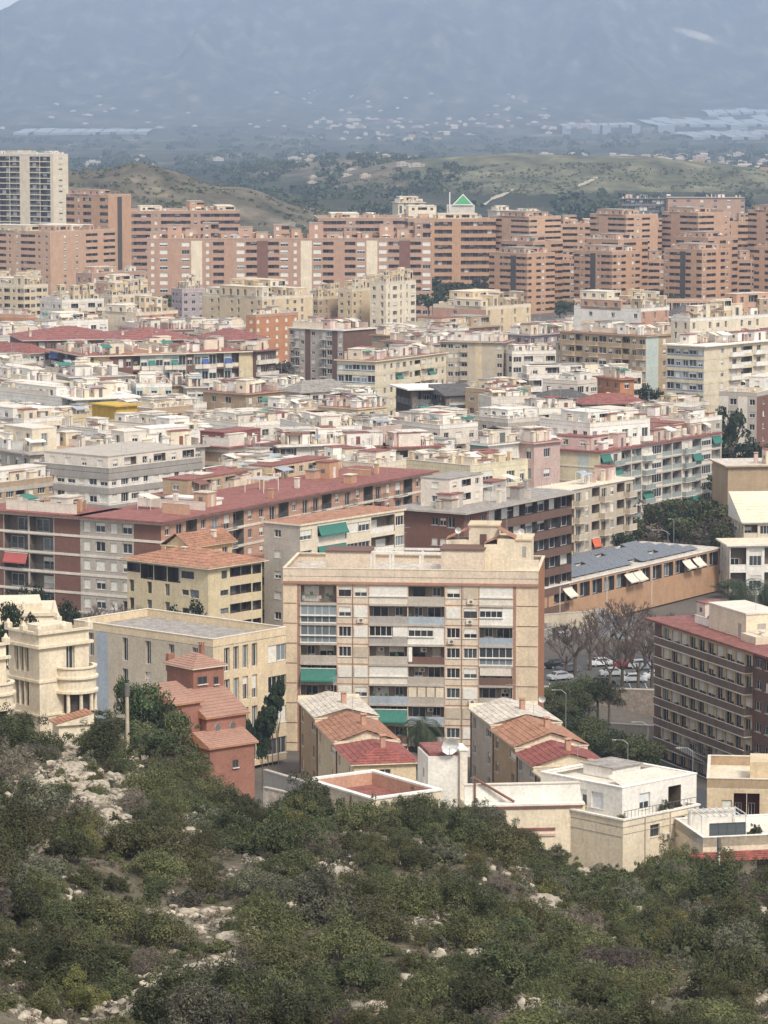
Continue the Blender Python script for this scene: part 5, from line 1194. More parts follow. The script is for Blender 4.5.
def leaf_mesh(name, lobes, n, size, cols, rng, aspect=1.7, fill=.8, up=.35):
    """lobes: (cx,cy,cz,r,flat). Leaf-sized quads spread through the lobes' outer volume; colour differs by clump and by leaf."""
    L = np.array([l[:5] for l in lobes], float)
    wt = L[:, 3]**2; wt /= wt.sum()
    idx = rng.choice(len(L), n, p=wt)
    d = rng.normal(size=(n, 3)); d /= np.linalg.norm(d, axis=1)[:, None]
    low = d[:, 2] < -.35; d[low, 2] *= -.6; d /= np.linalg.norm(d, axis=1)[:, None]
    rr = L[idx, 3]*(fill + (1.08-fill)*rng.random(n)**.7)
    rr *= 1 + .16*np.sin(d[:, 0]*7+idx*1.7)*np.sin(d[:, 1]*6+idx)*1.0
    p = L[idx, :3] + d*rr[:, None]*np.stack([np.ones(n), np.ones(n), L[idx, 4]], 1)
    nrm = d + rng.normal(size=(n, 3))*.75 + np.array([0, 0, up]); nrm /= np.linalg.norm(nrm, axis=1)[:, None]
    t = np.cross(nrm, rng.normal(size=(n, 3))); t /= np.linalg.norm(t, axis=1)[:, None]
    b = np.cross(nrm, t)
    s = size*(.55 + .9*rng.random(n))
    a1 = t*(s*.5*aspect)[:, None]; b1 = b*(s*.5)[:, None]
    v = np.stack([p-a1, p+b1*.9-a1*.1, p+a1, p-b1*.9-a1*.1], 1).reshape(-1, 3)
    me = bpy.data.meshes.new(name)
    me.vertices.add(4*n); me.vertices.foreach_set('co', v.ravel())
    me.loops.add(4*n); me.loops.foreach_set('vertex_index', np.arange(4*n, dtype=np.int32))
    me.polygons.add(n); me.polygons.foreach_set('loop_start', np.arange(0, 4*n, 4, dtype=np.int32))
    cols = np.array(cols, float)
    clump = rng.integers(0, len(cols), len(L))
    pick = np.where(rng.random(n) < .7, clump[idx], rng.integers(0, len(cols), n))
    c = cols[pick]*(.6+.8*rng.random(n))[:, None]
    c4 = np.concatenate([c, np.ones((n, 1))], 1).repeat(4, 0)
    at = me.attributes.new('leafcol', 'FLOAT_COLOR', 'POINT'); at.data.foreach_set('color', c4.ravel())
    me.materials.append(LEAF); me.update(); me.validate()
    return me

GREENS = {'dark': [(.066, .076, .030), (.080, .092, .036), (.098, .106, .044), (.052, .060, .026)],
          'olive': [(.118, .120, .046), (.098, .102, .040), (.142, .140, .058), (.082, .086, .036)],
          'grey': [(.128, .124, .080), (.108, .106, .070), (.152, .146, .096), (.094, .092, .062)],
          'yellow': [(.165, .158, .046), (.128, .128, .042), (.195, .18, .062), (.110, .112, .040)],
          'dry': [(.135, .108, .082), (.112, .088, .070), (.160, .130, .100), (.100, .086, .066)],
          'grass': [(.26, .21, .125), (.21, .175, .10), (.30, .25, .16), (.15, .13, .075)],
          'conifer': [(.022, .038, .020), (.029, .047, .023), (.038, .056, .026)],
          'city': [(.032, .050, .020), (.042, .063, .026), (.056, .078, .031), (.070, .092, .038)],
          'palm': [(.060, .075, .030), (.075, .090, .035), (.050, .062, .028)]}

def shrub_variant(kind, seed, n, leaf, squash=.7, aspect=1.8, tallness=1.0):
    rng = np.random.default_rng(seed)
    lobes = []
    k = rng.integers(7, 14)
    for i in range(k):
        a = rng.random()*6.283; r = rng.random()**.6*.68
        lr = rng.uniform(.2, .44)
        lobes.append((r*math.cos(a), r*math.sin(a), (rng.uniform(.1, .6)*(1-r*.55)+lr*.3)*tallness, lr, squash+.35*rng.random()))
    for i in range(rng.integers(7, 15)):     # ragged sprigs break the outline
        a = rng.random()*6.283; r = rng.uniform(.5, 1.05)
        lobes.append((r*math.cos(a), r*math.sin(a), rng.uniform(.05, .8)*tallness, rng.uniform(.07, .17), 1.2))
    for i in range(rng.integers(3, 8)):      # upright shoots
        a = rng.random()*6.283; r = rng.uniform(0, .5)
        lobes.append((r*math.cos(a), r*math.sin(a), rng.uniform(.7, 1.1)*tallness, rng.uniform(.07, .16), 1.7))
    return leaf_mesh('foliage', lobes, n, leaf, GREENS[kind], rng, aspect, .55, .55)
def stem_me():
    mb = MB(); rr = random.Random(4)
    for i in range(7):
        a = i*.9; p = (0, 0, -.15); m = (math.cos(a)*.25, math.sin(a)*.25, .25); e = (math.cos(a+.3)*.62, math.sin(a+.3)*.62, .62)
        mb.tube(p, m, .03, .02, BARK, 4); mb.tube(m, e, .02, .006, BARK, 4)
    return mb.mesh('stem')
STEM = stem_me()

def hill_hit(px, py, y0=150, y1=460):
    Y = y0
    while Y < y1:
        p = at_y(px, py, Y)
        if p.z <= hill_z(p.x, p.y): return p
        Y += .7
    return None

# houses and their yards on the hill that shrubs keep clear of (x, y, radius)
CLEAR = [(-32, 343, 7), (-40, 333, 7), (-35, 331, 6), (-18, 383, 9), (26, 330, 13), (0, 326, 9), (8, 332, 8), (38, 322, 11), (-1, 322, 6), (-7, 326, 6), (15, 330, 9), (-8, 360, 8), (-10, 350, 6), (-9,340,5)]
def hillside_shrubs():
    rng = random.Random(21)
    V = {}
    for kind, nv in (('dark', 6), ('olive', 5), ('grey', 4), ('yellow', 3), ('dry', 4)):
        asp = {'dark': 2.6, 'olive': 2.0, 'grey': 3.0, 'yellow': 1.8, 'dry': 7.0}[kind]; dens = {'dark': 1.1, 'olive': 1.0, 'grey': .9, 'yellow': .85, 'dry': .5}[kind]
        for size, (n, leaf, count) in {'low': (2600, .062, 2), 'mid': (6500, .036, nv-2), 'big': (12000, .0245, 3)}.items():
            V[kind, size] = [shrub_variant(kind, 100+i*7+len(kind)*3+len(size)*n, int(n*dens), leaf*(.62 if kind == 'dry' else 1), .66+.12*(i % 3), asp, (.85, 1.0, 1.2)[i % 3]) for i in range(count)]
    meta = {'dark': ('mastic_shrub', 'dark green rounded shrub on the rocky hillside', 'dark green hillside shrubs'), 'olive': ('olive_shrub', 'olive green bushy shrub on the rocky hillside', 'olive green hillside shrubs'),
            'grey': ('rosemary_shrub', 'grey-green dusty shrub on the rocky hillside', 'grey-green hillside shrubs'), 'yellow': ('broom_shrub', 'fresh yellow-green shrub on the rocky hillside', 'yellow-green hillside shrubs'),
            'dry': ('dry_shrub', 'dry purplish-brown leafless looking shrub on the hillside', 'dry hillside shrubs')}
    pts = []; tries = 0; cnt = {k[0]: 0 for k in V}
    while len(pts) < 880 and tries < 60000:
        tries += 1
        y = 176 + rng.random()**.9*180; hw = .1122*y + 3
        x = rng.uniform(-hw, hw); r = rng.choice((.55, .8, 1.1, 1.4, 1.7, 2.1, 2.6, 3.0))*(1+.15*rng.random())
        if any((x-c[0])**2+(y-c[1])**2 < c[2]**2 for c in CLEAR): continue
        z = hill_z(x, y)
        if z < 11: continue
        px, py = to_px((x, y, z))
        if in_patch(px, py, 1.0) and (r > .9 or rng.random() < .25): continue
        if r > 1.0 and bare_rock(x, y, z) > .5: continue
        if any((x-q_[0])**2+(y-q_[1])**2 < ((r+q_[2])*.6)**2 for q_ in pts): continue
        if y > 305 and x > -5: r *= .8
        n1 = noise.noise(Vector((x/11, y/17, 2.2))); u = rng.random()+n1*.5
        kind = 'dark' if u < .5 else ('olive' if u < .74 else ('grey' if u < .87 else ('yellow' if u < .935 else 'dark')))
        if cnt[kind] >= 290: kind = 'olive'
        if rng.random() < .06: kind = 'dry'
        cnt[kind] += 1
        pts.append((x, y, r))
        nm, lab, grp = meta[kind]
        o = thing(nm, lab, 'shrub', (x, y, z-.12), rng.uniform(0, 6.28), grp, rng.choice(V[kind, 'low' if r < 1.0 else ('mid' if r < 1.9 else 'big')]))
        h = r*rng.uniform(.75, 1.2) if r > .9 else r*rng.uniform(.9, 1.5); o.scale = (r*rng.uniform(.95, 1.2), r*rng.uniform(.9, 1.1), h)
        obj('stem', STEM, o)
    print('shrubs', len(pts), cnt)
    return V
SHRUBV = hillside_shrubs()

for i, (x, y, z) in enumerate(PLANT_SPOTS):
    o = thing('potted_plant', 'bushy green plant in a terracotta pot on a roof terrace', 'plant', (x, y, z), i*1.3, 'potted plants on the roof terraces', SHRUBV['yellow' if i % 3 == 0 else 'dark', 'low'][i % 2]); s_ = (.55, .8, .45, 1.0)[i % 4]; o.scale = (s_, s_, s_*1.15)

def undergrowth():
    rng = np.random.default_rng(3); lobes = []
    r2 = random.Random(8)
    while len(lobes) < 1900:
        y = 172 + r2.random()*185; hw = .1122*y+3; x = r2.uniform(-hw, hw)
        if any((x-c[0])**2+(y-c[1])**2 < (c[2]*.95)**2 for c in CLEAR): continue
        z = hill_z(x, y)
        px, py = to_px((x, y, z))
        if in_patch(px, py, .8) and r2.random() < .8: continue
        lobes.append((x, y, z+.05, r2.uniform(.22, .6), .8))
    me = leaf_mesh('undergrowth', lobes, 80000, .12, GREENS['olive']+GREENS['grey']+GREENS['dry']+GREENS['dry'], rng, 2.4, .5)
    setting('undergrowth', me, 'stuff')
    lobes = []
    while len(lobes) < 2600:
        y = 172 + r2.random()*180; hw = .1122*y+3; x = r2.uniform(-hw, hw)
        if any((x-c[0])**2+(y-c[1])**2 < (c[2]*.95)**2 for c in CLEAR): continue
        lobes.append((x, y, hill_z(x, y)+.12, r2.uniform(.15, .4), 1.3))
    me = leaf_mesh('dry_grass', lobes, 70000, .05, GREENS['grass']+GREENS['dry'], rng, 8.0, .3, 0.0)
    setting('dry_grass', me, 'stuff')
undergrowth()

def rocks():
    rng = random.Random(17)
    rm = surf('limestone', (.40, .345, .27), var=.45, scale=1.1, streak=.5, grain=.25, dirt=(.14, .11, .08))
    var = []
    for s in range(6):
        bm = __import__('bmesh').new(); __import__('bmesh').ops.create_icosphere(bm, subdivisions=3, radius=1)
        for v in bm.verts:
            n = noise.noise(v.co*1.1+Vector((s*5, 0, 0)))*.55 + abs(noise.noise(v.co*2.6+Vector((0, s*3, 0))))*.55 - abs(noise.noise(v.co*5.5))*.22
            v.co = v.co*(1+n); v.co.z *= .62
        me = bpy.data.meshes.new('limestone_rock'); bm.to_mesh(me); bm.free(); me.materials.append(rm); var.append(me)
    n = 0
    for (a, b, c, d) in PATCH:
        k = max(6, int(c*d/20))
        for i in range(k):
            px, py = a+rng.uniform(-c, c)*.9, b+rng.uniform(-d, d)*.9
            p = hill_hit(px, py)
            if p is None or p.y > 350: continue
            s = rng.choice((.12, .18, .25, .35, .5, .7))*rng.uniform(.8, 1.2)
            o = thing('limestone_rock', 'pale limestone rock breaking out of the scrub hillside', 'rock', (p.x, p.y, hill_z(p.x, p.y)+.02), rng.uniform(0, 6), 'limestone rocks on the hillside', rng.choice(var))
            o.scale = (s*rng.uniform(.9, 1.7), s, s*rng.uniform(.7, 1.2)); n += 1
    print('rocks', n)
    # loose stones, too many to count
    mb = MB(); k = 0; r2 = random.Random(71); import bmesh as bm_
    base = bm_.new(); bm_.ops.create_icosphere(base, subdivisions=1, radius=1); bv = [v.co.copy() for v in base.verts]; bf = [tuple(v.index for v in f.verts) for f in base.faces]; base.free(); sl = mb.slot(rm)
    for tries in range(60000):
        if k >= 4200: break
        y = 174+r2.random()*176; hw = .1122*y+3; x = r2.uniform(-hw, hw); z = hill_z(x, y)
        b = bare_rock(x, y, z); cl = noise.noise(Vector((x/3.2, y/4.5, 21)))
        if r2.random() > .04 + .8*b + (.45 if cl > .28 else 0): continue
        if any((x-c[0])**2+(y-c[1])**2 < (c[2]*.95)**2 for c in CLEAR): continue
        s = r2.choice((.08, .12, .18, .26, .38))*r2.uniform(.8, 1.3); i = len(mb.v); a, b2 = r2.uniform(.7, 1.5), r2.uniform(.5, 1.0)
        for q_ in bv:
            j = 1+.35*noise.noise(q_*1.7+Vector((k, 0, 0))); mb.v.append((x+q_.x*s*j*a, y+q_.y*s*j, z+.03+q_.z*s*j*b2))
        for f in bf: mb.f.append(tuple(i+t for t in f)); mb.m.append(sl)
        k += 1
    setting('stone_rubble', mb, 'stuff')
rocks()

# ------------------------------------------------------------------ trees
def crown_me(kind, seed, n=2600, leaf=.055, tall=1.0, k=11, shape='round'):
    def f():
        rng = np.random.default_rng(seed); lobes = []
        if shape == 'cone':
            for i in range(16):
                h = i/15; r = (1-h)*.55+.06; a = i*2.4
                lobes.append((math.cos(a)*r*.6, math.sin(a)*r*.6, h*1.9-.6, .22+.22*(1-h), 1.0))
        else:
            for i in range(k):
                a = rng.random()*6.283; r = rng.random()**.6*.6; z = rng.uniform(-.45, .55)*tall
                lobes.append((r*math.cos(a), r*math.sin(a), z, rng.uniform(.28, .46), .85))
            for i in range(8):
                a = rng.random()*6.283; e = rng.uniform(-.3, 1); lobes.append((.85*math.cos(a)*math.cos(e), .85*math.sin(a)*math.cos(e), .8*math.sin(e)*tall, rng.uniform(.12, .22), 1))
        return leaf_mesh('crown', lobes, n, leaf, GREENS[kind], rng, fill=.6)
    return cached(('crown', kind, seed, n, leaf, tall, k, shape), f)
def trunk_me(seed=0):
    def f():
        rr = random.Random(seed); mb = MB(); mb.tube((0, 0, 0), (.02, 0, .5), .05, .04, BARK, 7); mb.tube((.02, 0, .5), (0, .02, 1.0), .04, .025, BARK, 7)
        for i in range(6):
            a = i*1.05+rr.random(); mb.tube((.01, 0, .55+.06*i), (math.cos(a)*.28, math.sin(a)*.28, .9+.05*i), .02, .008, BARK, 5)
        return mb.mesh('trunk')
    return cached(('trunk', seed), f)
TR = random.Random(77)
def tree(name, label, x, y, z, h, r, kind, group=None, shape='round', leaf=.07, n=2200, seeds=4, trunk=.35, cat='tree'):
    t = thing(name, label, cat, (x, y, z), TR.uniform(0, 6.28), group)
    sd = TR.randrange(seeds)
    c = obj('crown', crown_me(kind, 40+sd, n, leaf, 1.0, 11, shape), t, (0, 0, h*(.62 if shape == 'round' else .5)))
    hz = h*(.38 if shape == 'round' else .37); c.scale = (r, r*TR.uniform(.9, 1.1), hz)
    k = obj('trunk', trunk_me(sd), t); k.scale = (h*.6, h*.6, h*.72)
    return t
def tree_px(name, label, px, pyb, z, h, r, kind, **kw):
    p = at_z(px, pyb, z); return tree(name, label, p.x, p.y, z, h, r, kind, **kw)

# park and street trees
for (px, py) in ((420, 302), (432, 296), (444, 303), (455, 293), (466, 300), (478, 293), (488, 300), (428, 312), (446, 312), (462, 309), (480, 307), (440, 288), (472, 286)):
    tree_px('park_tree', 'dark green tree in the park below the rounded-balcony brick block', px+TR.uniform(-3, 3), py+8, 0, TR.uniform(9, 13), TR.uniform(4.5, 6.5), 'city', group='trees in the park below the brick block', leaf=.12, n=900)
for (px, py) in ((566, 318), (577, 322), (590, 322), (601, 318), (560, 325), (668, 310), (676, 314), (640, 306), (728, 306), (655, 312)):
    tree_px('street_tree', 'dark street tree at the foot of the stepped brick blocks', px, py, 0, TR.uniform(8, 11), TR.uniform(3.5, 5), 'city', group='street trees below the stepped brick blocks', leaf=.13, n=700)
for (px, py) in ((118, 285), (126, 288), (122, 280)):
    tree_px('street_tree', 'dark tree in the gap between the plain brick tower and the corner block', px, py+10, 0, 13, 5, 'conifer', group='trees in the gap below the plain brick tower', leaf=.12, n=800)
for (px, py) in ((154, 308), (166, 312), (174, 309), (160, 316)):
    tree_px('street_tree', 'green tree between the cream stepped blocks and the rosy slab', px, py+8, 0, 11, 4.6, 'city', group='trees between the cream blocks', leaf=.12, n=800)
for (px, py) in ((311, 300), (322, 299)):
    tree_px('street_tree', 'small round dark tree among the cream turrets', px, py+14, 0, 21, 3.2, 'city', group='two round trees among the cream turrets', leaf=.12, n=800)
tree('round_tree', 'big round grey-green tree beside the white-fascia brown block', at_z(279, 352, 14).x, 985, 0, 17, 6.2, 'grey', leaf=.09, n=1600)
tree('poplar_tree', 'tall dark tree standing in front of the yellow-cornered block', at_z(697, 400, 12).x, 800, -2, 22, 4.6, 'conifer', leaf=.09, n=1500)
tree('terrace_tree', 'rounded dark tree on the roof line beside the tan balcony block', at_z(636, 384, 14).x, 860, 0, 19, 3.6, 'conifer', leaf=.09, n=1300)
for (px, py, hh) in ((716, 470, 15), (728, 474, 17), (740, 478, 16), (752, 476, 18), (764, 480, 17), (733, 462, 15), (757, 462, 15), (722, 488, 12), (712, 500, 10), (776, 470, 17)):
    D = 790+TR.uniform(-30, 20); p = at_y(px, py, D)
    tree('pine_tree', 'dark green pine in the grove right of the striped balcony block', p.x, D, -5, p.z+5+6, TR.uniform(4.5, 6), 'conifer', group='pines right of the striped block', leaf=.085, n=1500)
for i in range(30):
    px = 612+TR.random()*114; py = 540; D = 690+TR.uniform(-8, 40)-(px < 650)*12; p = at_y(px, py, D)
    tree('hillside_tree', 'shaded grey-brown tree on the bank under the striped balcony block', p.x, D, -6.3, TR.uniform(9, 14), TR.uniform(3.2, 4.6), TR.choice(('dark', 'dark', 'dry', 'conifer')), group='trees on the bank under the striped block', leaf=.075, n=1500)
for (px, py) in ((566, 585), (578, 580), (592, 582), (604, 578), (617, 572), (558, 592)):
    p = at_y(px, py, 628); tree('courtyard_tree', 'dark courtyard shrub-tree between the school roof and the cream balcony block', p.x, 634, -6.3, TR.uniform(5, 8), TR.uniform(2.5, 3.6), 'dark', group='courtyard trees behind the school hall', leaf=.08, n=1000)
for (px, py) in ((735, 573), (716, 578), (757, 580), (742, 562), (728, 590), (768, 570), (722, 562)):
    p = at_z(px, py, -5); tree('garden_shrub', 'dark clipped garden shrub in front of the yellow-roofed school', p.x, p.y, -6.3, TR.uniform(3, 4.2), TR.uniform(2.5, 4), 'dark', group='garden shrubs before the yellow-roofed school', leaf=.08, n=1000, cat='shrub')
# dark trees lining the street below the car park
for (px, D) in ((566, 536), (575, 533), (584, 537), (592, 534), (601, 536), (571, 528), (588, 527), (612, 534), (560, 530)):
    tree('avenue_tree', 'dense dark green tree on the street below the car park', (px-384)/FPX*D, D, -10, TR.uniform(6.5, 8.5), TR.uniform(2.4, 3.2), TR.choice(('dark', 'city')), group='trees on the street below the car park', leaf=.05, n=4200)
for (px, py) in ((560, 700), (572, 705), (584, 712), (596, 722), (556, 715), (563, 725), (577, 732), (590, 745), (604, 750), (616, 758), (630, 764), (586, 718), (600, 735), (612, 742), (556, 735), (570, 742), (583, 750), (597, 757), (610, 763), (623, 768), (638, 770), (590, 728), (606, 738), (575, 722), (560, 716), (622, 748), (634, 757), (598, 722), (648, 768)):
    D = 512-(px-556)*.5+TR.uniform(-6, 12); p = at_y(px, py, D); gz = ground_z(p.x, D)
    tree('avenue_tree', 'dense dark green tree on the street below the car park', p.x, D, gz, TR.uniform(6.5, 9.5), TR.uniform(2.6, 3.7), TR.choice(('dark', 'city', 'dark')), group='trees on the street below the car park', leaf=.05, n=4200)
for (px, py, r_) in ((272, 708, 1.6), (268, 724, 1.6), (278, 698, 1.2), (262, 738, 1.4), (246, 740, 1.1)):
    D = 428; p = at_y(px, py, D); hh = (p.z-1)+2.6; t_ = tree('dense_tree', 'dark green tree between the institute and the big beige slab', p.x, D, 1, hh, r_, 'conifer', group='trees beside the institute', leaf=.09, n=5000)
    t_.children[0].location = (0, 0, hh-3.2); t_.children[0].scale = (r_, r_, 3.6); t_.children[1].scale = (1.6, 1.6, (hh-5)*.95)
for (px, py) in ((28, 590), (20, 600), (55, 600), (10, 606), (60, 612), (185, 606)):
    D = 480; p = at_y(px, py, D); tree('garden_tree', 'dark garden tree between the villa and the long red-roofed block', p.x, D, 0, p.z+3, 3.0, 'conifer', group='garden trees behind the villa', leaf=.065, n=1800)
tree('garden_tree', 'dark tree just behind the villa parapet, left edge', at_y(8, 632, 350).x, 352, 22, 16, 3.2, 'conifer', leaf=.06, n=2000)
# rounded pines on the left shoulder of the hill
PN = ((160, 716, 352, 6, 3.3), (140, 738, 345, 5, 3.2), (112, 742, 338, 4.5, 2.6), (180, 737, 350, 6, 2.5), (86, 742, 334, 4.5, 2.2), (190, 762, 345, 5, 2.4), (150, 764, 336, 5, 3.0), (170, 748, 342, 5, 2.6), (128, 708, 356, 5, 1.9))
for i, (px, py, D, hh, r) in enumerate(PN):
    p = at_y(px, py, D); z = hill_z(p.x, D); hh = max(hh, (p.z-z)/.62)
    tree('stone_pine', 'rounded dark pine on the hill shoulder between the villa and the rosy brick house', p.x, D, z-.3, hh, r, 'dark' if i % 2 else 'city', group='pines beside the rosy brick house', leaf=.05, n=4600)

# ------------------------------------------------------------------ palms, bare trees
def palm(label, x, y, z, h, r, seed):
    rr = random.Random(seed); t = thing('palm_tree', label, 'palm tree', (x, y, z), rr.uniform(0, 6))
    mb = MB()
    for i in range(8): mb.tube((0, 0, h*i/8), (0, 0, h*(i+1)/8), .30-.006*i, .27-.006*i, BARK, 8)
    obj('trunk', mb, t)
    pm = plain('palm_frond', (.032, .048, .018), .75); pd = plain('palm_frond_dry', (.17, .13, .075), .8)
    mb = MB()
    for k in range(46):
        a = k*2.399; el = 1.2-2.1*(k/46)+rr.uniform(-.1, .1); Lf = r*rr.uniform(.85, 1.1); m = pm if k < 40 else pd
        prev = None; n = 9; pos = Vector((0, 0, h)); e = el
        for j in range(n):
            d = Vector((math.cos(a)*math.cos(e), math.sin(a)*math.cos(e), math.sin(e))); nx = pos+d*(Lf/n); side = Vector((-math.sin(a), math.cos(a), 0))
            mb.poly([pos-side*.03, pos+side*.03, nx+side*.03, nx-side*.03], m)
            ll = .55*math.sin(math.pi*(j+.7)/(n+.8))*r/2.6+.1
            for s in (-1, 1):
                for q_ in (.15, .65):
                    b0 = pos.lerp(nx, q_); tip = b0+side*s*ll+d*ll*.55+Vector((0, 0, -.28*ll)); w_ = d*.075
                    mb.poly([b0-w_, b0+w_, tip], m)
            pos = nx; e -= .26
    obj('crown', mb, t)
p = at_y(422, 733, 446); palm('feathery palm in front of the big beige slab, between the two row-house rows', p.x, 446, -1, p.z+1.6, 4.2, 3)
p = at_y(742, 588, 585); palm('big palm with drooping fronds beside the right-edge red roof', p.x, 585, -6.4, p.z+6.4, 5.2, 5)
p = at_y(746, 583, 600); palm('smaller palm partly behind the big palm, right edge', at_y(768, 590, 600).x, 600, -6.4, p.z+5.4, 4.2, 9)

def bare_tree(label, x, y, z, h, seed, group):
    rr = random.Random(seed); t = thing('bare_tree', label, 'tree', (x, y, z), 0, group)
    def f():
        r2 = random.Random(seed % 3); tw = plain('twig', (.105, .075, .06), .9); trunk, crown = MB(), MB()
        trunk.tube((0, 0, 0), (0, 0, .35), .035, .028, BARK, 7)
        def grow(p, d, L, r, lev):
            q_ = p+d*L; (trunk if lev < 2 else crown).tube(p, q_, r, r*.65, BARK if lev < 2 else tw, 5 if lev < 3 else 3)
            if lev >= 5: return
            for i in range(3 if lev < 4 else 4):
                nd = (d+Vector((r2.uniform(-1, 1), r2.uniform(-1, 1), r2.uniform(-.3, .7)))*.75).normalized(); grow(q_, nd, L*r2.uniform(.62, .82), max(r*.6, .0028), lev+1)
        for i in range(4):
            a = i*1.6; grow(Vector((0, 0, .33)), Vector((math.cos(a)*.6, math.sin(a)*.6, .8)).normalized(), .24, .02, 1)
        return trunk.mesh('trunk'), crown.mesh('crown')
    a, b = cached(('bare', seed % 3), f)
    for nme, me in (('trunk', a), ('crown', b)):
        o = obj(nme, me, t, (0, 0, 0), rr.uniform(0, 6)); o.scale = (h, h, h*.95)
for i, (px, py, D) in enumerate(((590, 700, 566), (604, 702, 572), (618, 698, 578), (632, 690, 575), (645, 690, 566), (652, 700, 549), (638, 706, 547), (575, 706, 560), (622, 705, 550), (660, 690, 575), (566, 700, 556), (610, 700, 547), (626, 700, 584))):
    p = at_y(px, py, D); bare_tree('leafless purplish-brown tree around the car park', p.x, D, ground_z(p.x, D), TR.uniform(8.5, 11), i+3, 'leafless trees around the car park')
for i, (px, D) in enumerate(((88, 528), (100, 532), (72, 530), (116, 528), (60, 534), (48, 530))):
    bare_tree('leafless grey tree against the long red-roofed brown block', (px-384)/FPX*D, D, 0, TR.uniform(9, 11), i, 'leafless trees before the brown block')
# ================================================================== terrain
def terrain():
    hm, nt, b = nmat('hill_ground'); N = nt.nodes
    geo = N.new('ShaderNodeNewGeometry'); n1 = N.new('ShaderNodeTexNoise'); n1.inputs['Scale'].default_value = .16; n1.inputs['Detail'].default_value = 9; n1.inputs['Roughness'].default_value = .7
    link(nt, geo, 'Position', n1, 'Vector'); r = N.new('ShaderNodeValToRGB'); e = r.color_ramp.elements
    e[0].position = .3; e[0].color = (.06, .055, .03, 1); e[1].position = .8; e[1].color = (.36, .31, .24, 1)
    x = e.new(.5); x.color = (.095, .08, .048, 1); x = e.new(.64); x.color = (.18, .145, .10, 1)
    n2 = N.new('ShaderNodeTexNoise'); n2.inputs['Scale'].default_value = 2.2; n2.inputs['Detail'].default_value = 6; link(nt, geo, 'Position', n2, 'Vector')
    mx = N.new('ShaderNodeMixRGB'); mx.blend_type = 'OVERLAY'; mx.inputs['Fac'].default_value = .7
    link(nt, n1, 'Fac', r, 'Fac'); link(nt, r, 'Color', mx, 'Color1'); link(nt, n2, 'Fac', mx, 'Color2')
    ba = N.new('ShaderNodeAttribute'); ba.attribute_name = 'bare'
    n4 = N.new('ShaderNodeTexNoise'); n4.inputs['Scale'].default_value = 1.6; n4.inputs['Detail'].default_value = 8; n4.inputs['Roughness'].default_value = .7; link(nt, geo, 'Position', n4, 'Vector')
    r4 = N.new('ShaderNodeValToRGB'); e4 = r4.color_ramp.elements; e4[0].position = .35; e4[0].color = (.15, .115, .075, 1); e4[1].position = .62; e4[1].color = (.47, .41, .32, 1); link(nt, n4, 'Fac', r4, 'Fac')
    vo = N.new('ShaderNodeTexVoronoi'); vo.feature = 'DISTANCE_TO_EDGE'; vo.inputs['Scale'].default_value = .9; link(nt, geo, 'Position', vo, 'Vector')
    cr = N.new('ShaderNodeMapRange'); cr.inputs['From Max'].default_value = .09; cr.inputs['To Min'].default_value = .28; link(nt, vo, 'Distance', cr, 'Value')
    cm4 = N.new('ShaderNodeMixRGB'); cm4.blend_type = 'MULTIPLY'; cm4.inputs['Fac'].default_value = 1; link(nt, r4, 'Color', cm4, 'Color1'); link(nt, cr, 'Result', cm4, 'Color2')
    m4 = N.new('ShaderNodeMixRGB'); link(nt, ba, 'Fac', m4, 'Fac'); link(nt, mx, 'Color', m4, 'Color1'); link(nt, cm4, 'Color', m4, 'Color2'); link(nt, m4, 'Color', b, 'Base Color')
    bp = N.new('ShaderNodeBump'); bp.inputs['Strength'].default_value = .8; bp.inputs['Distance'].default_value = .5; link(nt, n2, 'Fac', bp, 'Height'); link(nt, bp, 'Normal', b, 'Normal')
    b.inputs['Roughness'].default_value = .95
    cm = surf('city_ground', (.12, .105, .09), var=.35, scale=.05, streak=0, grain=.2)
    pm, nt, b = nmat('plain_ground'); N = nt.nodes
    geo = N.new('ShaderNodeNewGeometry'); mp = N.new('ShaderNodeMapping'); mp.inputs['Scale'].default_value = (.03, .011, .03); link(nt, geo, 'Position', mp, 'Vector')
    n1 = N.new('ShaderNodeTexNoise'); n1.inputs['Scale'].default_value = 1; n1.inputs['Detail'].default_value = 9; n1.inputs['Roughness'].default_value = .72; link(nt, mp, 'Vector', n1, 'Vector')
    r = N.new('ShaderNodeValToRGB'); e = r.color_ramp.elements
    e[0].position = .36; e[0].color = (.05, .045, .03, 1); e[1].position = .74; e[1].color = (.34, .275, .20, 1)
    x = e.new(.46); x.color = (.09, .078, .048, 1); x = e.new(.57); x.color = (.155, .128, .085, 1)
    link(nt, n1, 'Fac', r, 'Fac'); link(nt, r, 'Color', b, 'Base Color'); b.inputs['Roughness'].default_value = 1; b.inputs['Specular IOR Level'].default_value = .1
    gh = pm.copy(); gh.name = 'green_hill_ground'
    for nd in gh.node_tree.nodes:
        if nd.type == 'VALTORGB':
            for e_, c_ in zip(nd.color_ramp.elements, ((.048, .049, .03), (.09, .09, .05), (.15, .143, .084), (.29, .255, .165))): e_.color = (*c_, 1)
    fm, nt, b = nmat('far_plain_ground'); N = nt.nodes
    geo = N.new('ShaderNodeNewGeometry'); mp = N.new('ShaderNodeMapping'); mp.inputs['Scale'].default_value = (.006, .0016, .01); link(nt, geo, 'Position', mp, 'Vector')
    n1 = N.new('ShaderNodeTexNoise'); n1.inputs['Scale'].default_value = 1; n1.inputs['Detail'].default_value = 9; n1.inputs['Roughness'].default_value = .75; link(nt, mp, 'Vector', n1, 'Vector')
    r = N.new('ShaderNodeValToRGB'); e = r.color_ramp.elements
    e[0].position = .4; e[0].color = (.022, .028, .018, 1); e[1].position = .74; e[1].color = (.26, .22, .16, 1); x = e.new(.55); x.color = (.06, .062, .036, 1)
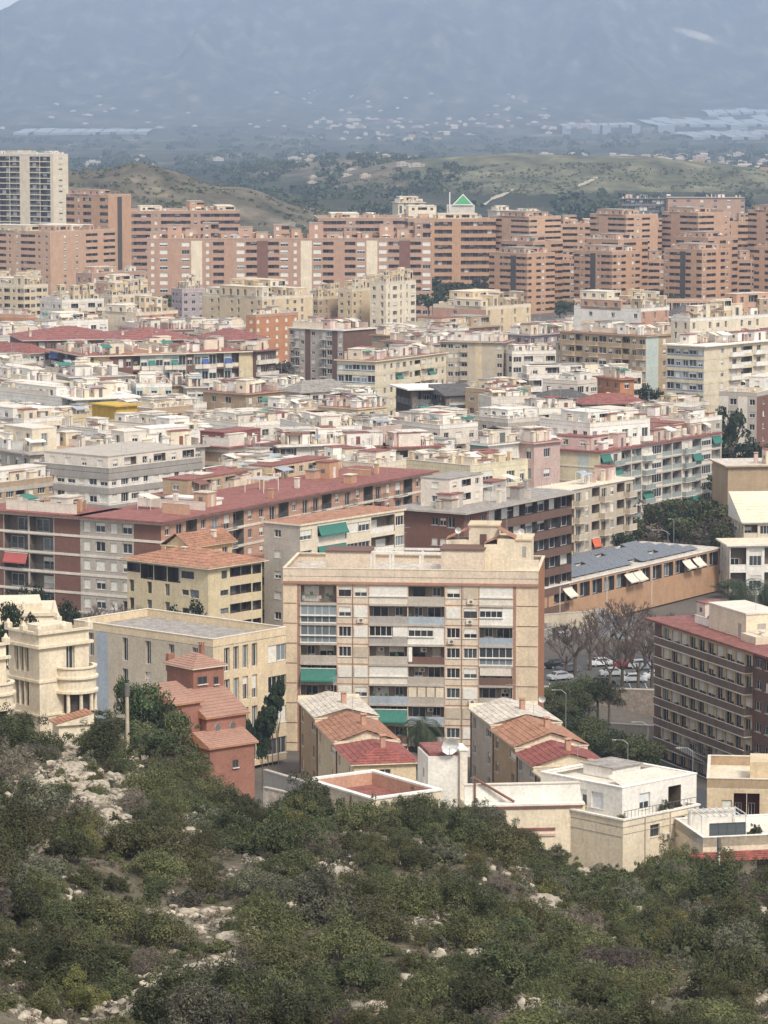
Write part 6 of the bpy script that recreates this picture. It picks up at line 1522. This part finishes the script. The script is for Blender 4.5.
    link(nt, n1, 'Fac', r, 'Fac'); link(nt, r, 'Color', b, 'Base Color'); b.inputs['Roughness'].default_value = 1; b.inputs['Specular IOR Level'].default_value = .05
    ys = []; y = 20.0
    while y < 11500:
        ys.append(y); y += .85 if 168 < y < 348 else 2.0 if y < 430 else (3 if 430 <= y < 560 else 14 if y < 800 else (30 if y < 1750 else (34 if y < 4800 else 160)))
    nc = 230; V = []; F_ = []; M_ = []; B_ = []
    for y in ys:
        hw = max(70, .26*y+45)
        for j in range(nc+1):
            x = hw*(2*j/nc-1); z = hill_z(x, y); V.append((x, y, z)); B_.append(bare_rock(x, y, z) if 168 < y < 350 else 0.0)
    for i in range(len(ys)-1):
        k = 0 if ys[i] < 405 else (1 if ys[i] < 1740 else 2)
        for j in range(nc):
            a = i*(nc+1)+j; F_.append((a, a+1, a+nc+2, a+nc+1)); M_.append(3 if k == 2 and (ys[i] > 4700 or V[a][2] < 9) else 4 if k == 2 and V[a][0] > 20 and ys[i] > 2800 else k)
    me = bpy.data.meshes.new('ground'); me.from_pydata(V, [], F_)
    at = me.attributes.new('bare', 'FLOAT', 'POINT'); at.data.foreach_set('value', B_)
    for m in (hm, cm, pm, fm, gh): me.materials.append(m)
    me.polygons.foreach_set('material_index', M_); me.polygons.foreach_set('use_smooth', [True]*len(F_)); me.update()
    setting('ground', me)
terrain()

def mountain_z(x, y):
    t = (y-9300)/5600.0
    pxl = x/13800*3425+384
    ridge = 640 - 185*math.exp(-((pxl+12)/42)**2)
    prof = .10*t + .90*sstep(.12, 1.05, t)**1.1
    z = 34 + (ridge-34)*prof
    w = math.sin(math.pi*min(1.0, max(0.0, t*.97)))
    wx = x + 160*noise.noise(Vector((x/800, y/1400, 11)))
    gul = abs(noise.noise(Vector((wx/520, y/3400, 2))))*210 + abs(noise.noise(Vector((wx/210, y/1500, 6))))*62 + abs(noise.noise(Vector((wx/85, y/520, 8))))*24
    return z + (135-gul*1.5)*w*min(1, t*1.6) + noise.noise(Vector((x/60, y/90, 3)))*5

def mountain_hit(px, py):
    Y = 8200
    while Y < 14600:
        p = at_y(px, py, Y)
        zz = ground_z(p.x, Y) if Y < 9300 else mountain_z(p.x, Y)
        if p.z <= zz: return Vector((p.x, Y, zz))
        Y += 25
    return None

def mountains():
    m, nt, b = nmat('mountain_slope'); N = nt.nodes
    geo = N.new('ShaderNodeNewGeometry'); mp = N.new('ShaderNodeMapping'); mp.inputs['Scale'].default_value = (.013, .0032, .013); link(nt, geo, 'Position', mp, 'Vector')
    n1 = N.new('ShaderNodeTexNoise'); n1.inputs['Scale'].default_value = 1; n1.inputs['Detail'].default_value = 10; n1.inputs['Roughness'].default_value = .68; link(nt, mp, 'Vector', n1, 'Vector')
    r = N.new('ShaderNodeValToRGB'); e = r.color_ramp.elements
    e[0].position = .36; e[0].color = (.022, .027, .022, 1); e[1].position = .78; e[1].color = (.19, .17, .14, 1); x = e.new(.52); x.color = (.05, .052, .038, 1)
    link(nt, n1, 'Fac', r, 'Fac'); b.inputs['Roughness'].default_value = 1; b.inputs['Specular IOR Level'].default_value = .05
    # a pale scree slope on the upper right shoulder
    sp = N.new('ShaderNodeSeparateXYZ'); link(nt, geo, 'Position', sp, 'Vector')
    def mth(op, a, bb):
        n = N.new('ShaderNodeMath'); n.operation = op
        for k_, v_ in enumerate((a, bb)):
            if isinstance(v_, (int, float)): n.inputs[k_].default_value = v_
            else: nt.links.new(v_, n.inputs[k_])
        return n.outputs[0]
    u = mth('DIVIDE', mth('SUBTRACT', sp.outputs['X'], 1150), 75); v = mth('DIVIDE', mth('ADD', mth('SUBTRACT', sp.outputs['Z'], 352), mth('MULTIPLY', mth('SUBTRACT', sp.outputs['X'], 1150), .38)), 17)
    dd = mth('ADD', mth('ADD', mth('MULTIPLY', u, u), mth('MULTIPLY', v, v)), mth('MULTIPLY', mth('SUBTRACT', n1.outputs['Fac'], .5), 4.5))
    mr = N.new('ShaderNodeMapRange'); mr.inputs['From Min'].default_value = 1.3; mr.inputs['From Max'].default_value = .3; nt.links.new(dd, mr.inputs['Value'])
    mx = N.new('ShaderNodeMixRGB'); mx.inputs['Color2'].default_value = (.30, .28, .235, 1); link(nt, mr, 'Result', mx, 'Fac'); link(nt, r, 'Color', mx, 'Color1'); link(nt, mx, 'Color', b, 'Base Color')
    nx, ny = 320, 150; V = []; F_ = []
    for i in range(ny+1):
        y = 9300+5600*i/ny
        for j in range(nx+1):
            x = -3600+7200*j/nx; V.append((x, y, mountain_z(x, y) if i else -20))
    for i in range(ny):
        for j in range(nx):
            a = i*(nx+1)+j; F_.append((a, a+1, a+nx+2, a+nx+1))
    me = bpy.data.meshes.new('mountain'); me.from_pydata(V, [], F_); me.materials.append(m); me.polygons.foreach_set('use_smooth', [True]*len(F_)); me.update()
    setting('mountains', me)
mountains()

# ------------------------------------------------------------------ far plain: woods, scrub, villages, greenhouses
def far_masses():
    rng = np.random.default_rng(12); r2 = random.Random(12)
    def patch(n, pxr, pyr, size, flat, keep=lambda a, b: True):
        L = []
        while len(L) < n:
            px, py = r2.uniform(*pxr), r2.uniform(*pyr)
            if not keep(px, py): continue
            p = at_z(px, py, 8); 
            if p.y > 11000 or p.y < 1800 or ground_z(p.x, p.y) > 15+p.y*.003: continue
            s = r2.uniform(*size); L.append((p.x, p.y, ground_z(p.x, p.y)+s*.3, s, flat))
        return L
    nz = lambda a, b: noise.noise(Vector((a/45, b/7, 3))) > -.12
    L = patch(1500, (-60, 830), (116, 174), (4, 10), .6, nz) + patch(150, (545, 790), (196, 214), (5, 8), .8, lambda a, b: noise.noise(Vector((a/30, b/14, 8))) > -.1) + patch(420, (170, 475), (160, 208), (3.5, 8), .7, nz)
    me = leaf_mesh('far_woodland', L, 90000, 3.0, GREENS['conifer']+GREENS['city'], rng, fill=.7)
    setting('far_woodland', me, 'stuff')
    L = []
    while len(L) < 6500:
        x, y = r2.uniform(-900, 900), r2.uniform(2000, 3500); z = ground_z(x, y)
        if z > 8 and noise.noise(Vector((x/60, y/90, 5))) > -.15: L.append((x, y, z+.4, r2.uniform(.8, 2.3), .7))
    me = leaf_mesh('hill_scrub', L, 90000, 1.0, GREENS['conifer']+GREENS['dark']+GREENS['olive'], rng, fill=.6)
    setting('hill_scrub', me, 'stuff')
far_masses()

def far_house_me(k):
    def f():
        rr = random.Random(k); mb = MB(); wm = W(('stone', 'beige', 'stone', 'tan', 'beige')[k % 5]); rm = W(('terracotta', 'beige', 'stone', 'terracotta', 'tan')[k % 5])
        w, d, h = rr.uniform(9, 16), rr.uniform(8, 11), rr.uniform(4.5, 8); mb.box(-w/2, w/2, -d/2, d/2, -3, h, wm)
        if k % 2: mb.poly([(-w/2-.5, -d/2-.5, h), (w/2+.5, -d/2-.5, h), (w/2+.5, 0, h+2), (-w/2-.5, 0, h+2)], rm); mb.poly([(-w/2-.5, d/2+.5, h), (w/2+.5, d/2+.5, h), (w/2+.5, 0, h+2), (-w/2-.5, 0, h+2)], rm)
        else: mb.box(-w/2-.2, w/2+.2, -d/2-.2, d/2+.2, h, h+.6, wm); mb.box(-w/4, w/5, -d/4, d/4, h+.6, h+3, wm)
        for i in range(3): mb.box(-w/2+w*(i+.3)/3, -w/2+w*(i+.7)/3, -d/2-.05, -d/2, h*.35, h*.65, W('darkgrey'))
        return mb.mesh('far_house')
    return cached(('fh', k), f)
def far_villages():
    rr = random.Random(31)
    def put(n, pxr, pyr, z, label, group, sc=(.6, .9), keys=(0, 1, 2, 3, 4)):
        for i in range(n):
            px, py = rr.uniform(*pxr), rr.uniform(*pyr); p = mountain_hit(px, py) if z is None else at_z(px, py, z)
            if p is None: continue
            if z is not None and p.y > 9500: p = at_y(px, py, 9500)
            o = thing('far_house', label, 'house', (p.x, p.y, p.z if z is None else ground_z(p.x, p.y)), rr.uniform(-.8, .8), group, far_house_me(rr.choice(keys)))
            s = rr.uniform(*sc); o.scale = (s*rr.uniform(1.0, 2.2), s, s*rr.uniform(.75, 1.0))
    put(90, (515, 775), (153, 164), 6, 'tiny white house in the town strip behind the green hill', 'far town strip behind the green hill', (.6, 1.0), (0, 2, 0, 1))
    put(40, (412, 515), (152, 166), 14, 'tiny cream terraced house on the low rise left of the green hill', 'far cream terraces left of the green hill', (.6, .85), (2, 4, 0))
    put(24, (660, 775), (160, 184), 8, 'tiny house scattered right of the green hill crest', 'far houses right of the green hill', (.5, .8))
    put(34, (300, 470), (150, 190), 8, 'tiny pale house among the dark trees of the hazy plain', 'far houses among dark trees', (.45, .75), (0, 2, 1, 4))
    put(26, (70, 330), (150, 164), 6, 'tiny pale house in the wooded plain beyond the left scrub hill', 'far houses beyond the left hill', (.5, .8), (0, 2))
    put(52, (310, 470), (120, 143), None, 'tiny hazy house of the hillside estate on the plain', 'hazy hillside estate', (.6, 1.0), (2, 3, 4, 1))
    put(60, (-10, 560), (92, 130), None, 'tiny hazy house at the mountain foot', 'hazy houses at the mountain foot', (.5, .8), (2, 0))
    put(26, (470, 600), (114, 134), None, 'tiny hazy house beside the far pale fields', 'hazy houses beside the pale fields', (.6, .9), (2, 3))
far_villages()

def fields():
    gm = plain('greenhouse_plastic', (.21, .24, .26), .6)
    def strip(label, px0, px1, py0, py1, n=8):
        a = mountain_hit((px0+px1)/2, py1); b_ = mountain_hit((px0+px1)/2, py0)
        if a is None or b_ is None: return
        y0, y1 = a.y, max(b_.y, a.y+60); x0, x1 = (px0-384)/FPX*y0, (px1-384)/FPX*y0
        t = thing('greenhouse', label, 'greenhouse', (x0, y0, 0)); w = x1-x0; dd = y1-y0; m = 6
        def zz(x, y): return (ground_z(x, y) if y < 9300 else mountain_z(x, y)) + 7
        for i in range(n):
            u0, u1 = w*i/n+3, w*(i+1)/n-1; s0, s1 = dd*.07*((i*3) % 4), dd*(.78+.07*((i*2) % 4)); mb = MB()
            for k in range(m):
                v0, v1 = s0+(s1-s0)*k/m, s0+(s1-s0)*(k+1)/m
                q4 = [(u0, v0), (u1, v0), (u1, v1), (u0, v1)]; mb.poly([(u, v, zz(x0+u, y0+v)) for u, v in q4], gm)
            mb.poly([(u0, s0, zz(x0+u0, y0+s0)-25), (u1, s0, zz(x0+u1, y0+s0)-25), (u1, s0, zz(x0+u1, y0+s0)), (u0, s0, zz(x0+u0, y0+s0))], gm)
            obj('greenhouse_bay', mb, t)
    strip('long thin pale greenhouse field on the hazy plain, above the pale high-rise tower', 14, 148, 129, 135)
    strip('widest pale greenhouse field on the hazy plain, near the right edge', 655, 800, 118, 131)
    strip('pale greenhouse strip just below the widest greenhouse field', 690, 800, 132, 140)
    strip('narrow pale field sheds left of the widest greenhouse field', 560, 640, 125, 131)
    strip('faint greenhouse strip high on the plain above the widest field', 705, 800, 111, 115)
fields()

def sign_tower():
    p = at_y(463, 205, 2000); z0 = ground_z(p.x, 2000)
    t = thing('shop_sign', 'green triangular shop sign with a white border on a roof, below the green hill', 'sign', (p.x, 2000, p.z))
    g = plain('sign_green', (.10, .42, .16), .5); w = plain('sign_white', (.8, .8, .78), .5)
    s = 6.2; mb = MB()
    def prism(k, y0, y1, m):
        a, b, c = (-s*k, 0, s*.5*(1-k)*.9), (s*k, 0, s*.5*(1-k)*.9), (0, 0, s*1.05*k+s*.5*(1-k)*.9)
        for y in (y0, y1): mb.poly([(q_[0], y, q_[2]) for q_ in (a, b, c)], m)
        for u, v in ((a, b), (b, c), (c, a)): mb.poly([(u[0], y0, u[2]), (v[0], y0, v[2]), (v[0], y1, v[2]), (u[0], y1, u[2])], m)
    prism(1.0, 0, .8, w); obj('border', mb, t)
    mb = MB(); prism(.8, -.12, -.02, g); obj('panel', mb, t)
    mb = MB(); mb.tube((-s*1.25, 0, -3), (-s*1.25, 0, s*1.2), .35, .35, w, 8); obj('mast', mb, t)
    mb = MB(); mb.box(-s*1.5, s*1.1, 1, 14, z0-p.z-1, -.2, W('offwhite')); obj('base', mb, t)
sign_tower()

# ------------------------------------------------------------------ street level on the right, cars, walls, lamps
AS = surf('asphalt', C['asphalt'], var=.25, scale=.4, streak=0, grain=.25); CO = W('concrete')
def sheet(name, ptsfn, mat, kind='structure'):
    mb = MB(); P_ = ptsfn()
    for (a, b), (c, d) in zip(P_, P_[1:]): mb.poly([a, b, d, c], mat)
    setting(name, mb, kind)
def gp(x, y, dz): return (x, y, ground_z(x, y)+dz)
sheet('car_park', lambda: [((25, y, -6.42), (62, y, -6.42)) for y in (546, 555, 565, 582)], surf('car_park_asphalt', (.10, .095, .09), var=.2, scale=.3, streak=0))
def track(pts, name, wd):
    P_ = []
    for (a, b) in zip(pts, pts[1:]):
        for i in range(8):
            t = i/8; px, py = a[0]+(b[0]-a[0])*t, a[1]+(b[1]-a[1])*t; Y = 1800
            while Y < 4600:
                p = at_y(px, py, Y)
                if p.z <= ground_z(p.x, Y): break
                Y += 8
            P_.append((p.x, Y))
    mb = MB()
    for (x0, y0), (x1, y1) in zip(P_, P_[1:]): mb.poly([(x0, y0-wd, ground_z(x0, y0-wd)+.9), (x0, y0+wd, ground_z(x0, y0+wd)+.9), (x1, y1+wd, ground_z(x1, y1+wd)+.9), (x1, y1-wd, ground_z(x1, y1-wd)+.9)], surf('dirt_track', (.42, .36, .27), streak=0))
    setting(name, mb)
track([(483, 207), (492, 200), (505, 195), (514, 190)], 'dirt_path', 14)
track([(578, 187), (586, 184), (592, 181), (598, 178)], 'dirt_path', 12)
sheet('road', lambda: [(gp(33.5+.012*(y-400)*3, y, .06), gp(40.5+.012*(y-400)*3, y, .06)) for y in range(396, 516, 6)], AS)
sheet('pavement', lambda: [(gp(31.6+.012*(y-400)*3, y, .12), gp(33.4+.012*(y-400)*3, y, .12)) for y in range(396, 516, 6)], CO)
sheet('lane', lambda: [(gp(-12.5+(y-340)*.0, y, .3), gp(-8.2, y, .3)) for y in range(352, 446, 6)], surf('lane_concrete', (.27, .25, .23), var=.2, scale=.4, streak=0))
mb = MB(); wp = plain('road_paint', (.62, .62, .60), .7)
for i in range(13): mb.box(27+i*2.6, 27.12+i*2.6, 548, 553, -6.416, -6.412, wp); mb.box(27+i*2.6, 27.12+i*2.6, 568, 573, -6.416, -6.412, wp)
setting('bay_markings', mb)
mb = MB()
for y in range(398, 510, 6):
    c = 37+.036*(y-400); a, b2 = ground_z(c, y)+.068, ground_z(c, y+2.5)+.068; mb.poly([(c-.08, y, a), (c+.08, y, a), (c+.08, y+2.5, b2), (c-.08, y+2.5, b2)], wp)
setting('road_markings', mb)
def wall_thing(label, p0, p1, zb, zt, th, mat, cap=True, name='retaining_wall'):
    a, b = Vector(p0), Vector(p1); d = b-a; L = d.length
    t = thing(name, label, 'wall', (a.x, a.y, zb), math.atan2(d.y, d.x)); mb = MB(); mb.box(0, L, 0, th, 0, zt-zb, mat); obj('wall', mb, t)
    if cap: mb = MB(); mb.box(-.05, L+.05, -.06, th+.06, zt-zb+.002, zt-zb+.16, W('stone')); obj('coping', mb, t)
    return t
ST = W('stone'); BR = surf('rubble_stone', (.26, .21, .17), var=.3, scale=.9, streak=.3, grain=.25)
wall_thing('brown rubble retaining wall under the parked cars', (24, 545), (47, 541), -11.5, -5.7, .6, BR)
wall_thing('long pale stone wall below the rubble retaining wall', (27, 528), (42, 523), -13, -8.2, .6, ST)
wall_thing('sandy garden wall behind the leafless trees', (24, 598), (40, 606), -6.5, -2.2, .5, W('beige'))
wall_thing('pale concrete yard wall left of the school steps', (24, 590), (33, 604), -6.5, -4.4, .4, CO)
wall_thing('white panel wall at the end of the school yard', (38, 604), (44, 600), -6.5, -2.5, .4, W('bluegrey'))
wall_thing('pale ramp wall beside the rosy brick house', (-14.5, 404), (-9, 398), 2, 6.0, .5, W('rooflight'))
wall_thing('stepped concrete wall above the dark parked car', (-15, 420), (-9.5, 412), 1, 5.0, .5, CO)
wall_thing('stone street wall along the foot of the left row houses', (-5.2, 398), (-8.5, 420), -1, 3.2, .4, ST)
wall_thing('low terrace wall with dry planting under the right-edge block', (40, 470), (52, 462), -12, -7.5, .5, CO)
t = thing('bleacher', 'dark stepped bleachers in the yard below the school hall', 'bleachers', (24.5, 600, -6.5), R_(57))
for i in range(4):
    mb = MB(); mb.box(2, 24, -9+i*1.7, -7.35+i*1.7, 0, .7+i*.75, W('roofdark') if i % 2 == 0 else W('grey')); obj('step', mb, t)
t = thing('bridge_ramp', 'dark stair ramp with railing slanting down beside the right-edge block', 'stairs', (43.5, 497, -10.5), R_(-55))
mb = MB(); tile_rows(mb, (0, -1, 4), (22, -1, .2), (22, 1, .2), (0, 1, 4), CO, 6); obj('stairs', mb, t)
for s in (-1.05, 1.0):
    mb = MB()
    for i in range(45): x = i*.5; mb.box(x, x+.06, s, s+.06, 4-3.8*x/22, 5.1-3.8*x/22, W('rail'))
    mb.tube((0, s, 5.1), (22, s, 1.3), .06, .06, W('rail'), 5); obj('railing', mb, t)

def car_me(c):
    def f():
        paint = plain('car_paint_'+c, dict(white=(.72, .72, .72), silver=(.45, .46, .47), red=(.35, .03, .03), black=(.018, .018, .02), grey=(.16, .17, .18), blue=(.05, .08, .18))[c], .25)
        prof = [(-2.1, .35), (-2.12, .75), (-1.95, .95), (-1.5, 1.0), (-.95, 1.42), (.75, 1.45), (1.35, 1.0), (2.0, .88), (2.12, .6), (2.1, .35)]
        mb = MB()
        for s in (-.82, .82):
            mb.poly([(x, s*(.9 if z > 1.2 else 1), z) for x, z in prof], paint)
        for (a, za), (b_, zb) in zip(prof, prof[1:]):
            ka, kb = (.9 if za > 1.2 else 1)*.82, (.9 if zb > 1.2 else 1)*.82
            mb.poly([(a, -ka, za), (a, ka, za), (b_, kb, zb), (b_, -kb, zb)], paint)
        mb.poly([(-2.1, -.82, .35), (2.1, -.82, .35), (2.1, .82, .35), (-2.1, .82, .35)], paint)
        body = mb.mesh('body'); mb = MB()
        for s in (-1, 1):
            mb.poly([(-1.3, s*.815, 1.03), (-.88, s*.76, 1.36), (.68, s*.76, 1.38), (1.15, s*.815, 1.03)], GLASS)
        mb.poly([(-1.46, -.72, 1.05), (-1.46, .72, 1.05), (-1.01, .66, 1.40), (-1.01, -.66, 1.40)], GLASS); mb.poly([(1.34, -.74, 1.04), (1.34, .74, 1.04), (.82, .67, 1.42), (.82, -.67, 1.42)], GLASS)
        win = mb.mesh('car_windows'); mb = MB(); mb.tube((0, -.1, 0), (0, .1, 0), .32, .32, plain('tyre', (.02, .02, .02), .9), 14); mb.tube((0, .1, 0), (0, .11, 0), .2, .19, METAL, 10); mb.tube((0, -.11, 0), (0, -.1, 0), .2, .2, METAL, 10)
        wh = mb.mesh('wheel'); mb = MB(); mb.box(-.05, .04, -.16, .16, -.07, .07, plain('headlight_glass', (.6, .6, .58), .2)); hl = mb.mesh('headlight')
        return body, win, wh, hl
    return cached(('car', c), f)
def car(label, x, y, z, rz, c, group=None, s=1.0):
    t = thing('parked_car', label, 'car', (x, y, z), rz, group); b_, w_, wh, hl = car_me(c)
    obj('body', b_, t); o = obj('windscreen', w_, t); o.scale = (1, 1.012, 1.003)
    for sx in (-1.3, 1.3):
        for sy in (-.76, .76): obj('wheel', wh, t, (sx, sy, .32))
    for sy in (-.58, .58): obj('headlight', hl, t, (2.06, sy, .66))
    t.scale = (s, s, s)
for (px, py, c, rz, lab) in ((601, 662, 'white', .3, 'white van-like car at the far corner of the car park, left of the red car'), (626, 664, 'red', .2, 'dark red car in the far row of the car park'), (639, 664, 'silver', .2, 'silver car right of the dark red car'),
        (650, 663, 'blue', .2, 'dark blue car at the far end of the car park'), (602, 682, 'black', .15, 'black car at the near left corner of the car park'), (634, 678, 'white', .1, 'white car in the near row, beside the bare tree trunk'),
        (656, 675, 'white', .1, 'white car against the right-edge block'), (645, 672, 'grey', .1, 'grey car behind the two near white cars'), (568, 668, 'grey', .5, 'grey car beside the big beige slab, front of the left pair'), (560, 676, 'silver', .5, 'silver car closest to the orange end wall of the slab'),
        (557, 664, 'black', .5, 'black car farthest back beside the orange end wall'), (612, 672, 'silver', .15, 'silver car between the black car and the red car')):
    p = at_z(px, py+4, -6.4); car(lab, p.x, p.y, -6.4, rz, c, 'cars in the car park')
for (px, py, c, rz, lab, dd) in ((274, 790, 'black', 1.45, 'dark car parked in the lane between the rosy brick house and the row houses', 4.5),):
    p = at_z(px, py+3, dd); car(lab, p.x, p.y, ground_z(p.x, p.y)+.3, rz, c, None, 1.15)

def lamp(label, px, pyt, D, h, arm=1.6, name='street_lamp'):
    p = at_y(px, pyt, D); t = thing(name, label, 'street lamp', (p.x, D, p.z-h))
    mb = MB(); mb.tube((0, 0, 0), (0, 0, h-.5), .07, .04, METAL, 7); mb.tube((0, 0, h-.5), (-arm*.4, 0, h), .05, .04, METAL, 6); mb.tube((-arm*.4, 0, h), (-arm, 0, h+.02), .04, .035, METAL, 6); obj('pole', mb, t)
    mb = MB(); mb.box(-arm-.5, -arm+.05, -.1, .1, h-.04, h+.06, W('stone')); obj('lamp_head', mb, t)
lamp('tall street lamp with a curved arm over the street beside the right-edge block', 693, 748, 420, 9)
lamp('street lamp at the stone wall below the car park', 648, 722, 470, 9, 1.8)
lamp('slim street lamp among the avenue trees', 628, 740, 445, 10)
lamp('street lamp near the orange end wall of the slab', 566, 690, 490, 9)
lamp('curved street lamp on the bank under the striped balcony block', 668, 530, 650, 9, 2.6)
lamp('straight street lamp right of the curved one on the bank', 674, 519, 655, 12, .6)
def pole(label, px, pyt, D, h, mat, r=.16, cap=True, name='utility_pole', cat='pole'):
    p = at_y(px, pyt, D); t = thing(name, label, cat, (p.x, D, p.z-h)); mb = MB(); mb.tube((0, 0, 0), (0, 0, h), r*1.1, r*.8, mat, 8); obj('pole', mb, t)
    if cap: mb = MB(); mb.tube((0, 0, h-1.2), (0, 0, h+.05), r*1.3, r*1.3, W('darkgrey'), 8); obj('pole_cap', mb, t)
pole('weathered wooden pole rising from the pines beside the villa', 127, 684, 335, 8, W('beige'), .2)
pole('pale pole with a dark head in the scrub before the red-awning terrace house', 719, 838, 298, 7, W('offwhite'), .14)
pole('short pale yellow post standing in the scrub below the roof terrace', 520, 841, 306, 4, W('lemon'), .34, False, 'marker_post', 'post')
# ------------------------------------------------------------------ air, light, camera
def haze():
    m = bpy.data.materials.new('haze_air'); m.use_nodes = True; nt = m.node_tree; nt.nodes.clear()
    o = nt.nodes.new('ShaderNodeOutputMaterial'); v = nt.nodes.new('ShaderNodeVolumePrincipled')
    v.inputs['Color'].default_value = HAZE_COL; v.inputs['Density'].default_value = HAZE_D; v.inputs['Anisotropy'].default_value = 0.0
    nt.links.new(v.outputs['Volume'], o.inputs['Volume'])
    mb = MB(); mb.box(-5200, 5200, -120, 15500, -32, 900, m); setting('haze', mb, 'stuff')
HAZE_COL = (.58, .73, 1.0, 1); HAZE_D = 7.4e-5
haze()
def light():
    w = bpy.data.worlds.new('World'); scene.world = w; w.use_nodes = True; nt = w.node_tree; N = nt.nodes
    bg = N['Background']; sky = N.new('ShaderNodeTexSky'); sky.sky_type = 'NISHITA'; sky.sun_disc = False
    el, az = R_(48), R_(152)      # azimuth from +Y, clockwise: the sun stands behind the camera's right shoulder
    sky.sun_elevation = el; sky.sun_rotation = az; sky.air_density = 1.0; sky.dust_density = 2.5; sky.ozone_density = 1.0
    tc = N.new('ShaderNodeTexCoord'); mp = N.new('ShaderNodeMapping'); mp.inputs['Scale'].default_value = (2.2, 2.2, 5)
    nz = N.new('ShaderNodeTexNoise'); nz.inputs['Scale'].default_value = 1.4; nz.inputs['Detail'].default_value = 7
    link(nt, tc, 'Generated', mp, 'Vector'); link(nt, mp, 'Vector', nz, 'Vector')
    r = N.new('ShaderNodeValToRGB'); e = r.color_ramp.elements; e[0].position = .35; e[0].color = (.45, .45, .45, 1); e[1].position = .6; e[1].color = (.9, .9, .9, 1)
    link(nt, nz, 'Fac', r, 'Fac'); mx = N.new('ShaderNodeMixRGB'); mx.inputs['Color2'].default_value = (6.4, 6.3, 6.1, 1)
    link(nt, r, 'Color', mx, 'Fac'); link(nt, sky, 'Color', mx, 'Color1'); link(nt, mx, 'Color', bg, 'Color'); bg.inputs['Strength'].default_value = .13
    l = bpy.data.lights.new('sun', 'SUN'); l.energy = 2.5; l.angle = R_(13); l.color = (1, .945, .855)
    o = bpy.data.objects.new('sun', l); COL.objects.link(o)
    d = Vector((math.sin(az)*math.cos(el), math.cos(az)*math.cos(el), math.sin(el)))
    o.rotation_euler = (-d).to_track_quat('-Z', 'Y').to_euler()
light()
cam = bpy.data.cameras.new('camera'); co = bpy.data.objects.new('camera', cam); COL.objects.link(co)
co.location = (0, 0, CAM_Z); co.rotation_euler = (math.pi/2-PITCH, 0, 0)
cam.sensor_fit = 'VERTICAL'; cam.sensor_height = 24; cam.lens = 24*FPX/1024; cam.clip_start = 1; cam.clip_end = 60000
scene.camera = co
vs = scene.view_settings; vs.view_transform = 'Standard'; vs.look = 'None'; vs.exposure = 0.42; vs.gamma = 1; vs.use_curve_mapping = False
cy = scene.cycles; scene.render.engine = 'CYCLES'
cy.use_denoising = True
try: cy.denoiser = 'OPENIMAGEDENOISE'
except Exception: pass
cy.max_bounces = 5; cy.diffuse_bounces = 3; cy.glossy_bounces = 2; cy.transmission_bounces = 2; cy.volume_bounces = 1; cy.transparent_max_bounces = 4
cy.use_adaptive_sampling = True; cy.adaptive_threshold = .015
print('objects', len(bpy.data.objects), 'buildings', BCOUNT[0])
